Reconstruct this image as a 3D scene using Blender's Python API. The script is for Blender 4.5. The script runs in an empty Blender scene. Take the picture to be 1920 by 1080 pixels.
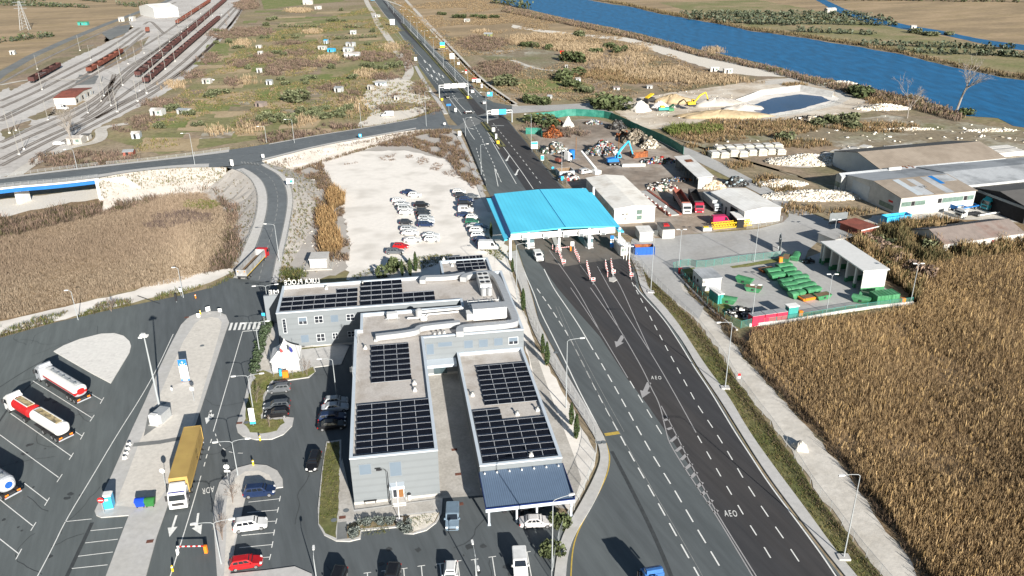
import bpy,math,random
import numpy as np
from mathutils import Vector,Matrix
random.seed(7);rng=np.random.default_rng(7)
sc=bpy.context.scene
col=sc.collection
R=math.radians
PI=math.pi
# camera
F,TH,RO,HC=1514.6,0.41995,0.010756,75.0
def at(x,y,z=0.0):
 """world point at height z seen at photo pixel x, y"""
 u=(x-960)/F;v=(y-540)/F
 a=u*math.cos(RO)-v*math.sin(RO);b=u*math.sin(RO)+v*math.cos(RO)
 dy=math.cos(TH)-b*math.sin(TH);dz=-math.sin(TH)-b*math.cos(TH)
 t=(z-HC)/dz
 return Vector((a*t,dy*t,z))
cam=bpy.data.cameras.new('camera');camo=bpy.data.objects.new('camera',cam);col.objects.link(camo)
cam.sensor_width=36;cam.lens=F*36/1920;cam.clip_start=1;cam.clip_end=20000
fw=Vector((0,math.cos(TH),-math.sin(TH)));r0=Vector((1,0,0));d0=Vector((0,-math.sin(TH),-math.cos(TH)))
rx=r0*math.cos(RO)+d0*math.sin(RO);dn=d0*math.cos(RO)-r0*math.sin(RO)
m=Matrix.Identity(4)
for i in range(3):
 m[i][0]=rx[i];m[i][1]=-dn[i];m[i][2]=-fw[i]
m[2][3]=HC
camo.matrix_world=m
sc.camera=camo
sc.view_settings.view_transform='Standard';sc.view_settings.look='None'
sc.view_settings.exposure=0;sc.view_settings.gamma=1
# light
SAZ,SEL=R(156.5),R(20)
w=bpy.data.worlds.new('World');sc.world=w;w.use_nodes=True
nt=w.node_tree;bg=nt.nodes['Background']
sky=nt.nodes.new('ShaderNodeTexSky');sky.sky_type='NISHITA';sky.sun_disc=False
sky.sun_elevation=SEL;sky.sun_rotation=SAZ;sky.air_density=1.2;sky.dust_density=.6;sky.ozone_density=2.0
nt.links.new(sky.outputs[0],bg.inputs[0]);bg.inputs[1].default_value=0.08
sl=bpy.data.lights.new('sun','SUN');sl.energy=9.8;sl.angle=R(.5);sl.color=(1,.95,.87)
so=bpy.data.objects.new('sun',sl);col.objects.link(so)
sd=Vector((math.sin(SAZ)*math.cos(SEL),math.cos(SAZ)*math.cos(SEL),math.sin(SEL)))
so.rotation_euler=sd.to_track_quat('Z','Y').to_euler();so.location=sd*300
# materials
MATS={}
def srgb(h):
 if isinstance(h,str):
  h=h.lstrip('#');h=[int(h[i:i+2],16)/255 for i in(0,2,4)]
  return tuple(c/12.92 if c<=.04045 else((c+.055)/1.055)**2.4 for c in h)
 return tuple(h)
def mat(name,c,var=.12,scale=1.5,rough=.8,metal=0,bump=0,c2=None,s2=.15,mix2=.5,c3=None,s3=.03,spec=.3,streak=None,wave=None):
 """procedural material: colour broken by world-space noise; c2 patches at s2, c3 patches at s3"""
 m=bpy.data.materials.new(name);m.use_nodes=True;MATS[name]=m
 n=m.node_tree.nodes;L=m.node_tree.links;b=n['Principled BSDF']
 b.inputs['Roughness'].default_value=rough;b.inputs['Metallic'].default_value=metal
 b.inputs['Specular IOR Level'].default_value=spec
 c=srgb(c)
 geo=n.new('ShaderNodeNewGeometry');src=geo.outputs['Position']
 if streak:
  vr=n.new('ShaderNodeVectorRotate');vr.rotation_type='Z_AXIS';vr.inputs['Angle'].default_value=R(-21);L.new(src,vr.inputs['Vector']);mp=n.new('ShaderNodeMapping');mp.inputs['Scale'].default_value=streak;L.new(vr.outputs[0],mp.inputs[0]);src=mp.outputs[0]
 def noise(s,det=5):
  t=n.new('ShaderNodeTexNoise');t.inputs['Scale'].default_value=s;t.inputs['Detail'].default_value=det;t.inputs['Roughness'].default_value=.65
  L.new(src,t.inputs['Vector']);return t.outputs['Fac']
 def ramp(f,a,bb,p0=.3,p1=.7):
  r=n.new('ShaderNodeValToRGB');r.color_ramp.elements[0].position=p0;r.color_ramp.elements[1].position=p1
  r.color_ramp.elements[0].color=(*a,1);r.color_ramp.elements[1].color=(*bb,1);L.new(f,r.inputs[0]);return r.outputs[0]
 nf=noise(scale)
 out=ramp(nf,[x*(1-var)for x in c],[min(1,x*(1+var))for x in c])
 for cc,s,det in((c2,s2,4),(c3,s3,3)):
  if cc is not None:
   mx=n.new('ShaderNodeMixRGB');f=ramp(noise(s,det),(0,0,0),(1,1,1),mix2-.06,mix2+.1)
   L.new(f,mx.inputs[0]);L.new(out,mx.inputs[1])
   q=ramp(nf,[x*(1-var)for x in srgb(cc)],[min(1,x*(1+var))for x in srgb(cc)])
   L.new(q,mx.inputs[2]);out=mx.outputs[0]
 if wave:
  d,sp,dep=wave
  tc=n.new('ShaderNodeTexCoord');dt=n.new('ShaderNodeVectorMath');dt.operation='DOT_PRODUCT'
  L.new(tc.outputs['Object'],dt.inputs[0]);dt.inputs[1].default_value=[x*2*PI/sp for x in d]
  sn=n.new('ShaderNodeMath');sn.operation='SINE';L.new(dt.outputs['Value'],sn.inputs[0])
  mu=n.new('ShaderNodeMapRange');mu.inputs[1].default_value=-1;mu.inputs[2].default_value=-.2;mu.inputs[3].default_value=1-dep;mu.inputs[4].default_value=1
  L.new(sn.outputs[0],mu.inputs[0])
  mm=n.new('ShaderNodeMixRGB');mm.blend_type='MULTIPLY';mm.inputs[0].default_value=1;L.new(out,mm.inputs[1]);L.new(mu.outputs[0],mm.inputs[2]);out=mm.outputs[0]
 L.new(out,b.inputs['Base Color'])
 if bump:
  bp=n.new('ShaderNodeBump');bp.inputs['Strength'].default_value=min(1,bump);bp.inputs['Distance'].default_value=.15;L.new(nf,bp.inputs['Height']);L.new(bp.outputs[0],b.inputs['Normal'])
 return m
def mat_paint(name,rough=.3,metal=0,spec=.5):
 """painted metal that takes its colour from the object (vehicles, bins), dusted by noise"""
 m=bpy.data.materials.new(name);m.use_nodes=True;MATS[name]=m
 n=m.node_tree.nodes;L=m.node_tree.links;b=n['Principled BSDF']
 oi=n.new('ShaderNodeObjectInfo');geo=n.new('ShaderNodeNewGeometry')
 t=n.new('ShaderNodeTexNoise');t.inputs['Scale'].default_value=1.3;t.inputs['Detail'].default_value=4;L.new(geo.outputs['Position'],t.inputs['Vector'])
 mr=n.new('ShaderNodeMapRange');mr.inputs[1].default_value=.3;mr.inputs[2].default_value=.75;mr.inputs[3].default_value=.82;mr.inputs[4].default_value=1.06;L.new(t.outputs['Fac'],mr.inputs[0])
 mm=n.new('ShaderNodeMixRGB');mm.blend_type='MULTIPLY';mm.inputs[0].default_value=1;L.new(oi.outputs['Color'],mm.inputs[1]);L.new(mr.outputs[0],mm.inputs[2])
 L.new(mm.outputs[0],b.inputs['Base Color']);b.inputs['Roughness'].default_value=rough;b.inputs['Metallic'].default_value=metal;b.inputs['Specular IOR Level'].default_value=spec
 return m
def mat_attr(name,rough=.9,trans=0):
 """foliage: colour from the mesh's own colour attribute"""
 m=bpy.data.materials.new(name);m.use_nodes=True;MATS[name]=m
 n=m.node_tree.nodes;L=m.node_tree.links;b=n['Principled BSDF']
 a=n.new('ShaderNodeAttribute');a.attribute_name='Col';L.new(a.outputs['Color'],b.inputs['Base Color'])
 b.inputs['Roughness'].default_value=rough;b.inputs['Specular IOR Level'].default_value=.1
 return m
# mesh builder
class MB:
 def __init__(s):s.v=[];s.f=[];s.m=[];s.cm=0;s.T=None
 def add(s,vs,fs,cm=None):
  o=len(s.v)
  if s.T is not None:vs=[s.T@Vector(v)for v in vs]
  s.v+=[tuple(v)for v in vs];s.f+=[tuple(i+o for i in f)for f in fs];s.m+=[s.cm if cm is None else cm]*len(fs);return s
 def box(s,x0,x1,y0,y1,z0,z1,cm=None):
  return s.add([(x0,y0,z0),(x1,y0,z0),(x1,y1,z0),(x0,y1,z0),(x0,y0,z1),(x1,y0,z1),(x1,y1,z1),(x0,y1,z1)],
              [(0,3,2,1),(4,5,6,7),(0,1,5,4),(1,2,6,5),(2,3,7,6),(3,0,4,7)],cm)
 def cbox(s,x,y,z,sx,sy,sz,cm=None):return s.box(x-sx/2,x+sx/2,y-sy/2,y+sy/2,z,z+sz,cm)
 def prism(s,pts,z0,z1,cm=None,cap=True):
  n=len(pts)
  ar=sum(pts[i][0]*pts[(i+1)%n][1]-pts[(i+1)%n][0]*pts[i][1]for i in range(n))
  if ar<0:pts=pts[::-1]
  vs=[(p[0],p[1],z0)for p in pts]+[(p[0],p[1],z1)for p in pts]
  fs=[(i,(i+1)%n,(i+1)%n+n,i+n)for i in range(n)]
  if cap:fs+=[tuple(range(n,2*n))]
  return s.add(vs,fs,cm)
 def poly(s,pts,cm=None):return s.add(pts,[tuple(range(len(pts)))],cm)
 def tube(s,pts,r,n=8,cm=None,cap=True):
  pts=[Vector(p)for p in pts];k=len(pts);rs=r if isinstance(r,(list,tuple))else[r]*k
  vs=[];fs=[]
  for i,p in enumerate(pts):
   t=(pts[min(i+1,k-1)]-pts[max(i-1,0)]).normalized()
   u=t.orthogonal().normalized()if abs(t.z)>.99 else t.cross(Vector((0,0,1))).normalized()
   v=t.cross(u)
   for j in range(n):
    a=2*PI*j/n;vs.append(p+(u*math.cos(a)+v*math.sin(a))*rs[i])
  for i in range(k-1):
   for j in range(n):fs.append((i*n+j,(i+1)*n+j,(i+1)*n+(j+1)%n,i*n+(j+1)%n))
  if cap:fs+=[tuple(range(n))[::1],tuple(range((k-1)*n,k*n))[::-1]]
  return s.add(vs,fs,cm)
 def loft(s,rings,cm=None,cap=True,close=True):
  n=len(rings[0]);vs=[p for r in rings for p in r];fs=[]
  for i in range(len(rings)-1):
   for j in range(n if close else n-1):fs.append((i*n+j,i*n+(j+1)%n,(i+1)*n+(j+1)%n,(i+1)*n+j))
  if cap:fs+=[tuple(range(n))[::-1],tuple(range((len(rings)-1)*n,len(rings)*n))]
  return s.add(vs,fs,cm)
 def ring(s,c,ax,r0,r1,wd,n=16,cm=None):
  """short cylinder (wheel) along y"""
  x,y,z=c;vs=[];fs=[]
  for k,yy in((0,y-wd/2),(1,y+wd/2)):
   for j in range(n):vs.append((x+r1*math.cos(2*PI*j/n),yy,z+r1*math.sin(2*PI*j/n)))
  fs=[(j,j+n,(j+1)%n+n,(j+1)%n)for j in range(n)]+[tuple(range(n)),tuple(range(n,2*n))[::-1]]
  return s.add(vs,fs,cm)
 def build(s,name,mats,parent=None,loc=None,smooth=False,c=None):
  me=bpy.data.meshes.new(name);me.from_pydata(s.v,[],s.f)
  for q in(mats if isinstance(mats,(list,tuple))else[mats]):me.materials.append(MATS[q]if isinstance(q,str)else q)
  me.polygons.foreach_set('material_index',s.m)
  if smooth:me.polygons.foreach_set('use_smooth',[True]*len(s.f))
  me.update()
  o=bpy.data.objects.new(name,me);col.objects.link(o)
  if parent:o.parent=parent
  if loc is not None:o.location=loc
  if c is not None:o.color=(*srgb(c),1)
  return o
def tag(o,label=None,cat=None,group=None,kind=None):
 if label:o['label']=label
 if cat:o['category']=cat
 if group:o['group']=group
 if kind:o['kind']=kind
 return o
def thing(name,label,cat,loc=(0,0,0),rz=0,group=None):
 o=bpy.data.objects.new(name,None);col.objects.link(o);o.empty_display_size=.3
 o.location=loc;o.rotation_euler=(0,0,rz);return tag(o,label,cat,group)
def dup(o,loc=None,rz=None,label=None,group=None,c=None,parent=None,scale=None):
 n=o.copy();col.objects.link(n)
 if parent:n.parent=parent
 if loc is not None:n.location=loc
 if rz is not None:n.rotation_euler=(0,0,rz)
 if scale:n.scale=scale if isinstance(scale,tuple)else(scale,)*3
 if label:n['label']=label
 if group:n['group']=group
 for ch in o.children:
  d=dup(ch,parent=n)
  if c is not None and d.get('paint'):d.color=(*srgb(c),1)
 return n
def px(pts,z=0):return[at(p[0],p[1],p[2]if len(p)>2 else z)for p in pts]
def heading(p,q,z=0):
 a=at(*p,z);b=at(*q,z);return math.atan2(b.y-a.y,b.x-a.x)
def resample(P,step,closed=False):
 out=[];n=len(P)
 for i in range(n if closed else n-1):
  a=P[i];b=P[(i+1)%n];k=max(1,int((b-a).length/step))
  out+=[a.lerp(b,j/k)for j in range(k)]
 if not closed:out.append(P[-1])
 return out
def smoothline(P,it=2,closed=False):
 for _ in range(it):
  Q=[];n=len(P)
  for i in range(n if closed else n-1):
   a=P[i];b=P[(i+1)%n];Q+=[a.lerp(b,.25),a.lerp(b,.75)]
  P=Q if closed else[P[0]]+Q+[P[-1]]
 return P
def zone(name,pts,z,m,jit=0,step=2.0,smooth=0,depth=None,mats=None):
 """flat piece of ground; depth makes it a raised slab with kerb faces"""
 P=px(pts)
 if smooth:P=smoothline(P,smooth,True)
 if jit:
  P=resample(P,step,True);P=[p+Vector((random.uniform(-jit,jit),random.uniform(-jit,jit),0))for p in P]
 b=MB()
 if depth:b.prism([(p.x,p.y)for p in P],z-depth,z)
 else:
  q=[(p.x,p.y,z)for p in P]
  ar=sum(q[i][0]*q[(i+1)%len(q)][1]-q[(i+1)%len(q)][0]*q[i][1]for i in range(len(q)))
  b.poly(q if ar>0 else q[::-1])
 return tag(b.build(name,mats or m),kind='structure')
def strip(mb,P,wd,z=None,cm=None,close=False):
 """ribbon of width wd along world polyline"""
 n=len(P);vs=[]
 for i in range(n):
  t=(P[min(i+1,n-1)]-P[max(i-1,0)]);t.z=0;t.normalize();s=Vector((-t.y,t.x,0))*wd/2
  zz=P[i].z if z is None else z
  vs+=[(P[i].x+s.x,P[i].y+s.y,zz),(P[i].x-s.x,P[i].y-s.y,zz)]
 mb.add(vs,[(2*i,2*i+1,2*i+3,2*i+2)for i in range(n-1)],cm)
def along(P,d):
 for i in range(len(P)-1):
  L=(P[i+1]-P[i]).length
  if d<=L:return P[i].lerp(P[i+1],d/L)
  d-=L
 return P[-1]
def plen(P):return sum((P[i+1]-P[i]).length for i in range(len(P)-1))
def dashes(mb,P,dl,gap,wd,z):
 L=plen(P);d=0
 while d+dl<L:
  strip(mb,[along(P,d),along(P,d+dl)],wd,z);d+=dl+gap
# setting
mat('earth',(0.27,0.209,0.135),.35,.5,c2=(0.23,0.203,0.101),s2=.05,mix2=.5,c3=(0.324,0.257,0.176),s3=.012,bump=.5)
mat('asphalt',(0.106,0.119,0.126),.15,.9,rough=.85,c2=(0.086,0.098,0.104),s2=.06,bump=.05,streak=(1,.10,1),c3=(0.128,0.145,0.145),s3=.02)
mat('asphalt_new',(0.05,0.05,0.0537),.18,1.1,rough=.8,c2=(0.0587,0.055,0.055),s2=.08,streak=(1,.07,1))
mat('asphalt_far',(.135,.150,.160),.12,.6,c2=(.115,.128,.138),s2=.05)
mat('oldasphalt',(0.204,0.21,0.204),.12,.7,c2=(0.168,0.174,0.174),s2=.08)
mat('concrete',(0.50,0.49,0.475),.10,1.2,c2=(0.48,0.468,0.444),s2=.12,bump=.08)
mat('yardconcrete',(0.40,0.395,0.385),.10,1.0,c2=(0.35,0.34,0.325),s2=.07,c3=(0.44,0.435,0.42),s3=.03)
mat('paving',(0.414,0.391,0.356),.16,2.5,c2=(0.483,0.46,0.425),s2=.3)
mat('brownpave',(.17,.15,.13),.2,.6,c2=(.13,.12,.11),s2=.15)
mat('gravel',(0.82,0.775,0.715),.07,.8,c2=(0.65,0.61,0.555),s2=.10,mix2=.55,bump=.25)
mat('gravelpatch',(0.70,0.65,0.57),.12,2.0,c2=(0.66,0.605,0.528),s2=.35,mix2=.62,bump=.3)
mat('dirttrack',(0.60,0.565,0.51),.12,.9,c2=(0.52,0.485,0.43),s2=.15,bump=.3)
mat('limestone',(.45,.42,.385),.09,2.2,c2=(.41,.375,.335),s2=.25,mix2=.55,bump=.15)
mat('ballast',(0.53,0.50,0.47),.16,.5,c2=(0.44,0.415,0.385),s2=.12,c3=(0.58,0.555,0.525),s3=.03)
mat('ballast_dark',(.30,.275,.25),.2,.6,c2=(.38,.35,.32),s2=.1)
mat('yarddirt',(0.324,0.264,0.21),.25,.4,c2=(0.408,0.36,0.312),s2=.09,c3=(0.228,0.186,0.15),s3=.035)
mat('grass',(0.162,0.174,0.054),.35,1.2,c2=(0.228,0.198,0.09),s2=.25,bump=.5)
mat('verge',(0.156,0.15,0.06),.4,.8,c2=(0.24,0.192,0.108),s2=.2,c3=(0.108,0.12,0.042),s3=.1,bump=.5)
mat('field_green',(0.168,0.198,0.06),.3,.6,c2=(0.24,0.228,0.102),s2=.12,bump=.4)
mat('field_tan',(0.432,0.336,0.21),.15,.6,c2=(0.372,0.282,0.168),s2=.1,bump=.3)
mat('field_olive',(.27,.235,.125),.3,.5,c2=(.34,.265,.16),s2=.045,c3=(.20,.20,.085),s3=.02,bump=.3)
mat('field_brown',(0.266,0.203,0.147),.3,.5,c2=(0.35,0.266,0.182),s2=.07,c3=(0.21,0.182,0.105),s3=.03,bump=.5)
mat('marsh',(0.408,0.3,0.186),.25,.4,c2=(0.336,0.252,0.144),s2=.05,c3=(0.288,0.216,0.132),s3=.02,bump=.4,streak=(.5,1.5,1))
mat('reedground',(0.238,0.168,0.098),.4,.8,bump=.5)
mat('scrub_ground',(.25,.205,.14),.3,.5,c2=(.58,.54,.48),s2=.06,mix2=.54,c3=(.20,.19,.10),s3=.03)
mat('paint',(.78,.78,.75),.14,3,rough=.6)
mat('paintgrey',(.36,.35,.35),.12,3,rough=.6)
mat('paintyellow',(.50,.36,.08),.2,2,rough=.6)
mat('tarseal',(.022,.022,.025),.1,2,rough=.5)
mat('sand',(.60,.52,.42),.15,.6,c2=(.72,.66,.57),s2=.09,mix2=.52,c3=(.45,.37,.28),s3=.05,bump=.4)
mat('rail',(.16,.125,.10),.2,1)
mat('kerb',(.50,.49,.47),.1,2)
def mat_water(name,c,rough,s):
 m=bpy.data.materials.new(name);m.use_nodes=True;MATS[name]=m;n=m.node_tree.nodes;L=m.node_tree.links;b=n['Principled BSDF']
 geo=n.new('ShaderNodeNewGeometry');mp=n.new('ShaderNodeMapping');mp.inputs['Rotation'].default_value=(0,0,.7);mp.inputs['Scale'].default_value=(1,.3,1);L.new(geo.outputs['Position'],mp.inputs[0])
 t=n.new('ShaderNodeTexNoise');t.inputs['Scale'].default_value=s;t.inputs['Detail'].default_value=5;L.new(mp.outputs[0],t.inputs['Vector'])
 r=n.new('ShaderNodeValToRGB');r.color_ramp.elements[0].color=(*[x*.8 for x in c],1);r.color_ramp.elements[1].color=(*[x*1.25 for x in c],1);r.color_ramp.elements[0].position=.35;r.color_ramp.elements[1].position=.68
 L.new(t.outputs['Fac'],r.inputs[0]);L.new(r.outputs[0],b.inputs['Base Color']);b.inputs['Roughness'].default_value=rough;b.inputs['Specular IOR Level'].default_value=.3
 bp=n.new('ShaderNodeBump');bp.inputs['Strength'].default_value=.5;bp.inputs['Distance'].default_value=.3;L.new(t.outputs['Fac'],bp.inputs['Height']);L.new(bp.outputs[0],b.inputs['Normal'])
mat_water('water',(.006,.118,.285),.4,.25)
mat_water('pondwater',(.010,.05,.15),.2,.06)
b=MB();b.poly([(-7000,-300,0),(7000,-300,0),(7000,12000,0),(-7000,12000,0)]);tag(b.build('ground','earth'),kind='structure')
# river and far bank
near=[(870,-25),(930,2),(960,11),(1010,22),(1060,34),(1085,40),(1135,49),(1172,57),(1210,66),(1260,79),(1322,96),(1350,101),(1385,109),(1440,122),(1467,127),(1502,140),(1565,150),(1615,160),(1652,170),(1690,180),(1727,190),(1765,197),(1777,207),(1802,217),(1872,222),(1902,237),(1960,246),(2100,270)]
far=[(1000,-40),(1102,0),(1150,9),(1172,11),(1200,17),(1235,26),(1272,32),(1310,39),(1360,47),(1380,52),(1410,59),(1440,62),(1512,72),(1560,81),(1605,87),(1652,96),(1692,102),(1740,115),(1782,125),(1840,137),(1877,145),(1920,151),(2000,163),(2140,185)]
zone('river',near+far[::-1],.08,'water',.8,6)
chan=[(1500,-20),(1530,0),(1547,10),(1562,20),(1590,30),(1625,42),(1677,51),(1715,59),(1740,62),(1758,64),(1810,75),(1870,88),(1920,95),(2000,106),(2000,97),(1920,84),(1877,79),(1827,71),(1757,56),(1715,50),(1670,40),(1625,30),(1585,17),(1560,6),(1548,0),(1530,-20)]
zone('far_marsh',[(940,-70),(1102,-2),(1200,15),(1360,45),(1440,60),(1605,85),(1740,112),(1920,149),(2300,215),(2300,-95),(1600,-95)],.04,'marsh')
zone('channel',chan,.08,'water',.6,8)
zone('near_bank',[(700,-40),(870,-27),(960,13),(1085,43),(1210,69),(1322,99),(1440,125),(1502,143),(1615,163),(1690,183),(1765,200),(1802,222),(1900,245),(2100,280),(2100,420),(1440,330),(1260,262),(1180,190),(1000,150),(860,90),(735,0)],.02,'field_brown',1.5)
# bare ground by the river
zone('river_track',[(960,46),(1000,54),(1075,62),(1120,66),(1160,69),(1200,74),(1235,82),(1290,92),(1350,107),(1420,120),(1470,132),(1500,142),(1470,144),(1420,143),(1360,136),(1320,126),(1280,113),(1245,103),(1215,92),(1170,77),(1110,70),(1040,64),(960,52)],.05,'gravelpatch',.8,3)
zone('works_yard',[(1140,193),(1190,184),(1290,170),(1380,157),(1440,148),(1500,147),(1560,155),(1600,178),(1640,196),(1655,205),(1600,213),(1500,222),(1440,228),(1380,232),(1330,222),(1290,236),(1215,243),(1180,226),(1150,208)],.05,'sand',.8,3)
zone('haul_road',[(1435,152),(1480,146),(1530,149),(1570,158),(1580,172),(1595,185),(1570,198),(1500,214),(1430,226),(1430,219),(1500,205),(1555,192),(1570,182),(1562,170),(1525,158),(1480,156),(1435,160)],.06,'dirttrack',.4)
zone('scrub_flat',[(1660,215),(1770,225),(1900,242),(2100,280),(2100,330),(1900,330),(1640,300),(1560,270),(1470,262),(1330,262),(1320,280),(1400,300),(1490,330),(1560,350),(1580,380),(1500,330),(1420,310),(1330,292),(1260,262),(1440,250)],.03,'scrub_ground',1.2)
# left fields: parcels
fields=[
 ('field_olive',[(430,60),(700,10),(760,60),(800,130),(820,200),(760,235),(560,250),(300,290),(190,255),(300,215),(400,120)]),
 ('field_tan',[(300,198),(390,200),(385,212),(285,212)]),('field_tan',[(360,205),(475,208),(470,217),(320,222)]),('field_tan',[(290,228),(380,226),(390,246),(280,244)]),
 ('field_green',[(395,225),(470,222),(480,235),(385,240)]),('field_tan',[(270,258),(375,258),(370,282),(265,286)]),('field_green',[(388,84),(430,80),(428,104),(384,108)]),
 ('field_tan',[(420,175),(460,172),(455,184),(418,185)]),('field_tan',[(360,186),(408,184),(406,197),(354,198)]),('field_green',[(370,195),(450,197),(446,204),(365,204)]),
 ('field_green',[(570,140),(660,138),(655,168),(560,172)]),('field_tan',[(525,172),(600,170),(605,180),(525,184)]),('field_tan',[(580,184),(665,180),(660,196),(585,200)]),
 ('field_tan',[(480,194),(525,192),(528,200),(480,202)]),('field_green',[(480,170),(525,165),(525,190),(480,192)]),('field_green',[(490,0),(560,-6),(660,-6),(640,3),(540,12),(495,18)]),
 ('field_tan',[(500,44),(585,40),(580,47),(500,48)]),('field_green',[(480,205),(570,212),(560,222),(480,216)]),('field_brown',[(520,112),(605,120),(600,140),(500,138)]),
 ('field_green',[(440,120),(500,118),(500,132),(440,138)]),('field_tan',[(470,60),(520,58),(515,66),(468,68)]),('field_green',[(600,215),(660,205),(650,214),(605,222)]),
 ('field_green',[(420,250),(480,244),(470,254),(415,262)]),('field_brown',[(640,100),(745,100),(755,140),(690,145),(650,130)]),('field_tan',[(380,102),(435,100),(452,112),(395,116)]),
]
for m_,p_ in fields:zone('field',p_,.02+.012*random.random()+(0 if len(p_)>4 else .015),m_,.6,3)
zone('far_fields',[(0,-10),(250,-60),(305,-5),(270,20),(180,58),(60,105),(0,130),(-120,160),(-120,-10)],.02,'marsh',1,8)
zone('field',[(735,0),(760,-30),(870,-26),(950,20),(1085,50),(1200,72),(1230,100),(1140,100),(1000,90),(860,75),(790,45)],.03,'marsh',1,6)
zone('field',[(960,150),(1060,145),(1110,160),(1110,172),(980,175)],.045,'field_green',.8,3)
zone('field',[(870,88),(980,80),(1060,105),(1080,135),(1000,135),(930,115)],.04,'scrub_ground',.8,3)
zone('far_bank_field',[(1235,5),(1420,0),(1545,22),(1640,45),(1720,58),(1900,98),(2000,112),(2000,150),(1850,128),(1690,95),(1560,76),(1400,52)],.055,'field_olive',1,6)
rf=random.Random(21)
for k in range(110):
 y_=rf.uniform(14,250);xl=470-(y_-10)*1.05 if y_<200 else 250;xl=max(xl,270);xr=690+min(90,y_*.55);x_=rf.uniform(xl,xr-30);w_=rf.uniform(22,75);h_=2.5+y_*.035*rf.uniform(.6,1.5);sl_=-w_*rf.uniform(.0,.05)
 if 660<x_+w_ and y_>130:continue
 zone('field',[(x_,y_),(x_+w_,y_+sl_),(x_+w_-h_*.6,y_+sl_+h_),(x_-h_*.7,y_+h_)],.056+.0006*k,rf.choice(['field_tan','field_green','field_olive','field_brown','field_tan','scrub_ground','field_olive','field_green']),.5,3)
for p_,wd in(([(683,-8),(690,10),(702,28),(706,42),(720,60),(738,85),(745,100),(762,115),(770,135),(760,150)],5),([(1050,-4),(745,-20),(760,0),(800,42),(850,95),(900,150),(965,196)],3.2),
               ([(715,-2),(765,15),(800,48),(850,100),(905,158),(968,200)],2.6),([(960,113),(1000,128),(1040,134),(1072,134),(1050,145)],3.5),([(0,160),(60,148),(150,150)],3),([(240,232),(186,240),(193,255),(180,268),(130,276),(70,300),(25,332)],4.5)):
 if p_[0]==(1050,-4):p_=p_[1:]
 bb=MB();strip(bb,smoothline(px(p_),2),wd,.15);tag(bb.build('dirt_track','dirttrack'),kind='structure')
zone('clearing',[(700,150),(740,145),(770,150),(790,165),(810,190),(805,205),(770,225),(720,232),(672,240),(672,232),(690,222),(700,205),(672,192),(690,170),(700,158)],.14,'gravelpatch',.8,2.5,smooth=1)
zone('field',[(712,196),(765,192),(795,198),(760,206),(715,212)],.17,'field_brown',.8,2.5)
# railway yard ground
zone('railway_yard',[(470,-10),(462,4),(440,45),(412,78),(380,112),(345,148),(305,178),(250,205),(205,228),(150,260),(80,305),(-60,360),(-160,330),(-60,200),(0,172),(90,128),(230,48),(305,5),(330,-20)],.03,'ballast',1,5)
for p_ in([(10,155),(60,130),(130,95),(180,70),(200,60),(240,42),(250,52),(190,85),(130,112),(80,140),(20,170)],[(200,60),(235,50),(250,52),(230,68),(195,80)],[(50,222),(100,200),(105,212),(70,226)],[(0,245),(60,225),(55,240),(10,262)],[(230,90),(280,68),(262,100),(200,130),(190,120)],[(115,185),(160,190),(120,215),(90,218)]):
 zone('yard_grass',p_,.05,'field_brown',.8,2)
zone('yard_tarmac',[(190,62),(215,50),(245,46),(240,60),(205,75)],.06,'oldasphalt',.4)
zone('yard_tarmac',[(148,140),(185,142),(178,158),(140,160)],.06,'oldasphalt',.4)
bb=MB()
strip(bb,px([(-40,172),(0,140),(60,105),(120,78),(200,45),(300,8),(345,-12)]),7,.06);tag(bb.build('yard_road','oldasphalt'),kind='structure')
trk=[[(0,157),(80,112),(170,70),(250,36),(330,4)],[(0,190),(60,165),(130,128),(195,96),(262,52)],[(0,203),(70,172),(140,135),(205,104),(268,57)],[(0,222),(80,182),(150,146),(215,112),(272,62)],
       [(0,228),(75,193),(160,150),(225,112),(290,75),(340,40),(400,-4)],[(0,268),(70,236),(140,208),(190,178),(230,132),(300,90),(400,14),(425,-8)],[(0,280),(80,246),(150,214),(205,175),(250,125),(330,70),(440,-10)],
       [(0,300),(90,255),(170,222),(215,190),(270,150),(350,92),(452,0)],[(0,312),(95,262),(175,226),(222,195),(290,160),(370,95),(440,20),(456,0)],[(60,300),(150,248),(230,208),(300,168),(372,112),(430,52),(462,0)],
       [(180,222),(250,186),(320,150),(385,98),(440,38),(462,6)],[(205,190),(222,160),(290,105),(395,28),(432,-8)],[(155,222),(200,190),(214,140)],[(270,46),(282,38),(300,56),(306,62)]]
for P_ in trk:
 P_=smoothline(px(P_),2);bb=MB();strip(bb,P_,2.5,.09,0)
 for s_ in(-.75,.75):
  Q=[]
  for i in range(len(P_)):
   t=P_[min(i+1,len(P_)-1)]-P_[max(i-1,0)];t.z=0;t.normalize();Q.append(P_[i]+Vector((-t.y,t.x,0))*s_)
  strip(bb,Q,.28,.16,1)
 tag(bb.build('railway_track',['ballast_dark','rail']),kind='structure')
# reed beds and slopes near the ramp
zone('marsh_ground',[(-200,420),(0,405),(90,380),(190,370),(300,330),(420,330),(450,400),(455,480),(430,500),(330,530),(230,545),(100,580),(0,605),(-200,650)],.02,'reedground',1)
zone('track_path',[(-200,655),(0,603),(100,580),(200,557),(250,545),(290,530),(360,515),(430,503),(440,508),(400,528),(340,547),(270,562),(180,583),(100,603),(0,628),(-200,690)],.05,'gravel',.5,2)
zone('bridge_dirt',[(-160,455),(0,408),(120,382),(190,372),(215,350),(0,375),(-100,390)],.04,'gravelpatch',.8,2)
zone('underbridge',[(-160,360),(0,330),(80,300),(190,300),(215,345),(0,370),(-160,400)],.025,'field_brown',1,3)
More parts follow.
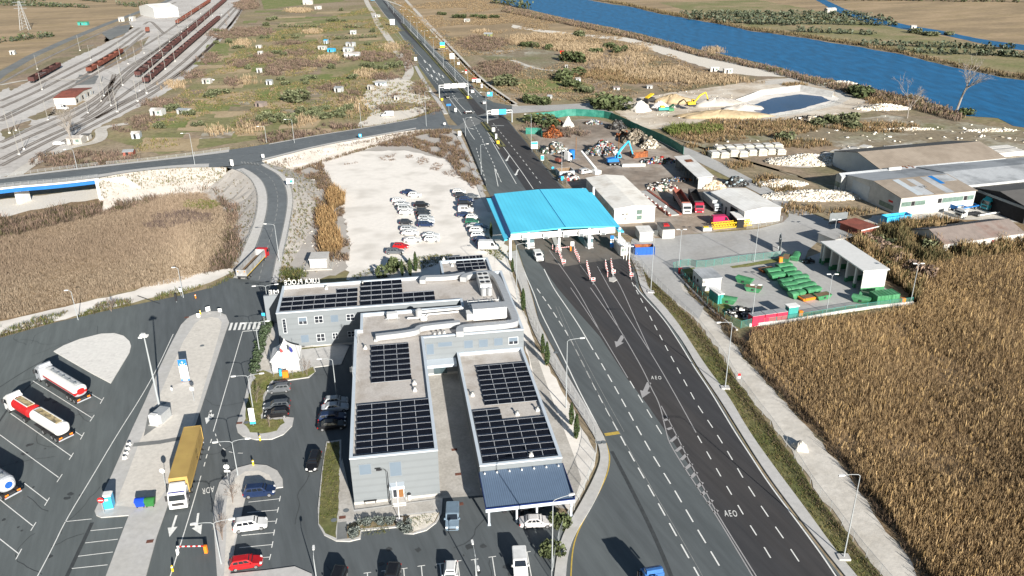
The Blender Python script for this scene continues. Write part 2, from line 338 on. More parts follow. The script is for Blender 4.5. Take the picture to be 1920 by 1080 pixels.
# asphalt sheets
zone('asphalt_yard',[(-420,760),(-100,665),(0,634),(100,606),(200,583),(330,556),(395,540),(440,512),(470,490),(512,495),(530,600),(720,640),(1000,860),(1060,1000),(1060,1130),(-420,1130)],.07,'asphalt')
zone('motorway',[(1060,1130),(1060,1050),(1075,1000),(1110,950),(1138,880),(1140,845),(1132,815),(1095,755),(1060,695),(1030,640),(1010,600),(1000,560),(985,510),(972,470),(955,430),(935,392),(915,360),(895,310),(880,275),(868,250),(862,240),(845,222),(835,197),(820,172),(802,147),(786,125),(782,107),(775,97),(756,72),(741,50),(720,25),(702,0),(680,-30),(700,-30),(725,0),(770,45),(812,90),(855,130),(885,160),(905,180),(925,192),(960,199),(960,212),(943,215),(955,228),(968,245),(985,265),(1000,285),(1020,310),(1050,345),(1110,405),(1160,455),(1190,500),(1200,545),(1230,575),(1258,612),(1279,642),(1305,690),(1345,748),(1382,810),(1425,880),(1472,945),(1525,1015),(1580,1085),(1610,1130)],.08,'asphalt')
zone('new_asphalt',[(1020,505),(1045,540),(1085,587),(1125,632),(1177,712),(1212,757),(1254,818),(1300,885),(1345,968),(1413,1080),(1440,1125),(1605,1130),(1575,1085),(1520,1015),(1468,945),(1421,880),(1377,810),(1340,748),(1300,690),(1275,642),(1253,612),(1226,577),(1196,547),(1186,502),(1174,482),(1150,480),(1110,488),(1060,495),(1022,486),(1008,490)],.085,'asphalt_new')
zone('plaza_concrete',[(974,468),(1020,470),(1022,492),(1060,500),(1110,492),(1176,484),(1160,455),(1110,410),(1060,360),(1010,362),(950,372),(918,366),(935,392),(955,430)],.09,'brownpave')
zone('far_new_asphalt',[(921,260),(940,290),(990,362),(1060,362),(1018,310),(998,285),(983,265),(966,245),(953,228),(941,215),(915,212),(900,200),(885,182),(845,135),(800,90),(760,45),(725,5),(716,0),(760,60),(820,120),(870,180),(905,232)],.085,'asphalt_new')
zone('junction_apron',[(808,232),(860,236),(880,222),(935,205),(935,222),(905,230),(880,240),(850,243),(800,242)],.088,'oldasphalt')
zone('side_road',[(925,193),(960,199),(1035,197),(1135,192),(1175,187),(1185,192),(1140,200),(1150,212),(1172,228),(1215,243),(1260,265),(1335,297),(1440,352),(1500,392),(1545,410),(1540,430),(1480,420),(1478,400),(1440,372),(1360,330),(1282,290),(1210,252),(1165,232),(1135,219),(1097,209),(1035,208),(960,213),(940,207)],.075,'yardconcrete')
zone('concrete_yard',[(1185,448),(1235,447),(1290,440),(1420,430),(1468,417),(1480,405),(1540,412),(1600,425),(1640,435),(1600,450),(1535,452),(1515,470),(1505,495),(1470,505),(1290,512),(1272,520),(1280,545),(1320,575),(1310,600),(1260,560),(1215,520),(1195,490),(1180,465)],.07,'yardconcrete')
zone('scrapyard_ground',[(985,240),(1010,232),(1110,222),(1160,235),(1215,258),(1285,292),(1340,330),(1440,372),(1475,402),(1470,417),(1300,440),(1210,448),(1170,440),(1100,385),(1050,330),(1020,290)],.05,'yarddirt',.5)
zone('depot_slab',[(1290,500),(1465,500),(1550,470),(1660,540),(1700,572),(1560,590),(1395,612),(1300,515)],.075,'yardconcrete')
zone('depot_verge',[(1275,505),(1300,502),(1340,545),(1395,600),(1400,614),(1380,618),(1320,560)],.08,'grass',.3)
zone('depot_verge',[(1480,592),(1560,580),(1640,568),(1705,558),(1712,570),(1560,592),(1480,606)],.08,'grass',.2)
zone('depot_verge',[(1368,500),(1460,484),(1462,492),(1375,504)],.08,'grass',.2)
zone('verge',[(1188,478),(1202,499),(1225,528),(1247,550),(1275,578),(1302,602),(1317,622),(1340,652),(1360,680),(1378,712),(1397,735),(1422,770),(1440,792),(1467,830),(1495,869),(1522,914),(1555,957),(1571,977),(1605,1025),(1645,1072),(1678,1112),(1655,1130),(1605,1080),(1560,1030),(1510,960),(1450,880),(1400,810),(1360,740),(1322,690),(1290,640),(1268,605),(1240,570),(1212,545),(1203,520)],.04,'verge',.3)
zone('gravel_track',[(1192,478),(1206,499),(1229,528),(1251,550),(1279,578),(1306,602),(1321,622),(1344,652),(1364,680),(1382,712),(1401,735),(1426,770),(1444,792),(1471,830),(1499,869),(1526,914),(1559,957),(1575,977),(1609,1025),(1649,1072),(1682,1112),(1700,1140),(1756,1130),(1722,1079),(1690,1032),(1665,1000),(1635,955),(1600,910),(1565,862),(1522,810),(1480,765),(1440,722),(1400,680),(1382,655),(1365,632),(1340,600),(1300,560),(1275,522),(1270,505),(1225,500)],.06,'dirttrack',.35,1.5)
zone('reed_ground',[(1392,655),(1440,716),(1522,804),(1600,904),(1665,994),(1760,1140),(2300,1140),(2300,430),(1920,430),(1700,520),(1720,575),(1560,600),(1400,622)],.02,'reedground',.8)
zone('rough_ground',[(1540,440),(1600,430),(1700,400),(1900,420),(2000,430),(2000,560),(1720,575),(1660,530),(1560,470)],.03,'reedground',.8)
zone('warehouse_yard',[(1600,425),(1640,405),(1700,395),(1800,385),(1860,350),(2050,350),(2050,430),(1880,415),(1780,410),(1700,412),(1640,432)],.06,'dirttrack',.5)
# car park of white stone, verges
zone('gravel_lot',[(600,300),(650,285),(760,282),(840,300),(870,330),(905,365),(925,400),(945,440),(955,480),(930,500),(930,540),(700,540),(650,524),(655,460),(640,380),(610,330)],.05,'gravel',.6,2)
zone('lot_scrub',[(520,290),(600,270),(760,250),(850,243),(880,290),(905,340),(912,368),(880,352),(840,320),(760,295),(700,290),(610,308),(625,350),(650,400),(658,470),(655,505),(600,525),(560,525),(530,480),(545,380),(545,330)],.04,'limestone',1,2)
zone('lot_drive',[(655,524),(668,515),(728,500),(735,515),(720,530),(700,540),(650,540)],.08,'yardconcrete')
# strips beside the office
zone('garden_gravel',[(930,470),(950,480),(970,540),(985,590),(1005,650),(1035,700),(1075,770),(1100,820),(1118,850),(1115,875),(1090,925),(1072,960),(1045,940),(985,650),(960,560),(925,500)],.085,'gravel',.2,2)
zone('walkway',[(985,640),(997,640),(1030,735),(1078,860),(1090,900),(1078,935),(1062,935),(1040,850),(1010,740)],.092,'paving')
zone('courtyard',[(660,630),(665,960),(830,935),(900,930),(1060,955),(1060,870),(980,650),(820,640)],.09,'paving')
mat('paintworn',(.25,.255,.25),.3,2,rough=.7)
# raised ramp road, embankment, bridge
A_=[(-260,371,-260,391,7.5),(-160,357,-160,376,7.5),(0,334,0,351,7.5),(107,320,107,343,7.3),(185,311,185,334,7.1),(235,306,235,324,6.9),(335,295,335,314,6.1),(430,281,425,314,5.3),(505,270,491,302,4.9),(587,255,600,274,4.1),(677,241,680,260,3.0),(782,222,780,242,1.4),(826,205,845,243,.2)]
B_=[(425,314,491,302,4.95),(452,322,500,311,4.8),(472,338,531,326,4.4),(482,356,543,345,3.9),(485,378,549,370,3.3),(481,408,547,396,2.5),(469,442,538,445,1.6),(454,475,530,482,.8),(444,505,524,515,.3),(438,522,521,532,.1)]
def pairs(T,lo=0,hi=None):
 T=T[lo:hi]
 P=[at(a,b,z)for a,b,c,d,z in T];Q=[at(c,d,z)for a,b,c,d,z in T]
 return smoothline(P,2),smoothline(Q,2)
def ribbon(mb,P,Q,f0,f1,dz,cm=None):
 vs=[]
 for p,q in zip(P,Q):
  a=p.lerp(q,f0);b_=p.lerp(q,f1);vs+=[(a.x,a.y,a.z+dz),(b_.x,b_.y,b_.z+dz)]
 n=len(P);mb.add(vs,[(2*i+1,2*i+3,2*i+2,2*i)for i in range(n-1)],cm)
def slope(name,P,Q,m_,side,k=1.6):
 """earth slope from edge P (away from Q) down to the ground"""
 rows=[]
 for p,q in zip(P,Q):
  o=(p-q);o.z=0;o.normalize();h=p.z
  rows.append([Vector((p.x,p.y,h+.02))]+[Vector((p.x,p.y,0))+o*(t*(k*h+.8))+Vector((random.uniform(-.4,.4),random.uniform(-.4,.4),h*(1-t)**1.15+.03*(t>.9)+random.uniform(-.05,.05)*(t<.9)))for t in(.15,.35,.6,.85,1.0)])
 vs=[v for r in rows for v in r];n=len(rows[0]);fs=[]
 for i in range(len(rows)-1):
  for j in range(n-1):
   f=(i*n+j,i*n+j+1,(i+1)*n+j+1,(i+1)*n+j);fs.append(f if side>0 else f[::-1])
 b=MB();b.add(vs,fs);return tag(b.build(name,m_),kind='structure')
PA,QA=pairs(A_);PB,QB=pairs(B_)
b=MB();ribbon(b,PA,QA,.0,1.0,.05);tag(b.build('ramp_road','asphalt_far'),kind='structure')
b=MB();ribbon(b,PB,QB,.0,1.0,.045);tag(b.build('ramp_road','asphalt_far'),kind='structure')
b=MB();ribbon(b,PB[4:],QB[4:],0,.26,.17);ribbon(b,PB[4:],QB[4:],.86,1,.17)
P2,Q2=pairs(A_,0,8);ribbon(b,P2,Q2,0,.16,.17);ribbon(b,P2[:-3],Q2[:-3],.78,1,.17)
P3,Q3=pairs(A_,8,12);ribbon(b,P3,Q3,.9,1,.16);ribbon(b,P3,Q3,0,.06,.16)
tag(b.build('pavement','concrete'),kind='structure')
P2,Q2=pairs(A_,4,8);slope('embankment',[q for q in Q2],P2,'limestone',1)
slope('embankment',P2,Q2,'field_brown',-1)
P3,Q3=pairs(A_,7,13);slope('embankment',P3,Q3,'field_brown',-1)
P3,Q3=pairs(A_,8,13);slope('embankment',Q3,P3,'limestone',1)
slope('embankment',PB[3:],QB[3:],'limestone',1,2.6);slope('embankment',QB[2:],PB[2:],'limestone',-1,2.2)
b=MB()
for k_,(T,f)in enumerate(((A_,.5),(B_,.57))):
 P_,Q_=pairs(T,4 if k_==0 else 1);dashes(b,[p.lerp(q,f)+Vector((0,0,.02))for p,q in zip(P_,Q_)],2,2,.18,None)if False else None
 L_=[p.lerp(q,f)for p,q in zip(P_,Q_)];d=0
 while d+2<plen(L_):
  u,v=along(L_,d),along(L_,d+2);u.z+=.075;v.z+=.075;strip(b,[u,v],.2);d+=3.6
for T,f in((B_,.28),(B_,.84)):
 P_,Q_=pairs(T,1);L_=[p.lerp(q,f)+Vector((0,0,.075))for p,q in zip(P_,Q_)];strip(b,L_,.14)
for f in(.22,.74):
 P_,Q_=pairs(A_,0,8);strip(b,[p.lerp(q,f)+Vector((0,0,.075))for p,q in zip(P_,Q_)],.14)
for f in(.15,.84):
 P_,Q_=pairs(A_,8,13);strip(b,[p.lerp(q,f)+Vector((0,0,.075))for p,q in zip(P_,Q_)],.14)
for x_ in range(8):
 p=at(440+x_*6,302+x_*.6,5.05);q=at(443+x_*6,306+x_*.6,5.05);p.z=q.z=5.2;strip(b,[p,q],.5)
tag(b.build('road_marking','paintworn'),kind='structure')
mat('bluesteel',(.012,.14,.42),.12,.8,rough=.5)
mat('whiteconcrete',(.60,.585,.55),.1,.8,c2=(.50,.48,.45),s2=.3)
mat('galv',(.42,.44,.45),.1,2,rough=.45,metal=.3)
mat('galvdark',(.20,.22,.23),.1,2,rough=.5,metal=.3)
P2,Q2=pairs(A_,0,5)
bt=thing('road_bridge','low road bridge with bright blue girder and pale piers beside the railway','bridge',at(60,372))
def wpart(mb,name,mats,parent,**k):
 o=mb.build(name,mats,**k);o.parent=parent;o.matrix_parent_inverse=Matrix.Translation(-parent.location)if parent.rotation_euler.z==0 else(Matrix.Translation(parent.location)@Matrix.Rotation(parent.rotation_euler.z,4,'Z')).inverted();return o
b=MB()
for P_,s in((P2,0),(Q2,1)):
 pass
ring=[]
for p,q in zip(P2,Q2):
 ring.append([(p.x,p.y,p.z+.02),(q.x,q.y,q.z+.02),(q.x,q.y,q.z-.55),(p.x,p.y,p.z-.55)])
b.loft(ring,cap=True);wpart(b,'deck','whiteconcrete',bt)
b=MB();ring=[]
for p,q in zip(P2,Q2):
 q2=q.lerp(p,.06);p2=p.lerp(q,.06);ring.append([(q2.x,q2.y,q.z-.56),(q2.x,q2.y,q.z-1.9),(p2.x,p2.y,p.z-1.9),(p2.x,p2.y,p.z-.56)])
b.loft(ring);wpart(b,'girder','bluesteel',bt)
for(x_,y_)in((38,383),(-105,402)):
 q=at(x_,y_,0);b=MB();b.T=Matrix.Translation(q+Vector((0,2.2,0)))@Matrix.Rotation(R(-14),4,'Z')
 b.loft([[(-w_,-d_,z_),(w_,-d_,z_),(w_,d_,z_),(-w_,d_,z_)]for w_,d_,z_ in((.75,2.0,0),(.75,2.0,3.6),(1.0,4.2,5.5))]);wpart(b,'pier','whiteconcrete',bt)
q=at(195,372,0);p=P2[-1];q_=Q2[-1]
b=MB();b.T=Matrix.Translation(Vector((q_.x,q_.y,0)))@Matrix.Rotation(math.atan2(p.y-q_.y,p.x-q_.x)-PI/2,4,'Z')
W_=(p-q_).length;b.box(-1.2,1.2,-.3,W_+.3,0,5.2);b.box(-1.2,7,-.6,-.1,0,6.9);b.loft([[(7,-.6,0),(7,-.1,0),(7,-.1,6.9),(7,-.6,6.9)],[(11,-2.2,0),(11,-1.8,0),(11,-1.8,3.2),(11,-2.2,3.2)]]);wpart(b,'abutment','whiteconcrete',bt)
for P_,f in((P2,.01),(Q2,.01)):
 O_=Q2 if P_ is P2 else P2;b=MB();L_=[p.lerp(q,f)+Vector((0,0,.1))for p,q in zip(P_,O_)]
 for h in(.5,.8,1.1):b.tube([l+Vector((0,0,h))for l in L_],.035,4)
 d=0
 while d<plen(L_):u=along(L_,d);b.tube([u,u+Vector((0,0,1.1))],.04,4);d+=2.0
 wpart(b,'railing','galv',bt)
# islands, kerbs and pavements
def island(name,outer,inner,m_in,h=.14,smooth=1,jit=0):
 zone(name,outer,.07+h,'concrete',smooth=smooth,depth=h)
 if inner:zone('island_fill',inner,.075+h,m_in,smooth=smooth,jit=jit)
mat('pebble',(.62,.585,.53),.12,1.5,c2=(.50,.47,.42),s2=.35,mix2=.66,bump=.2)
mat('pebble_white',(.72,.70,.66),.10,1.5,c2=(.55,.53,.50),s2=.3,mix2=.66,bump=.2)
zone('gravel_island',[(101,660),(120,649),(150,637),(190,627),(215,626),(232,631),(243,641),(246,650),(243,662),(208,720),(170,700),(130,677)],.2,'pebble_white',depth=.13)
island('long_island',[(312,957),(330,905),(352,840),(378,765),(402,690),(424,622),(430,606),(424,592),(408,585),(390,585),(372,588),(355,595),(340,610),(318,652),(300,690),(272,755),(250,802),(225,858),(210,892),(192,930),(178,960),(181,968),(190,972),(242,968),(222,1020),(196,1090),(272,1090),(295,1005)],
       [(300,938),(322,905),(345,845),(372,765),(394,690),(414,618),(416,606),(410,598),(396,596),(378,600),(366,608),(345,640),(318,700),(290,765),(262,830),(240,890),(226,925),(218,950),(250,953),(290,948)],'pebble',smooth=0)
b=MB();strip(b,px([(250,836),(300,831),(348,822)]),1.1,.222);tag(b.build('paving_strip','oldasphalt'),kind='structure')
b=MB();b.prism([(p.x,p.y)for p in px([(270,820),(300,798),(322,782),(300,762),(280,770)])],.2,.226);tag(b.build('paving_strip','oldasphalt'),kind='structure')
island('kerb_island',[(497,590),(490,620),(480,660),(470,700),(457,757),(443,800),(446,812),(456,820),(480,826),(510,825),(532,816),(548,800),(551,785),(535,783),(492,788),(497,745),(510,720),(545,714),(580,709),(592,697),(590,690),(640,684),(655,650),(625,645),(560,652),(525,655),(520,600),(516,585)],None,None,smooth=0)
zone('lawn',[(462,760),(470,735),(480,700),(492,695),(520,705),(508,718),(496,742),(490,786),(530,788),(533,795),(520,808),(490,815),(468,812),(458,795)],.218,'grass',.25,1)
zone('lawn',[(515,703),(560,700),(588,690),(590,699),(578,708),(545,713),(512,716)],.219,'grass',.2,1)
zone('lawn',[(565,652),(624,645),(624,650),(566,657)],.219,'verge',.1)
zone('walkway',[(506,625),(520,640),(525,690),(494,697),(487,690),(497,660)],.217,'dirttrack')
island('kerb_island',[(402,1000),(400,960),(404,930),(412,906),(425,892),(445,879),(472,872),(500,874),(520,884),(530,900),(531,915),(517,917),(480,920),(460,935),(453,968),(442,1018),(430,1090),(408,1090)],
       [(425,1000),(424,960),(428,920),(440,900),(460,886),(485,884),(505,892),(512,905),(512,915),(462,931),(452,965),(440,1015),(428,1088),(420,1088)],'pebble',smooth=0)
zone('pavement',[(430,1078),(500,1071),(553,1064),(585,1078),(590,1100),(430,1100)],.2,'concrete',depth=.13)
island('kerb_island',[(612,830),(640,826),(640,862),(664,958),(830,936),(828,965),(818,982),(800,996),(775,1003),(757,1002),(750,990),(678,997),(676,1012),(655,1017),(630,1016),(608,1005),(597,985),(596,955),(603,890)],None,None,smooth=0)
zone('lawn',[(613,833),(637,829),(637,880),(634,960),(630,1012),(610,1003),(599,984),(599,955),(605,890)],.218,'verge',.1,1)
zone('flower_bed',[(652,985),(700,972),(770,968),(824,962),(815,981),(798,993),(775,1000),(760,999),(752,987),(676,993),(674,1009),(650,1012)],.219,'earth',.1,1)
zone('flower_bed',[(770,968),(824,962),(815,981),(798,993),(775,1000),(762,998),(760,980)],.224,'gravelpatch',.1,1)
zone('walkway',[(633,982),(650,980),(651,1012),(632,1014)],.222,'oldasphalt')
zone('walkway',[(642,860),(664,962),(826,938),(826,958),(760,966),(690,972),(632,984),(638,900)],.2165,'paving')
def sidewalk(name,P1,P2_,z=.2,m_='concrete'):
 P=smoothline(px(P1),2)+smoothline(px(P2_),2)[::-1];b=MB();b.prism([(p.x,p.y)for p in P],0.02,z);return tag(b.build(name,m_),kind='structure')
sidewalk('pavement',[(1165,455),(1192,500),(1202,546),(1232,578),(1260,614),(1282,644),(1310,693),(1350,750),(1388,812),(1432,882),(1480,948),(1534,1018),(1590,1088),(1615,1120)],[(1180,455),(1204,500),(1216,545),(1243,572),(1270,605),(1293,640),(1325,690),(1364,740),(1404,810),(1454,880),(1514,960),(1564,1030),(1612,1088),(1640,1120)])
sidewalk('pavement',[(1060,1130),(1062,1050),(1076,1005),(1104,962),(1126,920),(1140,878),(1142,855),(1136,828),(1126,808),(1094,755),(1060,698),(1030,645),(1008,600),(998,560),(984,512),(970,470)],[(1035,1130),(1042,1050),(1056,1000),(1086,950),(1110,905),(1124,872),(1126,855),(1122,835),(1112,815),(1080,765),(1046,708),(1016,655),(992,605),(982,560),(966,512),(952,475)])
sidewalk('pavement',[(924,398),(905,360),(890,312),(874,275),(862,252)],[(915,398),(897,360),(882,312),(867,276),(856,256)])
sidewalk('pavement',[(840,214),(826,190),(808,168),(790,138),(782,124)],[(832,214),(818,190),(800,168),(783,138),(776,124)])
for P_,w_ in(([(755,45),(790,85),(830,130),(882,187)],2.2),([(906,230),(918,245),(930,260),(943,276)],2.4)):
 b=MB();P=px(P_);vs=[]
 strip(b,P,w_,.3);tag(b.build('median','verge'),kind='structure')
mat('oilstain',(.055,.06,.062),.2,2,rough=.6)
# markings
b=MB();zM=.098
def line(P,wd=.16,m=0):strip(b,smoothline(px(P),2),wd,zM,m)
line([(970,474),(985,515),(1001,550),(1012,583),(1035,628),(1060,678),(1085,732),(1110,779),(1127,812)],.2)
line([(1131,818),(1140,842),(1144,862),(1139,890),(1119,932),(1099,967),(1083,998),(1073,1032),(1070,1090)],.18,2)
dashes(b,smoothline(px([(1007,542),(1029,573),(1047,601),(1066.75,631),(1082,662),(1102,701),(1123,743),(1150,793),(1177,844),(1208,898),(1245,964),(1285,1036),(1318,1095)]),1),2.65,1.6,.2,zM)
line([(1020,505),(1037,540),(1060,573),(1085,610),(1112,657)],.2)
dashes(b,px([(1116,662),(1156,732),(1196,805),(1226,858),(1264,919),(1305,989),(1350,1064),(1370,1098)]),2.65,1.6,.2,zM)
line([(1070,540),(1097,580),(1125,622),(1150,664),(1177,709)],.16,1)
dashes(b,px([(1181,715),(1234,804),(1255,838)]),2.6,2.2,.18,zM)
line([(1030,470),(1080,540),(1098,572),(1125,622)],.16,1);line([(1088,498),(1120,540),(1142,580),(1160,615)],.16,1)
line([(1107,540),(1133,577),(1160,615),(1180,649),(1210,702),(1220,727),(1237,758),(1249,811),(1255,832),(1282,876),(1310,918),(1345,971),(1415,1088)],.17,1)
line([(1240,762),(1264,808),(1292,865),(1320,917),(1346,967),(1422,1088)],.17,1)
for p_,q_ in(((1245,789),(1254,786)),((1251,806),(1262,802)),((1257,829),(1270,818)),((1267,847),(1280,837)),((1277,863),(1288,852)),((1285,880),(1297,870)),((1296,896),(1306,886)),((1307,914),(1317,905)),((1316,929),(1324,921)),((1328,946),(1335,938)),((1339,962),(1345,957))):strip(b,px([p_,q_]),.55,zM,1)
line([(1142,540),(1185,608),(1220,662),(1245,704),(1275,757),(1305,812)],.16,1);line([(1120,500),(1142,540)],.16,1)
dashes(b,px([(1308,818),(1352,895),(1395,968),(1439,1037),(1470,1090)]),2,2.3,.17,zM)
line([(1150,515),(1165,540),(1195,608),(1220,662)],.16,1)
dashes(b,px([(1185,530),(1210,577),(1230,616),(1250,654),(1277,704),(1307,759),(1337,804),(1365,849),(1396,902),(1431,956),(1470,1012),(1512,1075),(1525,1098)]),2.3,2.1,.17,zM)
line([(1190,535),(1202,552),(1242,595),(1272,640),(1302,690),(1330,731),(1360,781),(1378,811),(1409,858),(1440,906),(1485,966),(1537,1036),(1567,1081),(1580,1100)],.2)
dashes(b,px([(893,278),(902,310),(912,345)]),2.4,2.6,.2,zM);dashes(b,px([(905,265),(922,300),(940,342)]),2.4,2.6,.2,zM)
line([(918,258),(945,305),(968,345)],.2);line([(944,276),(975,318),(1000,355)],.2);line([(927,315),(940,342)],.2);line([(927,315),(934,350)],.2)
dashes(b,px([(720,40),(760,85),(800,135),(846,187)]),2.6,3,.22,zM);dashes(b,px([(728,40),(780,95),(820,140),(860,190)]),2.6,3,.22,zM)
line([(702,1),(720,26),(741,51),(756,73),(775,98)],.22);line([(722,3),(755,40),(790,78),(830,124),(880,184)],.2);line([(752,40),(795,83),(836,127),(886,184)],.22);line([(722,0),(770,47),(812,92),(855,133),(885,163),(905,182)],.22)
line([(833,172),(850,195),(866,215)],.2);line([(848,180),(862,197),(878,213)],.2);line([(868,222),(878,245),(890,262)],.2);dashes(b,px([(884,225),(895,245),(907,266)]),2.4,2.6,.2,zM);line([(905,232),(918,255),(936,280)],.2)
line([(842,186),(872,184)],.35);line([(922,236),(945,236)],.35)
dashes(b,px([(725,4),(780,62),(840,122),(900,186)]),2.6,3.4,.22,zM);dashes(b,px([(925,232),(952,265),(980,300),(1020,352)]),2.4,3,.18,zM)
for x_,y_ in((795,113),(805,121),(800,128),(812,132),(822,137),(808,140),(818,146),(829,141)):strip(b,px([(x_,y_),(x_+3,y_+5)]),.7,zM)
def arrow(tail,tip,wd=.5,head=1.6,m=0,hl=2.0,z=zM):
 a=at(*tail);c=at(*tip);d=(c-a);L=d.length;d.normalize();s=Vector((-d.y,d.x,0));k=c-d*hl
 def P(v):return(v.x,v.y,z)
 b.add([P(a+s*wd/2),P(a-s*wd/2),P(k-s*wd/2),P(k+s*wd/2)],[(0,1,2,3)],m);b.add([P(k+s*head/2),P(k-s*head/2),P(c)],[(0,1,2)],m)
arrow((1168,630),(1155,652),.8,1.9,1,2.4);arrow((1217,718),(1204,747),.8,1.9,1,2.4);arrow((972,318),(966,330),.5,1.3);arrow((955,292),(949,303),.5,1.3);arrow((331,967),(318,1008),.3,1.3)
arrow((396,770),(387,796),.3,1.2);arrow((372,963),(369,985),.3,.3,0,.1);arrow((368,985),(377,1003),.5,1.4);arrow((393,774),(400,783),.3,.9,0,.9)
arrow((878,240),(890,243),.3,1.0);arrow((640,262),(650,262),.3,1)
def tline(p,q,t0=None,t1=None,wd=.13):
 strip(b,px([p,q]),wd,zM)
 if t0:strip(b,px([t0,t1]),wd,zM+.003)
tline((62,715),(172,784),(177,779),(169,791));tline((165,736),(191,751),(195,746),(188,758));tline((20,776),(135,857),(138,850),(130,863));tline((0,816),(110,896),(117,890),(107,905));tline((-60,860),(0,816))if False else None
tline((46,907),(89,940),(93,934),(84,949));tline((-60,890),(62,987),(68,980),(58,996));tline((-40,980),(35,1039),(41,1030),(30,1050));tline((141,810),(155,819),(158,812),(151,825))
line([(325,627),(296,690),(262,750),(222,812),(170,900),(122,979),(98,1030),(66,1090)],.13);tline((122,979),(172,974))
for p_,q_ in(((170,996),(230,990)),((160,1019),(221,1012)),((147,1044),(212,1036)),((135,1067),(202,1060))):tline(p_,q_)
line([(455,622),(430,708),(400,810)],.13);line([(377,893),(352,980),(316,1092)],.13);dashes(b,px([(397,824),(386,862),(379,890)]),1.1,1.0,.14,zM)
dashes(b,smoothline(px([(404,814),(408,828),(417,842),(432,850),(470,851)]),2),.8,.8,.13,zM)
for i in range(7):
 x_=433+i*8.8;p=at(x_+2,606-i*.3);q=at(x_-2.5,620-i*.3);strip(b,[p,q],.5,zM)
strip(b,px([(455,622),(484,620)]),.3,zM)
for p_,q_,t_,s_ in(((466,942.5),(525,936),(526,931),(524,941)),((464,962),(521,957),(522.5,952),(520,962)),((480,980),(518,978),(519.5,973),(517,983)),((453,1005),(514,999.5),(515,994),(513,1005)),((449,1028),(510.6,1022),(512,1016),(509.5,1028)),((470,1048),(506,1045.5),(508,1040),(505,1051)),((430,930),(470,922),None,None)):tline(p_,q_,t_,s_,.12)
for x_,y_ in((689,1075),(722,1071),(757,1067),(790,1062),(825,1058),(858,1053),(890,1050),(923,1045),(988,1036)):
 p=at(x_,y_);q=at(x_+4+(x_-700)*.03,y_+70);strip(b,[p,q],.12,zM);strip(b,px([(x_-7,y_+1),(x_+7,y_-1)]),.12,zM+.002)
strip(b,px([(1134,816),(1161,812)]),.8,zM,2)
for P_ in([(1042,575),(1070,640),(1120,735),(1160,810),(1230,930),(1300,1050),(1322,1090)],[(1048,575),(1078,640),(1128,735),(1170,810)]):strip(b,smoothline(px(P_),2),.09,zM,3)
tag(b.build('road_marking',['paint','paintgrey','paintyellow','paintworn']),kind='structure')
b=MB()
for P_,w_ in(([(1147,847),(1180,910),(1215,980),(1240,1035),(1262,1090)],.55),([(173,981),(150,1030),(124,1085)],.5),([(92,703),(62,716),(20,760),(0,790),(-30,830)],.35),([(90,672),(40,700),(-20,740)],.2),([(258,555),(300,570)],.3)):strip(b,smoothline(px(P_),2),w_,.094)
for i in range(26):
 x_,y_=random.choice([(random.uniform(0,170),random.uniform(690,1060)),(random.uniform(0,100),random.uniform(790,900)),(random.uniform(700,1000),random.uniform(1020,1078))])
 c_=at(x_,y_);r_=random.uniform(.15,.7);n_=9
 b.add([(c_.x+r_*.7*random.uniform(.5,1.2)*math.cos(k*2*PI/n_)*1.4,c_.y+r_*random.uniform(.5,1.2)*math.sin(k*2*PI/n_),.0925+i*.0001)for k in range(n_)],[tuple(range(n_))])
for(x0,y0,x1,y1,n_)in((0,650,260,640,7),(30,700,240,1060,9),(420,640,640,900,6),(560,1020,1010,1075,6),(330,640,430,1000,4)):
 for k in range(n_):
  p=at(random.uniform(min(x0,x1),max(x0,x1)),random.uniform(min(y0,y1),max(y0,y1)));a_=random.uniform(0,6.28);Q=[p]
  for j in range(random.randint(4,10)):a_+=random.uniform(-.5,.5);Q.append(Q[-1]+Vector((math.cos(a_),math.sin(a_),0))*random.uniform(.6,1.6))
  strip(b,Q,.07,.0955)
tag(b.build('tar_stain','oilstain'),kind='structure')
def text_mesh(name,s,size,m_,M,extrude=0,parent=None,spacing=1.0,loc=None):
 cu=bpy.data.curves.new(name,'FONT');cu.body=s;cu.size=size;cu.extrude=extrude;cu.align_x='CENTER';cu.align_y='CENTER';cu.space_character=spacing;cu.resolution_u=3
 t=bpy.data.objects.new(name,cu);col.objects.link(t);dg=bpy.context.evaluated_depsgraph_get();me=bpy.data.meshes.new_from_object(t.evaluated_get(dg));bpy.data.objects.remove(t)
 me.materials.clear();me.materials.append(MATS[m_]);me.transform(M);o=bpy.data.objects.new(name,me);col.objects.link(o);o.name=name
 if parent:o.parent=parent
 return o
def road_text(s,p,q,size,flip=False,sy=1.6,m_='paint',sp=1.2):
 a=at(*p);c=at(*q);mid=(a+c)/2;mid.z=.099;ang=math.atan2(c.y-a.y,c.x-a.x)
 M=Matrix.Translation(mid)@Matrix.Rotation(ang,4,'Z')@Matrix.Diagonal((1,sy,1,1))
 o=tag(text_mesh('road_lettering',s,size,m_,Matrix.Identity(4),spacing=sp),kind='structure');xs=[v.co.x for v in o.data.vertices];o.data.transform(M@Matrix.Diagonal(((c-a).length/(max(xs)-min(xs)),1,1,1)))
road_text('AEO',(1221,709),(1240,709.5),1.15,sy=1.5,m_='paint',sp=1.5);road_text('AEO',(1358,964),(1382,964.5),1.25,sy=1.5,m_='paint',sp=1.3)
road_text('ADR',(402,917),(379,922),1.1,sy=1.9,sp=1.1)
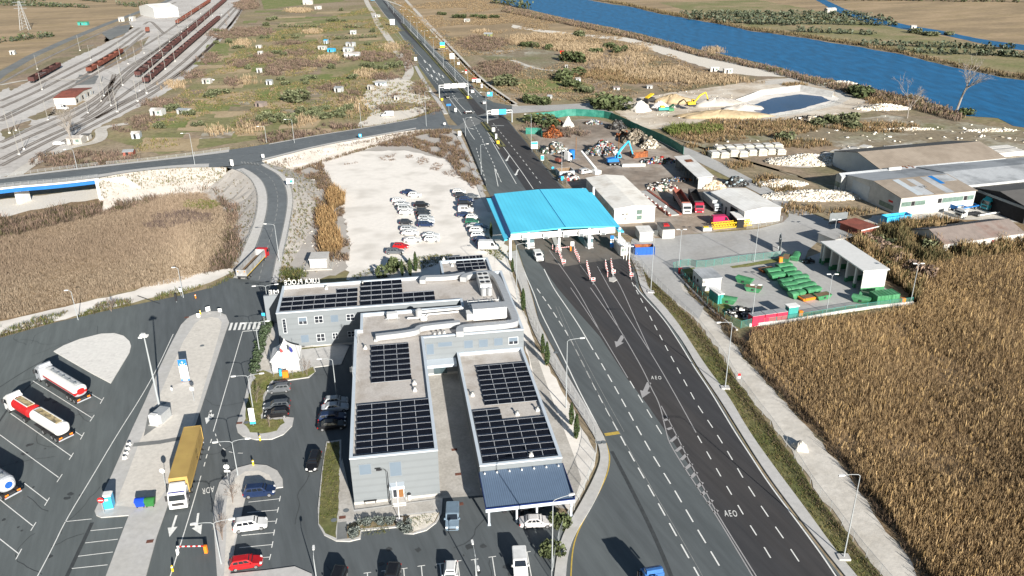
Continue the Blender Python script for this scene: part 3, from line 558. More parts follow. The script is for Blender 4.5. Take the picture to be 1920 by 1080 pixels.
# office building (local axes turned by the plan angle)
BR=R(8.78);cB,sB=math.cos(BR),math.sin(BR)
OX,OY=7.0,128.0
def toL(v):return v.x*cB+v.y*sB-OX,-v.x*sB+v.y*cB-OY
def toW(x,y,z=0):x+=OX;y+=OY;return Vector((x*cB-y*sB,x*sB+y*cB,z))
def OL(x,y,z):return toL(at(x,y,z))
CAMP=Vector((0,0,HC))
def fac(x,y,yl):
 """pixel on the facade plane y = yl -> local x, z"""
 g=at(x,y,0);a=toL(CAMP);b_=toL(g);t=(yl-OY-a[1])/(b_[1]-a[1]);return a[0]+(b_[0]-a[0])*t,HC*(1-t)
mat('facade',(.185,.203,.216),.03,.6,rough=.55,wave=((0,0,1),1.15,.08))
mat('facade_side',(.20,.22,.24),.04,.6,rough=.6)
mat('capmetal',(.52,.58,.64),.04,.8,rough=.4)
mat('roofgravel',(.50,.465,.43),.16,5,c2=(.40,.36,.32),s2=.3,c3=(.50,.47,.44),s3=.12)
mat('plinth',(.42,.41,.39),.1,2)
mat('shutter',(.20,.26,.33),.04,1,rough=.4,wave=((0,0,1),.12,.12))
mat('shutterlight',(.145,.185,.23),.03,1,rough=.4,wave=((0,0,1),.1,.06))
mat('framewhite',(.55,.57,.59),.05,2,rough=.5)
mat('glassdark',(.02,.024,.032),.3,.8,rough=.08,spec=.8)
mat('glassmid',(.05,.075,.085),.3,.8,rough=.1,spec=.8)
mat('wood',(.22,.10,.035),.25,3)
mat('darkmetal',(.03,.03,.033),.2,3,rough=.5)
mat('white',(.68,.68,.665),.06,1.2,rough=.5)
mat('whitedirty',(.62,.60,.56),.12,.9,rough=.6,c2=(.52,.49,.44),s2=.4)
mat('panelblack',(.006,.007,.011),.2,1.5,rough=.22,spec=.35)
mat('panelsky',(.028,.055,.14),.2,1.5,rough=.2,spec=.5)  # sky reflection on the rear-tilted panel faces, put into their colour
mat('alu',(.36,.38,.41),.06,2,rough=.4)
mat('duct',(.50,.51,.52),.07,1.2,rough=.4,metal=.35,wave=((.7,.7,0),.9,.06))
mat('ductwhite',(.70,.71,.72),.05,1.2,rough=.45,wave=((1,0,0),.55,.10))
mat('bluecarport',(.125,.18,.265),.06,1,rough=.45,wave=((1,0,0),.3,.30))
mat('navy',(.008,.022,.11),.1,1,rough=.4)
ob=thing('office_building','low grey panelled office complex with gravel flat roofs behind the parking bays','building',toW(0,0),BR)
def inset(P,d):
 n=len(P);out=[]
 for i in range(n):
  p0,p1,p2=P[i-1],P[i],P[(i+1)%n]
  def nrm(a,b_):l=math.hypot(b_[0]-a[0],b_[1]-a[1]);return(-(b_[1]-a[1])/l,(b_[0]-a[0])/l)
  n1,n2=nrm(p0,p1),nrm(p1,p2);out.append((p1[0]+(n1[0]+n2[0])*d,p1[1]+(n1[1]+n2[1])*d))
 return out
def mass(P,z,nm='wall',cap=.42,dep=.5):
 P=[(x-OX,y-OY)for x,y in P]
 b=MB();b.prism(P,.5,z,cap=False);b.build(nm,'facade',ob)
 b=MB();b.prism(inset(P,-.04),0,.5);b.build('plinth','plinth',ob)
 I=inset(P,cap);b=MB();n=len(P)
 O2=inset(P,-.05)
 b.add([(x,y,z+.06)for x,y in O2]+[(x,y,z+.06)for x,y in I],[(i,(i+1)%n,(i+1)%n+n,i+n)for i in range(n)])
 b.add([(x,y,z+.06)for x,y in O2]+[(x,y,z-.14)for x,y in O2],[(i+n,(i+1)%n+n,(i+1)%n,i)for i in range(n)])
 b.add([(x,y,z+.06)for x,y in I]+[(x,y,z-dep)for x,y in I],[(i,(i+1)%n,(i+1)%n+n,i+n)for i in range(n)]);b.build('parapet','capmetal',ob)
 b=MB();b.poly([(x,y,z-dep+.02)for x,y in I]);b.build('flat_roof','roofgravel',ob)
mass([(-8.35,95),(3.85,95),(3.85,129.65),(22.1,129.65),(22.1,157.6),(-23.4,157.6),(-23.4,144.6),(12,144.6),(12,141.65),(-7.35,141.65),(-7.35,134.8),(-8.35,134.8)],8.0)
mass([(9.75,95.2),(21.8,95.2),(21.8,129.55),(9.75,129.55)],4.4)
mass([(9.8,157.7),(20.8,157.7),(20.8,171),(9.8,171)],5.8)
def window(x0,y0,x1,y1,yl,kind='shutter'):
 a,z1=fac(x0,y0,yl);c,z0=fac(x1,y1,yl);Y=yl-OY
 f=MB();t=.09
 f.box(a,c,Y-.06,Y-.005,z0,z0+t);f.box(a,c,Y-.06,Y-.005,z1-t,z1);f.box(a,a+t,Y-.06,Y-.005,z0+t,z1-t);f.box(c-t,c,Y-.06,Y-.005,z0+t,z1-t)
 w_=f.build('window','framewhite' if kind!='shutter' else 'facade_side',ob)
 p=MB()
 if kind=='shutter':p.box(a+t,c-t,Y-.035,Y-.004,z0+t,z1-t);p.build('shutter','shutterlight',w_)
 elif kind=='louvre':
  for k in range(5):
   zz=z0+t+(z1-z0-2*t)*k/5;p.box(a+t,c-t,Y-.03,Y-.004,zz+.06,zz+(z1-z0-2*t)/5-.06)
  p.build('pane','glassdark',w_)
 else:
  mid,mz=(a+c)/2,(z0+z1)/2
  for u0,u1 in((a+t,mid-.05),(mid+.05,c-t)):
   for v0,v1 in((z0+t,mz-.04),(mz+.04,z1-t)):p.box(u0,u1,Y-.03,Y-.004,v0,v1)
  p.build('pane','glassdark',w_)
  p=MB();p.box(mid-.05,mid+.05,Y-.05,Y-.004,z0+t,z1-t);p.box(a+t,mid-.05,Y-.048,Y-.004,mz-.04,mz+.04);p.box(mid+.05,c-t,Y-.048,Y-.004,mz-.04,mz+.04);p.build('glazing_bar','framewhite',w_)
  if kind=='half':p=MB();p.box(a+t,c-t,Y-.055,Y-.036,mz-.1,z1-t);p.build('shutter','shutterlight',w_)
def zz4(ox,oy,k,*v):return[ox+v[0]/k,oy+v[1]/k,ox+v[2]/k,oy+v[3]/k]
window(*zz4(640,760,4.908,155,545,283,632),95);window(*zz4(640,760,4.908,436,522,562,645),95)
for v,kd in(((138,628,192,758),'louvre'),((287,614,376,676),'half'),((436,602,522,662),'glass'),((582,592,666,655),'shutter'),((730,585,810,640),'glass'),((308,776,396,843),'shutter'),((455,766,541,830),'glass'),((602,757,662,810),'glass'),((742,742,815,792),'glass')):window(*zz4(500,470,4.908,*v),144.6,kd)
for v,kd in(((362,908,488,940),'shutter'),((582,892,664,955),'shutter'),((706,884,790,946),'shutter'),((835,872,915,933),'shutter'),((960,866,1042,922),'half'),((262,922,336,1010),'shutter')):window(*zz4(740,440,4.5,*v),129.65,kd)
xa,_=fac(736,925,95);xb,_=fac(758,925,95);Y=95-OY
b=MB();b.box(xa-.35,xb+.1,Y-1.0,Y-.01,3.0,3.22);b.box(xa-.35,xb+.1,Y-1.0,Y-.94,2.7,3.0);b.build('porch_canopy','capmetal',ob)
b=MB();b.box(xa,xb,Y-.05,Y-.01,.55,2.9);dr=b.build('door','framewhite',ob)
b=MB();b.box(xa+.1,(xa+xb)/2-.05,Y-.07,Y-.052,.7,2.75);b.build('pane','glassdark',dr);b=MB();b.box((xa+xb)/2+.05,xb-.1,Y-.07,Y-.052,.6,2.75);b.build('door_leaf','wood',dr)
b=MB()
for k in range(3):b.box(xa-.15,xb+.15,Y-.9-.32*(k+1)+.001*k,Y-.06,.09,.5-.15*k-.001)if k else b.box(xa-.15,xb+.15,Y-1.2,Y-.06,.09,.5)
b.build('steps','whiteconcrete',ob)
for s in(xa-.2,xb+.2):b=MB();b.tube([(s,Y-.1,1.4),(s,Y-1.3,1.4),(s,Y-1.3,.25)],.025,5);b.build('handrail','galv',ob)
x0,y0=OL(800,690,3.4);b=MB();b.box(-2.9,2.5,127.2-OY,129.6-OY,3.2,3.45);b.box(-2.9,2.5,127.2-OY,127.3-OY,2.9,3.2);b.build('porch_canopy','capmetal',ob)
b=MB();b.box(-1.6,.8,129.55-OY,129.62-OY,.3,2.8);dr=b.build('door','glassmid',ob)
def at_facade_bench():
 p=OL(695,946,0);t=thing('bench','dark wooden bench against the front wall of the grey office','bench',toW(p[0],p[1]+.1,.21),BR)
 b=MB()
 for k in range(3):b.box(-.9,.9,-.22+.16*k,-.08+.16*k,.43,.47)
 b.build('seat','darkmetal',t);b=MB()
 for k in range(2):b.box(-.9,.9,.27,.31,.58+.17*k,.71+.17*k)
 b.build('backrest','darkmetal',t)
 for s in(-.75,.75):b=MB();b.box(s-.03,s+.03,-.22,-.16,0,.43);b.box(s-.03,s+.03,.25,.31,0,.9);b.box(s-.03,s+.03,-.16,.25,.36,.42);b.build('leg','darkmetal',t)
at_facade_bench()
p=OL(768,938,0);t=thing('litter_bin','slim white litter bin with dark top beside the office entrance steps','bin',toW(*p,.2),BR)
b=MB();b.tube([(0,0,0),(0,0,.85)],.26,12);b.build('bin_body','white',t);b=MB();b.tube([(0,0,.85),(0,0,.95),(0,0,1.1)],[.28,.28,.12],12);b.build('bin_lid','darkmetal',t)
# solar arrays on the roofs
def solar(name_lbl,cells,x0,x1,y0,y1,z,nr,nc,tilt=.28):
 """nr rows of nc double panels, a face tilted to the front and a face tilted back in each row; cells(r, c) says which exist"""
 cx,cy=(x0+x1)/2,(y0+y1)/2;t=thing('solar_array',name_lbl,'solar panels',toW(cx,cy,z),BR,'solar arrays on the office roofs')
 dx,dy=(x1-x0)/nc,(y1-y0)/nr
 for r in range(nr):
  cs=[c for c in range(nc)if cells(r,c)]
  if not cs:continue
  b=MB();yb=y0-cy+r*dy;a,c_=x0-cx+cs[0]*dx,x0-cx+(cs[-1]+1)*dx;f=.60
  ya,ym,ye=yb+.03,yb+dy*f,yb+dy-.03;z0,z1=.14,.14+tilt
  for c in cs:
   u0,u1=x0-cx+c*dx+.05,x0-cx+(c+1)*dx-.05;um=(u0+u1)/2
   for p_,q_ in((u0,um-.012),(um+.012,u1)):
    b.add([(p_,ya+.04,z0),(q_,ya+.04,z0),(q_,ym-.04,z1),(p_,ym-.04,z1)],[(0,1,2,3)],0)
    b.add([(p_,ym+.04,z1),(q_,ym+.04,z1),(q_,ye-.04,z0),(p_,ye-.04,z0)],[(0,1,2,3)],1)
   if c!=cs[0]:b.add([(u0-.08,ya,z0+.012),(u0-.02,ya,z0+.012),(u0-.02,ym,z1+.012),(u0-.08,ym,z1+.012)],[(0,1,2,3)],2);b.add([(u0-.08,ym,z1+.012),(u0-.02,ym,z1+.012),(u0-.02,ye,z0+.012),(u0-.08,ye,z0+.012)],[(0,1,2,3)],2)
  for yy,zq in((ya,z0),(ym,z1),(ye,z0)):b.box(a,c_,yy-.035,yy+.035,zq-.03,zq+.02,2)
  b.add([(a,ya,z0),(a,ym,z1),(a,ye,z0),(a,ya,0),(a,ye,0)],[(0,1,2,4,3)],1)
  b.build('panel_row',['panelblack','panelsky','alu'],t)
 return t
Z8=7.55
def box4(p,q,z):a=OL(*p,z);c=OL(*q,z);return a[0],c[0],a[1],c[1]
full=lambda r,c:True
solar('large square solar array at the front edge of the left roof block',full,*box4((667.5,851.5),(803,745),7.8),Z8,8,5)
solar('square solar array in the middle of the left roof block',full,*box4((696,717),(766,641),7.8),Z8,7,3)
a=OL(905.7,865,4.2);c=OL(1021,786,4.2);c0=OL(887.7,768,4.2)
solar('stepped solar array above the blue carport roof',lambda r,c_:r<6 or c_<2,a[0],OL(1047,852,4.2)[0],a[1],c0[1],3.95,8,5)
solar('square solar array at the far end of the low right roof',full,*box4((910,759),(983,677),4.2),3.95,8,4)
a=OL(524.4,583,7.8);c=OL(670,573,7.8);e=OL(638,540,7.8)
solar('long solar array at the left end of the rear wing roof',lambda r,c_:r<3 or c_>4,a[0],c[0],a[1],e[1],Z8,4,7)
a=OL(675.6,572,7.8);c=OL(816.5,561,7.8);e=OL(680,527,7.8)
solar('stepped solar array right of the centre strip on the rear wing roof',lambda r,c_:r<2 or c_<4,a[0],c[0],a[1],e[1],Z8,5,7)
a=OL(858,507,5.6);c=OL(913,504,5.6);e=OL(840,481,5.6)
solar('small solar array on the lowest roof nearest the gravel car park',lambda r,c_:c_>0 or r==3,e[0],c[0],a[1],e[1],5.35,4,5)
# roof plant
def onroof(name,lbl,cat,x,y,z,grp=None):return thing(name,lbl,cat,toW(x,y,z),BR,grp)
def duct(lbl,pts,wd,ht,z):
 L_=[Vector((*OL(q[0],q[1],z+ht),0))for q in pts];c_=L_[0];t=onroof('air_duct',lbl,'air duct',c_.x,c_.y,z);L_=[l-c_ for l in L_]
 L_=smoothline(L_,2);rings=[];n=len(L_)
 for i,p in enumerate(L_):
  d=(L_[min(i+1,n-1)]-L_[max(i-1,0)]).normalized();s=Vector((-d.y,d.x,0))*wd/2
  rings.append([(p.x+s.x,p.y+s.y,.25),(p.x-s.x,p.y-s.y,.25),(p.x-s.x,p.y-s.y,ht),(p.x+s.x,p.y+s.y,ht)])
 b=MB();b.loft(rings);b.build('duct_run','duct',t);b=MB();d=.5
 while d<plen(L_):u=along(L_,d);b.cbox(u.x,u.y,0,wd*.7,.12,.25);d+=2.2
 b.build('support','galvdark',t)
duct('long grey rectangular air duct with a bend across the middle roof',[(704,628),(781,619),(784,611),(815,607),(862,602)],1.0,1.2,Z8)
duct('broad grey air duct running round the right edge of the roof',[(862,622),(862,612),(880,610),(964,603),(967,596),(955,570),(943,540),(928,511),(905,508),(872,514),(868,520)],1.3,1.3,Z8)
duct('short grey air duct at the rear edge of the roof beside the chiller',[(792,525),(794,518),(812,518),(850,516),(872,511)],1.2,1.1,Z8)
x0,y0=OL(893,603,Z8);x1,y1=OL(950,600,Z8)
t=onroof('air_handling_unit','big white ribbed air handling unit inside the roof duct','ventilation unit',(x0+x1)/2-.2,y0+1.2,Z8)
b=MB();W2=(x1-x0)/2+.3;b.box(-W2,W2,-1.2,1.2,.25,2.5);b.build('casing','ductwhite',t);b=MB();b.box(-W2-.1,W2+.1,-1.3,1.3,2.5,2.6);b.build('casing_roof','duct',t);b=MB();b.box(-W2,W2,-1.25,-1.205,.25,.9);b.box(-W2-1.2,-W2,-1.0,1.0,.3,1.5);b.build('base_frame','white',t)
x0,y0=OL(912,545,Z8+1)
t=onroof('chiller','white chiller with six dark roof fans beside the pipe rack','chiller',x0,y0+3.5,Z8)
b=MB();b.box(-1.15,1.15,-3.2,3.4,.2,2.2);b.build('casing','white',t)
for i in range(2):
 for j in range(3):
  b=MB();b.tube([(-.55+1.1*i,-1.9+2.1*j,2.2),(-.55+1.1*i,-1.9+2.1*j,2.34)],.45,12);fn=b.build('fan','darkmetal',t)
b=MB()
for s in(-.6,.6):b.tube([(s,-3.9,.2),(s,-3.9,1.7)],.55,12);b.tube([(s,-3.9,1.7),(s,-3.9,1.9)],[.55,.15],12)
b.build('buffer_tank','duct',t)
x0,y0=OL(912,572,Z8+.5)
t=onroof('pipe_rack','rack of white lagged pipes in front of the chiller','pipes',x0,y0,Z8)
b=MB()
for k in range(6):b.tube([(-3.6,-1.7+.62*k,.5+.3*(k%2)),(2.6,-1.7+.62*k,.5+.3*(k%2))],.13,6)
for k in range(7):xx=-3.2+.9*k;b.tube([(xx,-2.1,.2+.25*(k%3)),(xx,1.9,.5+.25*(k%3))],.09,6)
b.build('pipe','white',t);b=MB()
for xx in(-3.5,-1.2,1.0,2.6):
 for yy in(-1.9,1.8):b.tube([(xx,yy,0),(xx,yy,1.3)],.05,4)
 b.tube([(xx,-1.9,1.3),(xx,1.8,1.3)],.05,4)
b.build('rack_frame','galv',t)
x0,y0=OL(788,597,Z8);t=onroof('pressure_tank','upright silver tank with pipework on the middle roof','tank',x0-.2,y0+.4,Z8)
b=MB();b.tube([(0,0,.2),(0,0,1.7),(0,0,1.95)],[.62,.62,.2],14);b.build('tank_body','duct',t)
b=MB();b.tube([(.6,0,.5),(7.5,.2,.5)],.16,8);b.tube([(.6,.5,.9),(8.5,.8,.9)],.2,8);b.tube([(-2.2,-1.2,.6),(1.2,-1.2,.6),(1.6,-.3,.6)],.18,8);b.tube([(.8,-1.3,.15),(.8,-1.3,.6)],.7,12);b.build('pipework','white',t)
x0,y0=OL(736,597,Z8);t=onroof('condenser','white twin condenser box at the rear of the left roof','air conditioner',x0,y0,Z8)
b=MB();b.box(-1.0,1.0,-.6,.6,.3,1.2);b.build('casing','white',t);b=MB();b.box(-1.3,1.3,-.7,-.62,.25,.4);b.box(-.9,-.8,-.6,.6,0,.3);b.box(.8,.9,-.6,.6,0,.3);b.build('stand','galv',t)
vent=None
for x_,y_,z_,w_ in((685,652,Z8,'at the left edge of the middle roof block'),(705,637,Z8,'beside the near end of the long duct'),(815,628,Z8,'first of three in front of the bent duct'),(824,626,Z8,'second of three in front of the bent duct'),(833,625,Z8,'third of three in front of the bent duct'),(777,718,Z8,'nearer the right edge of the left roof block'),(778,731,Z8,'alone between the two left arrays'),(886,740,3.95,'at the left edge of the low right roof'),(970,776,3.95,'between the two arrays of the low right roof'),(1008,768,3.95,'at the right edge of the low right roof'),(832,486,5.35,'at the far corner of the lowest roof'),(848,497,5.35,'in front of the panels of the lowest roof'),(996,853,4.4,'white and round at the front edge of the low right roof'),(612,540,Z8,'near the rear edge of the wing roof'),(680,532,Z8,'between the two wing arrays')):
 p=OL(x_,y_,z_+.2)
 if vent is None:
  vent=onroof('roof_vent','','roof vent',*p,z_,'small vents on the office roofs');b=MB();b.box(-.3,.3,-.25,.25,0,.3);b.build('vent_base','white',vent);b=MB();b.tube([(0,0,.3),(0,0,.75)],.14,8);b.build('vent_pipe','whitedirty',vent);b=MB();b.tube([(0,0,.75),(0,0,.85)],[.26,.08],8);b.build('vent_cap','galvdark',vent);o=vent
 else:o=dup(vent,toW(*p,z_),BR)
 o['label']='small white roof vent '+w_
for x_,y_,lb in((672,640,'thin antenna mast with guy lines at the left roof edge'),(662,708,'white antenna bracket sticking out from the left roof edge')):
 p=OL(x_,y_,8);t=onroof('antenna',lb,'antenna',p[0],p[1],Z8);b=MB();b.tube([(0,0,0),(0,0,2.6)],.04,5);b.tube([(0,0,2.5),(1.2,-1.6,0)],.012,4);b.build('mast','galv',t);b=MB()
 for k in range(4):b.tube([(-.4,0,1.6+.25*k),(.4,0,1.6+.25*k)],.018,4)
 b.build('aerial','galv',t)
for p_,q_,lb in(((660,880),(660,880),'white camera on the front left corner of the office'),((794,676),(796,676),'white camera under the parapet by the passage')):
 pass
def letters(s,pL,pR,size,lb,yl,z):
 a=OL(*pL,z);c=OL(*pR,z);t=thing('sign_letters',lb,'sign',toW((a[0]+c[0])/2,yl-OY,z),BR)
 M=Matrix.Rotation(PI,4,'Z')@Matrix.Rotation(PI/2,4,'X')@Matrix.Translation((0,size*.36,0))
 o=text_mesh('lettering',s,size,'white',M,extrude=.06,parent=t,spacing=1.12)
 w_=max(v.co.x for v in o.data.vertices)-min(v.co.x for v in o.data.vertices);o.scale=((c[0]-a[0])/w_,1,1)
 b=MB();W_=abs(c[0]-a[0])/2;b.box(-W_,W_,-.1,-.04,-.3,-.05)
 for k in range(6):xx=-W_+2*W_*k/5;b.box(xx-.04,xx+.04,-.16,-.10,-.6,size*.7)
 b.build('support_frame','galv',t)
letters('LUKA PLOČE',(535,532),(600,527),1.55,'white rooftop letters reading LUKA PLOČE seen from behind on the rear wing',157.35,8.25)
b=MB();b.box(-27.4-OX,-23.45-OX,156.8-OY,157.5-OY,0,6.4);b.build('sign_wall','facade_side',ob)
letters('ME',(512,527),(530,525),1.3,'short pair of white letters ME lower beside the rooftop sign',157.2,6.55)
# carport on the low right block
t=thing('carport','blue ribbed carport roof on pale columns at the front of the low office wing','carport',toW(15.75-OX,91-OY),BR)
b=MB();b.add([(-6.1,-3.6,3.05),(6.1,-3.6,3.05),(6.1,4.15,3.42),(-6.1,4.15,3.42),(-6.1,-3.6,2.95),(6.1,-3.6,2.95),(6.1,4.15,3.32),(-6.1,4.15,3.32)],[(0,1,2,3),(7,6,5,4),(0,4,5,1),(1,5,6,2),(3,7,4,0)]);b.build('carport_roof','bluecarport',t)
b=MB();b.box(-6.2,6.2,-3.72,-3.62,2.45,2.98);b.build('fascia','capmetal',t)
b=MB();b.box(-6.2,6.2,-3.72,-3.61,2.99,3.16);b.box(-6.2,-6.11,-3.6,4.1,2.9,3.3);b.box(6.11,6.2,-3.6,4.1,2.9,3.46);b.build('edge_trim','navy',t)
for xx in(-5.75,-1.9,.9,5.75):b=MB();b.cbox(xx,-3.4,.02,.26,.26,2.42);b.cbox(xx,-3.4,.02,.45,.45,.12);b.build('column','capmetal',t)
b=MB()
for k in range(7):b.cbox(-5.4+1.8*k,3.5,3.4,.2,.2,.22)
b.build('lamp','white',t)
mbk=None
for k,(x_,y_)in enumerate(((955,957),(986,958),(1012,953),(962,946))):
 p=OL(x_,y_,.4)
 if mbk is None:
  mbk=thing('motorcycle','black motorcycle parked under the blue carport','motorcycle',toW(*p,.09),BR+.2,'motorcycles under the carport')
  for xx in(-.65,.65):b=MB();b.ring((xx,0,.31),0,.1,.31,.12,12);b.build('wheel','darkmetal',mbk)
  b=MB();b.loft([[(x,-w_,z-h_),(x,w_,z-h_),(x,w_*.8,z+h_),(x,-w_*.8,z+h_)]for x,w_,z,h_ in((-.85,.06,.72,.04),(-.3,.16,.68,.12),(.15,.18,.72,.18),(.45,.1,.75,.12),(.7,.05,.7,.05))]);b.build('body','darkmetal',mbk)
  b=MB();b.tube([(.62,0,.31),(.42,0,.95)],.04,5);b.tube([(.42,-.35,1.0),(.42,.35,1.0)],.025,5);b.build('handlebar','galv',mbk)
 else:dup(mbk,toW(*p,.09),BR+.2+.15*k)
# pagoda tent and flags
p=at(539,684,0);q=toL(p)
t=thing('pagoda_tent','white pagoda tent with a pointed roof beside the office lawn','tent',toW(q[0],q[1],.2),BR)
mat('canvas',(.78,.77,.75),.04,1,rough=.7)
b=MB();S=2.45;b.box(-S,S,-S,S,0,2.25);b.build('tent_wall','canvas',t)
b=MB();rings=[]
for k in range(7):
 u=k/6;r_=(S+.18)*(1-u)**1.55+.03;rings.append([(-r_,-r_,2.2+3.2*u),(r_,-r_,2.2+3.2*u),(r_,r_,2.2+3.2*u),(-r_,r_,2.2+3.2*u)])
b.loft(rings);b.build('tent_roof','canvas',t);b=MB();b.box(-S-.18,S+.18,-S-.2,-S-.182,1.95,2.2);b.box(S+.182,S+.2,-S-.18,S+.18,1.95,2.2);b.build('valance','canvas',t)
mat('flagblue',(.03,.04,.22),.15,2);mat('flagred',(.45,.05,.05),.3,2,c2=(.6,.58,.58),s2=1.2)
for(x_,y_,c_,lb)in((532,706,'flagred','flagpole with limp red and white flag in front of the white tent'),(549,703,'flagblue','flagpole with limp blue flag in front of the white tent'),(513,706,None,'bare flagpole left of the white tent'),(568,700,None,'bare flagpole right of the white tent')):
 p=at(x_,y_,.2);t=thing('flagpole',lb,'flagpole',p);b=MB();b.tube([(0,0,0),(0,0,6.2)],[.05,.03],6);b.build('pole','galvdark',t)
 if c_:
  b=MB();rr=[[(0,0,5.9-.25*k),(.25+.1*math.sin(k*1.3),.12*math.sin(k*2),5.8-.27*k),(.5+.12*math.sin(k),-.1*math.sin(k*1.7),5.5-.24*k)]for k in range(5)];b.loft(rr,cap=False,close=False);b.build('flag',c_,t)
p=at(749,976,.2);t=thing('flagpole','slim white pole on a concrete block in front of the office door','pole',p);b=MB();b.tube([(0,0,.2),(0,0,6.6)],[.06,.04],6);b.build('pole','white',t);b=MB();b.cbox(0,0,0,.9,.7,.3);b.build('base_block','concrete',t)
# vehicles
mat_paint('car_paint',.28,0,.5);mat_paint('truck_paint',.4,0,.4);mat_paint('dull_paint',.65,0,.3)
mat('tyre',(.018,.018,.019),.2,5,rough=.85)
mat('rim',(.38,.39,.40),.1,4,rough=.35,metal=.6)
mat('lampglass',(.75,.76,.76),.05,2,rough=.15)
mat('redlamp',(.35,.015,.012),.1,2,rough=.25)
mat('orange',(.75,.22,.02),.1,2,rough=.5)
mat('carglass',(.012,.016,.022),.3,.5,rough=.06,spec=.9)
mat('chassis',(.04,.04,.043),.3,2,rough=.7)
mat('red',(.50,.018,.02),.08,1.5,rough=.4)
mat('blue',(.02,.10,.38),.1,1.5,rough=.45)
mat('yellow',(.75,.50,.03),.08,2,rough=.5)
def prof(mb,pts,y0,y1,cm=None,ch=0):
 """side profile (x, z) extruded across y, edges drawn in by ch"""
 cx=sum(p[0]for p in pts)/len(pts);cz=sum(p[1]for p in pts)/len(pts)
 sh=[(p[0]+(cx-p[0])*ch,p[1]+(cz-p[1])*ch)for p in pts]
 rings=[[(x,y0,z)for x,z in sh],[(x,y0+.12,z)for x,z in pts],[(x,y1-.12,z)for x,z in pts],[(x,y1,z)for x,z in sh]]if ch else[[(x,y0,z)for x,z in pts],[(x,y1,z)for x,z in pts]]
 return mb.loft(rings,cm)
def wheels(t,xs,W,r=.31,wd=.21,dual=False,rim=.62):
 for x in xs:
  for s in(-1,1):
   b=MB();b.ring((x,s*(W/2-wd/2),r),0,0,r,wd,16);w_=b.build('wheel','tyre',t)
   b=MB();b.ring((x,s*(W/2+.006),r),0,0,r*rim,.02,12);b.build('rim','rim',w_)
CAR={
 'hatch':(4.1,1.76,1.48,.96,.98,.28,-1.55,-1.93),'sedan':(4.6,1.80,1.44,.94,1.05,.30,-1.05,-1.70),'wagon':(4.6,1.80,1.48,.95,1.10,.38,-1.85,-2.20),
 'suv':(4.5,1.86,1.68,1.06,1.15,.48,-1.75,-2.14),'small':(3.7,1.66,1.50,.95,1.02,.42,-1.40,-1.75),'minivan':(4.4,1.80,1.82,1.08,1.35,.70,-1.95,-2.14)}
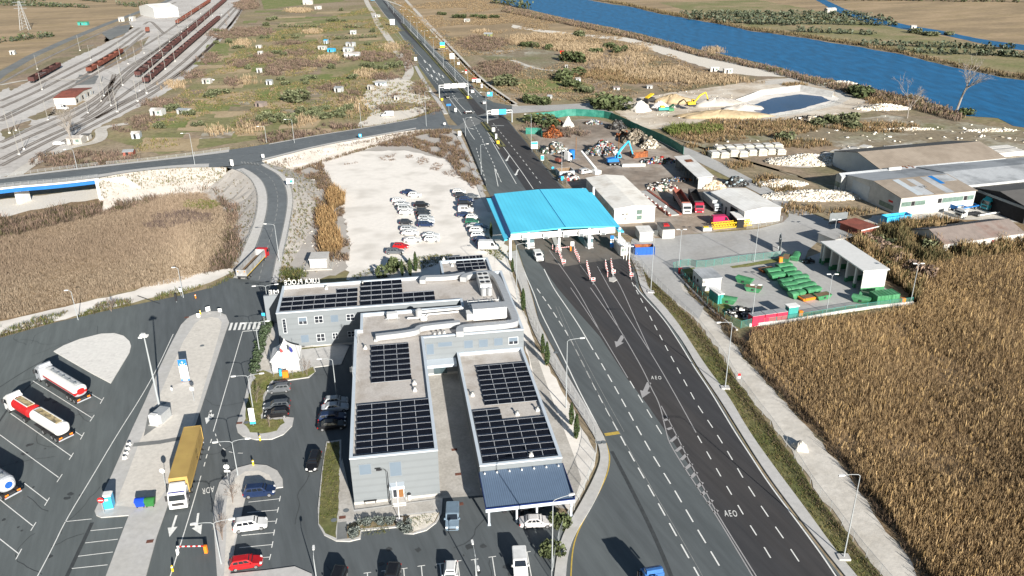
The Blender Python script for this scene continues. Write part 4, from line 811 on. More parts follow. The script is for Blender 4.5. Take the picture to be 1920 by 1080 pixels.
def make_car(kind):
 L,W,H,BZ,xh,xw,xr,xt=CAR[kind];w=W/2;h=L/2
 t=thing('parked_car','','car');b=MB()
 deck=BZ-.02 if kind=='sedan' else BZ
 st=[(-h,.80,.74,.40),(-h+.07,.92,BZ-.10,.28),(-h+.3,.975,deck,.22),(-.8,1,BZ,.2),(xh-.3,1,BZ-.01,.2),(xh+.05,.99,BZ-.03,.2),(h-.45,.96,BZ-.16,.22),(h-.12,.88,BZ-.27,.28),(h,.74,BZ-.38,.40)]
 rings=[]
 for x,k,zt,zb in st:
  ww=w*k;half=[(ww*.88,zb),(ww,zb+.14),(ww,(zb+zt)/2+.05),(ww*.965,zt-.07),(ww*.88,zt)]
  rings.append([(x,y,z)for y,z in half]+[(x,-y,z)for y,z in half[::-1]])
 b.loft(rings)
 wb,wt=w*.90,w*.70
 def gh(x0,x1,z,ww):return[(x0,-ww,z),(x1,-ww*.93,z),(x1,ww*.93,z),(x0,ww,z)]
 b.loft([gh(xt,xh,BZ-.06,wb),gh(xt+(xr-xt)*.55,xh+(xw-xh)*.55,BZ+(H-BZ)*.55,wb+(wt-wb)*.55),gh(xr,xw,H-.06,wt),gh(xr+.16,xw-.16,H,wt*.82)])
 for s in(-1,1):b.cbox(xh-.32,s*(w+.07),BZ-.06,.12,.16,.13)
 bo=b.build('body','car_paint',t);bo['paint']=1
 g=MB();e=.012
 def lerp3(a,c,f):return tuple(a[i]+(c[i]-a[i])*f for i in range(3))
 B0=gh(xt,xh,BZ-.06,wb);T0=gh(xr,xw,H-.06,wt)
 def quad(p0,p1,p2,p3,off):
  g.add([tuple(p[i]+off[i]for i in range(3))for p in(p0,p1,p2,p3)],[(0,1,2,3)])
 f0,f1=.20,.90
 a,c=B0[1],B0[2];A,C=T0[1],T0[2]
 q=[lerp3(lerp3(a,A,f0),lerp3(c,C,f0),.05),lerp3(lerp3(a,A,f0),lerp3(c,C,f0),.95),lerp3(lerp3(a,A,f1),lerp3(c,C,f1),.93),lerp3(lerp3(a,A,f1),lerp3(c,C,f1),.07)]
 quad(*q,(e*1.5,0,e*2))
 a,c=B0[3],B0[0];A,C=T0[3],T0[0]
 f0r=.35 if kind!='sedan' else .2
 q=[lerp3(lerp3(a,A,f0r),lerp3(c,C,f0r),.08),lerp3(lerp3(a,A,f0r),lerp3(c,C,f0r),.92),lerp3(lerp3(a,A,f1),lerp3(c,C,f1),.9),lerp3(lerp3(a,A,f1),lerp3(c,C,f1),.1)]
 quad(*q,(-e*1.5,0,e*2))
 for s,i0,i1 in((-1,0,1),(1,3,2)):
  for u0,u1 in((.10,.36),(.40,.64),(.67,.90)):
   q=[lerp3(lerp3(B0[i0],T0[i0],f_),lerp3(B0[i1],T0[i1],f_),u)for f_,u in((.26,u0),(.26,u1),(.88,u1),(.88,u0))]
   if s>0:q=q[::-1]
   quad(*q,(0,s*e*1.6,e))
 g.build('window','carglass',t)
 wheels(t,(h-.82,-h+.78),W-.02,.31 if kind!='suv' else .36)
 for s in(-1,1):
  b=MB();b.loft([[(h-.30,s*w*.93,BZ-.30),(h-.30,s*w*.93,BZ-.18),(h-.34,s*w*.60,BZ-.17),(h-.30,s*w*.60,BZ-.30)],[(h-.07,s*w*.84,BZ-.34),(h-.09,s*w*.84,BZ-.235),(h-.05,s*w*.50,BZ-.25),(h-.02,s*w*.50,BZ-.35)]]);b.build('headlight','lampglass',t)
  b=MB();b.box(-h-.005,-h+.14,s*w*.90-.13,s*w*.90+.045,BZ-.28,BZ-.10);b.build('tail_light','redlamp',t)
 b=MB();b.box(h-.02,h+.012,-.26,.26,.42,.53);b.build('number_plate','lampglass',t)
 return t
def make_van(L=5.4,W=2.0,H=2.4,short=False):
 t=thing('parked_van','','van');h=L/2;b=MB()
 P=[(-h,.35),(-h,H-.15),(-h+.15,H),(h-1.75,H),(h-1.55,H-.05),(h-.85,1.28),(h-.12,1.05),(h,.8),(h,.35)]if not short else[(-h,.3),(-h,H-.12),(-h+.15,H),(h-1.9,H),(h-1.7,H-.04),(h-1.1,1.15),(h-.15,.92),(h,.7),(h,.3)]
 prof(b,P,-W/2,W/2,ch=.05)
 for s in(-1,1):b.cbox(h-1.15,s*(W/2+.1),1.25,.14,.2,.26)
 bo=b.build('body','car_paint',t);bo['paint']=1
 g=MB();x0,z0,x1,z1=P[5][0],P[5][1],P[4][0],P[4][1];d=Vector((z1-z0,0,x0-x1)).normalized()*.02
 def pt(f,y):return(x0+(x1-x0)*f+d.x,y,z0+(z1-z0)*f+d.z)
 g.add([pt(.08,-W*.42),pt(.08,W*.42),pt(.9,W*.37),pt(.9,-W*.37)],[(0,1,2,3)])
 for s in(-1,1):
  Q=[(x0-.28,z0+.02),(x1-.12,z1-.14),(x1-.62,z1-.14),(x1-.62,z0+.02)];vs=[(x,s*(W/2+.012),z)for x,z in Q];g.add(vs if s>0 else vs[::-1],[(0,1,2,3)])
  if short:g.add([(x,s*(W/2+.012),z)for x,z in((x1-.75,z0+.05),(x1-.75,z1-.16),(-h+.9,z1-.16),(-h+.9,z0+.05))][::s],[(0,1,2,3)])
 g.add([(-h-.012,-W*.4,z1-.2),(-h-.012,W*.4,z1-.2),(-h-.012,W*.4,z0+.1),(-h-.012,-W*.4,z0+.1)][::-1],[(0,1,2,3)]);g.build('window','carglass',t)
 wheels(t,(h-.95,-h+1.0),W-.02,.34)
 for s in(-1,1):
  b=MB();b.box(h-.12,h+.015,s*W*.40-.16,s*W*.40+.12,.72,.92);b.build('headlight','lampglass',t)
  b=MB();b.box(-h-.015,-h+.02,s*W*.44-.07,s*W*.44+.07,.8,1.3);b.build('tail_light','redlamp',t)
 b=MB();b.box(h-.01,h+.016,-.5,.5,.42,.66);b.build('grille','chassis',t)
 return t
BASE={}
def car(kind,p,rz,c,label,name='parked_car',z=.1,group=None):
 P=at(*p)if len(p)==2 else at(*p);P.z=z if len(p)==2 else p[2]+.06
 if kind not in BASE:
  t=make_van()if kind=='van' else make_van(4.4,1.8,1.85,True)if kind=='smallvan' else make_car(kind);BASE[kind]=t;t.location=P;t.rotation_euler=(0,0,rz);t['label']=label
  for ch in t.children:
   if ch.get('paint'):ch.color=(*srgb(c),1)
 else:t=dup(BASE[kind],P,rz,label,c=c)
 t.name=name
 if group:t['group']=group
 elif 'group' in t:del t['group']
 return t
WH,SI,GR,DK,BK,RD,NB,GN=(.72,.72,.71),(.42,.44,.45),(.12,.13,.14),(.03,.033,.038),(.012,.012,.014),(.42,.012,.016),(.015,.03,.08),(.02,.12,.07)
G1='cars parked on the white gravel lot'
E0=R(-3)
lot=[('sedan',(767,364),NB,'dark blue car half hidden behind the farthest white hatchback of the gravel lot'),('hatch',(778,369),WH,'white hatchback at the far end of the middle rows on the gravel lot'),('hatch',(748,379.5),WH,'white car behind a silver one at the left end of the far row'),('sedan',(754.5,386),SI,'silver car at the left end of the far row on the gravel lot'),
 ('suv',(791,388.5),BK,'black off-road car heading the inner row on the gravel lot'),('minivan',(760.5,396),SI,'silver people carrier pressed against a white car in the left row'),('hatch',(762.5,402),WH,'white car in front of the silver people carrier'),('suv',(793.5,401),DK,'dark car behind another dark one in the inner row'),('hatch',(795,406),DK,'dark hatchback next to the silver cars in the inner row'),
 ('wagon',(799,412.5),SI,'silver estate car between dark cars in the inner row'),('sedan',(800,418.5),(.55,.58,.60),'pale silver saloon beside the nearest dark car of the inner row'),('wagon',(798.5,425),NB,'dark blue estate car nearest the camera among the inner row of six'),('small',(762,421),DK,'small dark car standing alone in the left row'),
 ('wagon',(767,433),SI,'silver estate car behind a white one in the left row'),('sedan',(769.5,440.5),WH,'white saloon beside the silver estate in the left row'),('sedan',(774,453.5),WH,'white saloon standing alone near the front of the left row'),('sedan',(808.5,445),(.60,.62,.63),'pale silver car behind the front white car right of the left row'),('hatch',(810.5,452.5),WH,'white hatchback at the front of the inner row'),
 ('hatch',(752,466),RD,'red hatchback near the cypresses on the gravel lot'),('wagon',(741,476),GR,'grey estate car nearest the office on the gravel lot')]
for k,p,c,lb in lot:car(k,p,E0+random.uniform(-.05,.05),c,lb,group=G1)
lot2=[('hatch',(861,363),WH,'white car at the far end of the row beside the toll road'),('hatch',(864,369.5),DK,'dark hatchback in front of the white car at the far end of the long row'),('suv',(874,379),NB,'dark blue off-road car behind the black van in the long row'),('minivan',(872.5,387.5),BK,'tall black van in the long row beside the canopy'),('smallvan',(873.5,397.5),WH,'white glazed minibus in the long row beside the canopy'),
 ('sedan',(871.5,406.5),NB,'dark blue saloon between the minibus and a white car'),('hatch',(887,411.5),WH,'white hatchback parked behind the green car'),('hatch',(885.5,419.5),GN,'green hatchback in the long row'),('sedan',(890,427.5),SI,'silver saloon beside the green hatchback'),('suv',(895.5,436.5),WH,'white off-road car in the near half of the long row'),
 ('wagon',(899,445),(.60,.62,.63),'pale silver estate car in the near half of the long row'),('sedan',(903,453),NB,'dark blue saloon second from the big white van'),('hatch',(906,459.5),(.03,.07,.18),'blue hatchback beside the big white van'),('sedan',(884,372),GR,'grey car in the shade of the canopy behind the long row'),('hatch',(902,430),(.04,.1,.2),'blue car nosing into the shade at the right of the long row')]
for k,p,c,lb in lot2:car(k,p,E0+random.uniform(-.04,.04),c,lb,group=G1)
car('van',(917,468),E0+.02,WH,'big white panel van at the near end of the gravel lot','parked_van')
BX=BR
car('suv',(471,991),BX+.05,WH,'white sporty hatchback in the stalls of the paved car park island');car('hatch',(463,1062),BX+.05,RD,'bright red hatchback in the nearest occupied stall on the left');car('suv',(488,928),BX-.02,NB,'dark navy off-road car beside the rounded end of the car park island')
car('wagon',(589,872),PI*1.5+.02,BK,'black car driving alongside the grass strip by the office');car('hatch',(524,734),PI+BX+.03,GR,'grey hatchback beside the lawn behind the tent');car('wagon',(520,766),PI+BX,(.07,.08,.09),'dark grey estate between the grey hatchback and a black car');car('hatch',(520,781),PI+BX,BK,'black hatchback next to the lawn with its rear to the lane')
car('hatch',(631,758),BX,SI,'silver hatchback at the far end of the shaded row beside the office');car('sedan',(629,770),BX,(.5,.53,.56),'pale silver saloon second in the shaded row beside the office');car('wagon',(624,788),BX,NB,'dark blue car third in the shaded row beside the office');car('sedan',(623,803),BX,BK,'black saloon at the near end of the shaded row beside the office')
car('smallvan',(849,979),PI*1.5+.03,(.16,.22,.28),'blue-grey van parked nose out at the corner of the office','parked_van');car('sedan',(1005,985),BX-.12,(.60,.58,.57),'silver saloon parked in front of the blue carport');car('smallvan',(975,1066),PI*1.5+.05,WH,'white van nose out in the bottom row beside the fence','parked_van')
car('hatch',(845,1084),PI*1.5,WH,'white hatchback at the bottom edge in the middle of the stalls');car('suv',(735,1092),PI*1.5-.05,BK,'black car at the bottom edge left of the white hatchback');car('suv',(632,1098),PI*1.5-.1,BK,'black car cut off by the bottom edge left of the stalls')
RH=heading((838,182),(800,135))
car('hatch',(839,184),RH+PI,DK,'dark car under the sign gantry on the left carriageway','car');car('sedan',(880,213),R(12),BK,'black saloon crossing the junction','car');car('hatch',(907,195),RH,SI,'silver car approaching the junction on the right carriageway','car');car('hatch',(885,174),RH,WH,'white car on the right carriageway just past the gantry','car');car('hatch',(884,166),RH,DK,'dark car just beyond the white one on the right carriageway','car')
car('sedan',(1238,259),heading((1215,250),(1260,272))+PI,SI,'silver car on the road along the green scrapyard fence','car');car('van',(727,219),PI+.1,WH,'white van standing on the clearing beside the side road','parked_van');car('smallvan',(1009,486),heading((1009,486),(1030,520)),WH,'small white van leaving the toll canopy on the left lane','van')
car('hatch',(111,272),.4,WH,'white car parked at the hut beside the railway');car('van',(118,206),-.3,WH,'white van parked in front of the rusty roofed railway shed','parked_van');car('hatch',(395,152),R(20),WH,'white car parked on an allotment near the railway')
# lorries (x forward, z up, origin at mid-length on the ground)
def cab(t,x0,c,W=2.45,H=3.1,L=2.1,spoiler=True):
 b=MB();P=[(x0,.75),(x0,H-.1),(x0+.25,H),(x0+L-.75,H-.05),(x0+L-.35,H-.45),(x0+L-.05,1.65),(x0+L,1.2),(x0+L+.03,.45),(x0+L-.5,.42),(x0+L-.55,.75)]
 prof(b,P,-W/2,W/2,ch=.03)
 if spoiler:prof(b,[(x0+.05,H),(x0+.1,H+.55),(x0+.5,H+.55),(x0+L-.8,H)],-W*.42,W*.42)
 bo=b.build('cab','truck_paint',t,c=c);bo['paint']=1
 g=MB();g.add([(x0+L-.36+.05,-W*.44,H-.47),(x0+L-.36+.05,W*.44,H-.47),(x0+L-.02,W*.45,1.78),(x0+L-.02,-W*.45,1.78)][::-1],[(0,1,2,3)])
 for s in(-1,1):
  q=[(x0+.75,s*(W/2+.014),1.75),(x0+.75,s*(W/2+.014),H-.45),(x0+L-.55,s*(W/2+.014),H-.5),(x0+L-.22,s*(W/2+.014),1.75)];g.add(q if s<0 else q[::-1],[(0,1,2,3)])
 g.build('windscreen','carglass',bo)
 b=MB();b.box(x0+L+.025,x0+L+.045,-W*.33,W*.33,.95,1.4);b.build('grille','chassis',bo)
 for s in(-1,1):
  b=MB();b.box(x0+L-.45,x0+L-.25,s*(W/2+.25)-.12,s*(W/2+.25)+.12,1.7,2.5);b.box(x0+L-.4,x0+L-.33,min(s*(W/2-.1),s*(W/2+.2)),max(s*(W/2-.1),s*(W/2+.2)),2.35,2.42);b.build('mirror','chassis',bo)
  b=MB();b.box(x0+L+.02,x0+L+.05,s*W*.4-.18,s*W*.4+.14,.6,.82);b.build('headlight','lampglass',bo)
def frame(t,x0,x1,wd=.9,z=.75):
 b=MB()
 b.box(x0,x1,-wd/2,wd/2,z,z+.25);b.box(x0+.02,x1-.5,-1.15,1.15,z+.05,z+.12);b.build('chassis','chassis',t)
def tank(t,nm,x0,x1,zc,ry,rz_,mats,band=None,dome=.3,n=24,recess=None):
 b=MB();rings=[];xs=[(x0,.55),(x0+dome*.35,.86),(x0+dome,1),(x1-dome,1),(x1-dome*.35,.86),(x1,.55)]
 for x,k in xs:
  r=[]
  for j in range(n):
   a=2*PI*j/n;c_,s_=math.cos(a),math.sin(a);r.append((x,ry*k*math.copysign(abs(c_)**.75,c_),zc+rz_*k*math.copysign(abs(s_)**.75,s_)))
  rings.append(r)
 b.loft(rings)
 if band:
  lo,hi=band
  for i,f in enumerate(b.f):
   z=sum(b.v[k][2]for k in f)/len(f)
   if lo<z<hi:b.m[i]=1
   elif z<=lo and len(mats)>2:b.m[i]=2
 return b.build(nm,mats,t,smooth=False)
def rear(t,x,W=2.4):
 b=MB();b.box(x-.12,x,-W/2,W/2,.55,.75);b.build('bumper','alu',t)
 for s in(-1,1):b=MB();b.box(x-.14,x-.121,s*.85-.25,s*.85+.25,.95,1.2);b.build('warning_plate','orange',t);b=MB();b.box(x-.10,x-.02,s*1.02-.12,s*1.02+.12,.76,.9);b.build('tail_light','redlamp',t)
def flip(x):return x
def lorry_at(name,lb,cat,rearpx,frontpx,z=.1,L=None):
 a=at(*rearpx);c=at(*frontpx);d=(c-a);l=d.length;rz=math.atan2(d.y,d.x);m_=(a+c)/2;m_.z=z
 return thing(name,lb,cat,m_,rz),l
def ladder_top(t,x0,x1,z,n=4):
 b=MB();b.box(x0,x1,-.28,.28,z,z+.035);b.build('walkway','galv',t)
 for k in range(n):x=x0+.5+(x1-x0-1)*k/(n-1);b=MB();b.tube([(x,0,z+.03),(x,0,z+.22)],.22,10);b.build('hatch','galvdark',t)
t,l=lorry_at('tanker_lorry','articulated tanker with white tank, red side stripe and silver cab beside the gravel island','tanker',(160,757),(82,709))
h=l/2;cab(t,h-2.2,(.40,.42,.45));frame(t,-h+.3,h-2.3)
tank(t,'tank',-h+.5,h-3.0,2.25,1.22,1.05,['white','red','alu'],(1.75,2.35));ladder_top(t,-h+1.6,h-4.5,3.3,5);wheels(t,(h-1.1,h-4.0,-h+3.6,-h+2.4,-h+1.2),2.45,.5,.3);rear(t,-h+.14)
t,l=lorry_at('tanker_lorry','tanker with white cab, small red tank and white drawbar tank trailer','tanker',(127,829),(25,765))
h=l/2;cab(t,h-2.2,(.72,.72,.71));frame(t,h-8.0,h-2.3);frame(t,-h+.3,h-9.3)
mat('walkbeige',(.45,.36,.20),.35,2,c2=(.12,.10,.07),s2=.9,mix2=.55)
tank(t,'front_tank',h-8.3,h-2.7,2.15,1.22,.95,['red']);tank(t,'trailer_tank',-h+.4,h-9.0,2.2,1.22,1.0,['white'])
for a_,c_ in((h-7.6,h-3.4),(-h+1.2,h-9.8)):
 b=MB();b.box(a_,c_,-.55,.55,3.1,3.22);b.build('walkway','walkbeige',t)
 for s in(-.6,.6):b=MB();b.box(a_,c_,s-.05,s+.05,3.1,3.32);b.build('coaming','white',t)
wheels(t,(h-1.2,h-6.6,-h+5.2,-h+2.4,-h+1.2),2.45,.5,.3);rear(t,-h+.14)
b=MB();b.tube([(h-8.2,0,.8),(h-9.3,0,.8)],.08,6);b.build('drawbar','chassis',t)
t,l=lorry_at('tanker_lorry','tanker at the left edge showing a round white tank end with a blue disc','tanker',(28,936),(-72,872))
h=l/2;cab(t,h-2.2,(.1,.15,.3));frame(t,-h+.3,h-2.3);tank(t,'tank',-h+.6,h-3.0,2.2,1.2,1.2,['alu'],dome=.5);wheels(t,(h-1.1,h-4,-h+3.6,-h+2.4,-h+1.2),2.45,.5,.3);rear(t,-h+.14);ladder_top(t,-h+1.6,h-4.5,3.4,5)
b=MB();b.tube([(-h+.56,0,2.2),(-h+.62,0,2.2)],.78,20);b.build('emblem','white',t);b=MB();b.tube([(-h+.54,0,2.2),(-h+.6,0,2.2)],.55,20);b.build('emblem_disc','blue',t)
t,l=lorry_at('container_lorry','articulated lorry with a long yellow container and white cab on the entry lane','lorry',(369,838),(336,961))
h=l/2;cab(t,h-2.3,(.76,.76,.75),H=3.0);b=MB();b.box(h-.75,h-.6,-1.1,1.1,2.86,2.95);b.build('sun_visor','flagblue',t);frame(t,-h+.2,h-2.3)
mat('boxyellow',(.47,.325,.105),.12,1,rough=.6,c2=(.40,.27,.09),s2=.5,wave=((1,0,0),.28,.12))
x1=h-2.75;x0=-h+.15;b=MB();b.box(x0,x1,-1.22,1.22,1.25,3.9);cb=b.build('container','boxyellow',t)
b=MB()
for s in(-1.23,1.23):
 b.box(x0-.02,x1+.02,s-.05,s+.05,3.80,3.93);b.box(x0-.02,x1+.02,s-.05,s+.05,1.22,1.40)
 for x in(x0,x1):b.box(x-.08,x+.08,s-.06,s+.06,1.41,3.79)
b.box(x0-.03,x0+.05,-1.17,1.17,3.8,3.92);b.box(x1-.05,x1+.03,-1.17,1.17,3.8,3.92);b.build('container_frame','boxyellow',t)
M=Matrix.Translation((x0+(x1-x0)*.42,1.245,2.95))@Matrix.Rotation(PI,4,'Z')@Matrix.Rotation(PI/2,4,'X')
text_mesh('logo','m',1.5,'darkmetal',M,parent=cb);text_mesh('logo','sc',1.3,'darkmetal',Matrix.Translation((0,0,-1.0))@M,parent=cb)
wheels(t,(h-1.2,h-4.2,-h+3.8,-h+2.5,-h+1.2),2.45,.5,.3);rear(t,-h+.1)
t,l=lorry_at('tipper_lorry','tipper lorry with red cab and open grey body at the foot of the ramp','lorry',(455,529),(497,484),z=.3)
mat('tipgrey',(.36,.37,.38),.15,1,rough=.5,c2=(.28,.27,.26),s2=.6);mat('tipdirt',(.19,.13,.08),.3,1)
def tipper(t,h,x1,c,m_body='tipgrey',stripe='yellow',H=2.9,L=None):
 cab(t,h-2.1,c,H=3.0,spoiler=False);frame(t,-h+.2,h-2.2)
 b=MB();x0=-h;W=1.24;b.box(x0,x1,-W,-W+.1,1.2,H);b.box(x0,x1,W-.1,W,1.2,H);b.box(x0,x0+.1,-W+.1,W-.1,1.2,H-.1);b.box(x1-.1,x1,-W+.1,W-.1,1.2,H+.2);b.box(x0+.1,x1-.1,-W+.1,W-.1,1.2,1.35);bo=b.build('tipper_body',m_body,t)
 b=MB();b.box(x0+.11,x1-.11,-W+.11,W-.11,1.36,1.55);b.build('load','tipdirt',t)
 if stripe:
  for s in(-1,1):b=MB();b.box(x0,x1,s*(W+.01)-.012,s*(W+.01)+.012,1.22,1.36);b.build('side_stripe',stripe,bo)
tipper(t,l/2,l/2-2.5,(.50,.02,.025));wheels(t,(l/2-1.1,l/2-2.9,-l/2+2.4,-l/2+1.1),2.45,.5,.3)
for s in(-.8,.8):b=MB();b.box(-l/2-.02,-l/2-.003,s-.12,s+.12,2.2,2.5);b.build('warning_plate','orange',t)
t,l=lorry_at('crane_lorry','blue lorry with white roof beacon and loading crane at the bottom edge of the motorway','lorry',(1250,1165),(1213,1092))
h=l/2;cab(t,h-2.2,(.05,.16,.42),H=3.3);frame(t,-h,h-2.2);wheels(t,(h-1.1,-h+2.2,-h+1.0),2.45,.5,.3)
b=MB();b.box(-h,h-3.2,-1.22,1.22,1.1,1.5);b.build('flatbed','blue',t);b=MB();b.tube([(h-2.7,0,1.2),(h-2.7,0,3.4),(h-4.5,.2,4.1),(h-6.5,.2,3.0)],.16,6);b.build('crane_arm','blue',t)
for s in(-.8,.3,.9):b=MB();b.cbox(h-1.5,s,3.3,.4,.35,.3);b.build('beacon','white',t)
# street furniture
mat('lampgrey',(.33,.355,.37),.06,1,rough=.45)
mat('signwhite',(.74,.74,.73),.04,2,rough=.45);mat('signblue',(.02,.17,.50),.06,2,rough=.4);mat('signsky',(.05,.42,.72),.06,2,rough=.4)
mat('teal',(.05,.30,.27),.1,1,rough=.5)
def mat_mesh(name,c,a):
 m=mat(name,c,.1,2,rough=.6);n=m.node_tree.nodes;L=m.node_tree.links;b=n['Principled BSDF'];out=n['Material Output']
 tr=n.new('ShaderNodeBsdfTransparent');mx=n.new('ShaderNodeMixShader');mx.inputs[0].default_value=a;L.new(tr.outputs[0],mx.inputs[1]);L.new(b.outputs[0],mx.inputs[2]);L.new(mx.outputs[0],out.inputs[0]);return m
mat_mesh('wiremesh',(.40,.43,.42),.16);mat_mesh('wiremesh_green',(.10,.22,.18),.38)
def PXY(v):
 d=Vector(v)-CAMP;z_=d.dot(fw);a=d.dot(r0)/z_;b_=d.dot(d0)/z_;u=a*math.cos(RO)+b_*math.sin(RO);w_=-a*math.sin(RO)+b_*math.cos(RO);return 960+F*u,540+F*w_
def hfit(P,ytop):
 lo,hi=0,40
 for _ in range(40):
  md=(lo+hi)/2
  if PXY(P+Vector((0,0,md)))[1]>ytop:lo=md
  else:hi=md
 return lo
LAMP={}
def lamp(p,ytop,arms,lb,z=0.1,al=2.2,r=.095,block=False,group=None,H=None):
 P=at(p[0],p[1],z);P.z=z;H=H or hfit(P,ytop)
 t=thing('street_lamp',lb,'street lamp',P,0,group);b=MB();b.tube([(0,0,0),(0,0,H*.5),(0,0,H-.25)],[r,r*.8,r*.55],8);b.build('pole','lampgrey',t)
 for a in arms:
  d=Vector((math.cos(a),math.sin(a),0));b=MB();b.tube([Vector((0,0,H-.3)),Vector((0,0,H-.05))+d*.25,d*al*.5+Vector((0,0,H+.08)),d*al+Vector((0,0,H+.12))],[r*.5,r*.45,r*.4,r*.4],6);ar=b.build('arm','lampgrey',t)
  b=MB();s=Vector((-d.y,d.x,0));c=d*al+Vector((0,0,H+.12));w2=.17
  b.loft([[c+s*w2*k-Vector((0,0,.06)),c-s*w2*k-Vector((0,0,.06)),c-s*w2*k+Vector((0,0,.09)),c+s*w2*k+Vector((0,0,.09))]if True else[]for c,k in((c-d*.1,.6),(c+d*.25,1),(c+d*.7,.7))]);b.build('lamp_head','signwhite',ar)
 if block:b=MB();b.cbox(0,0,-.05,1.5,1.1,.3);b.build('footing','concrete',t)
 return t
MW=heading((1100,700),(1000,500))
for p,yt,lb,bl in(((1359.5,727.5),603.7,'tall lamp post on the right motorway verge above the dirt heap',True),((1581.7,1046),888.7,'tall lamp post on a concrete footing nearest the camera on the right verge',True),((1220,548),444,'tall lamp post on the right verge by the toll exit lanes',True)):lamp(p,yt,[MW+PI/2],lb,block=bl)
for p,yt,lb in(((1061.2,765),637.5,'tall lamp post between two cypresses on the office side of the motorway'),((969,562),458,'tall lamp post by the fence near the toll canopy on the office side')):lamp(p,yt,[MW-PI/2],lb)
lamp((1035,1070),937.5,[R(20)],'tall lamp post in front of the carport at the kink of the roadside fence')
for p,yt,a,lb in(((902.5,330),271,MW-PI/2,'lamp post left of the road behind the toll canopy'),((873,258),221,MW-PI/2,'lamp post at the left kerb just before the junction'),((1053,335),267,MW+PI/2,'lamp post by the blue lorry body along the scrapyard'),((996,266),214,MW+PI/2,'lamp post by the end of the green scrapyard fence'),((912,218),173,MW+PI/2,'lamp post at the right side of the junction near the second gantry'),((878,181),134,MW+PI/2,'lamp post at the right foot of the first gantry'),((799.7,241),172,R(10),'lamp post on the side road opposite the clearing')):lamp(p,yt,[a],lb,al=2)
for i,(p,yt)in enumerate((((770.5,59),31),((783,72),42),((797,86),58),((813.7,107),70),((831.7,127),92),((853.7,154),110),((738,25),4),((728,14),-6),((757,45),18))):lamp(p,yt,[MW+PI/2,MW-PI/2],'double armed lamp post on the far motorway median beyond the gantries',al=1.8,group='lamps along the far median')
for p,yt,z,a,lb in(((552,268),224,4.5,R(190),'lamp post on the ramp road left of the small blue sign'),((500,268),237,4.9,R(190),'lamp post on the ramp road near the junction'),((677.5,240),197,3.0,R(100),'lamp post on the ramp road beside the white van clearing'),((365.5,310),250,5.9,R(190),'lamp post on the ramp road above the embankment'),((145,317),280,7.4,R(190),'lamp post at the end of the bridge'),((524,490),421,.8,R(175),'lamp post at the foot of the ramp beside the tipper lorry')):lamp(p,yt,[a],lb,z,al=2)
RD_=heading((480,700),(500,590))
for p,yt,lb in(((505,588),535.6,'double armed lamp post at the corner of the rear wing'),((487,661),605,'double armed lamp post beside the hedge and crossing'),((474,763),704,'double armed lamp post on the lawn edge beside the white notice'),((446,891),827,'double armed lamp post at the rounded end of the car park island'),((415,1057),979,'double armed lamp post beside the bare shrubs on the car park island')):lamp(p,yt,[RD_+PI/2,RD_-PI/2],lb,.2,al=2)
lamp((631,742),673,[R(185)],'lamp post with one arm in the shadow beside the parked silver cars',.1,al=1.9)
lamp((594,1090),1044,[RD_],'lamp post at the bottom edge left of the stalls',.1,al=1.2);lamp((893,1094),1042,[RD_,RD_+PI],'lamp post at the bottom edge among the stalls',.1,al=2)
t=lamp((731.3,945),881,[R(188)],'thin black lamp post beside the office entrance',.2,al=.8,r=.07)
for ch in t.children_recursive:ch.data.materials[0]=MATS['darkmetal']
for p,yt,lb in(((146.7,600),545,'slim lamp post on the verge left of the bare bush by the reed bed'),((344,558),502,'slim lamp post on the verge near the junction signs')):lamp(p,yt,[R(185)],lb,.05,al=.6,r=.09)
for p,yt,a,lb in(((1408.7,607),535,0,'lamp post with flat head beside the pink containers'),((1272,505),431,0,'lamp post at the depot gate'),((1414,491),418,0,'lamp post on the kerb by the depot fence'),((1563,446),412,0,'lamp post behind the white depot shed'),((1707.5,566),495,0,'lamp post at the right corner of the depot'),((1549,588),515,0,'lamp post in the depot yard in front of the green skips')):lamp(p,yt,[a,a+PI],lb,.1,al=.5)
for p,yt,lb in(((1079.7,290),257,'bare wooden pole in the left half of the scrapyard'),((1159.7,283),257,'bare wooden pole beside the middle scrap heap')):
 P=at(*p,.06);t=thing('utility_pole',lb,'pole',P);b=MB();b.tube([(0,0,0),(0,0,hfit(P,yt))],[.14,.09],6);b.build('pole','wood',t)
P=at(299.5,765,.2);H=hfit(P,630);t=thing('floodlight_mast','tall floodlight mast with twin lamps on the long paved island','light mast',P);b=MB();b.tube([(0,0,0),(0,0,H)],[.19,.10],10);b.build('mast','lampgrey',t)
for dx,dz in((-.45,-.1),(.4,.1),(-.1,.35)):b=MB();b.box(dx-.32,dx+.32,-.5,.2,H+dz-.1,H+dz+.12);b.build('floodlight','signwhite',t)
b=MB();b.tube([(-.7,0,H-.1),(.7,0,H-.1)],.05,5);b.build('crossbar','lampgrey',t)
# signs
def sign(p,w_,h_,zb,m_,lb,rz=0,z=.1,bands=None,name='road_sign',disc=False,posts=1):
 P=at(p[0],p[1],z);P.z=z;t=thing(name,lb,'sign',P,rz)
 xs=[0]if posts==1 else[-w_*.35,w_*.35]
 for x in xs:b=MB();b.tube([(x,.06,0),(x,.06,zb+h_)],.045,6);b.build('post','lampgrey',t)
 b=MB()
 if disc:b.tube([(0,0,zb+h_/2),(0,-.03,zb+h_/2)],w_/2,18)
 else:b.box(-w_/2,w_/2,-.03,.0,zb,zb+h_)
 pl=b.build('panel',m_,t)
 for(x0,x1,z0,z1,mm)in bands or[]:b=MB();b.box(x0*w_/2,x1*w_/2,-.045,-.032,zb+z0*h_,zb+z1*h_);b.build('sign_field',mm,pl)
 return t
sign((545,352),2.1,1.7,1.2,'signwhite','white sign with teal arrow field on the outside of the ramp bend',R(10),3.9,[(-.1,.8,.2,.7,'teal')],posts=2)
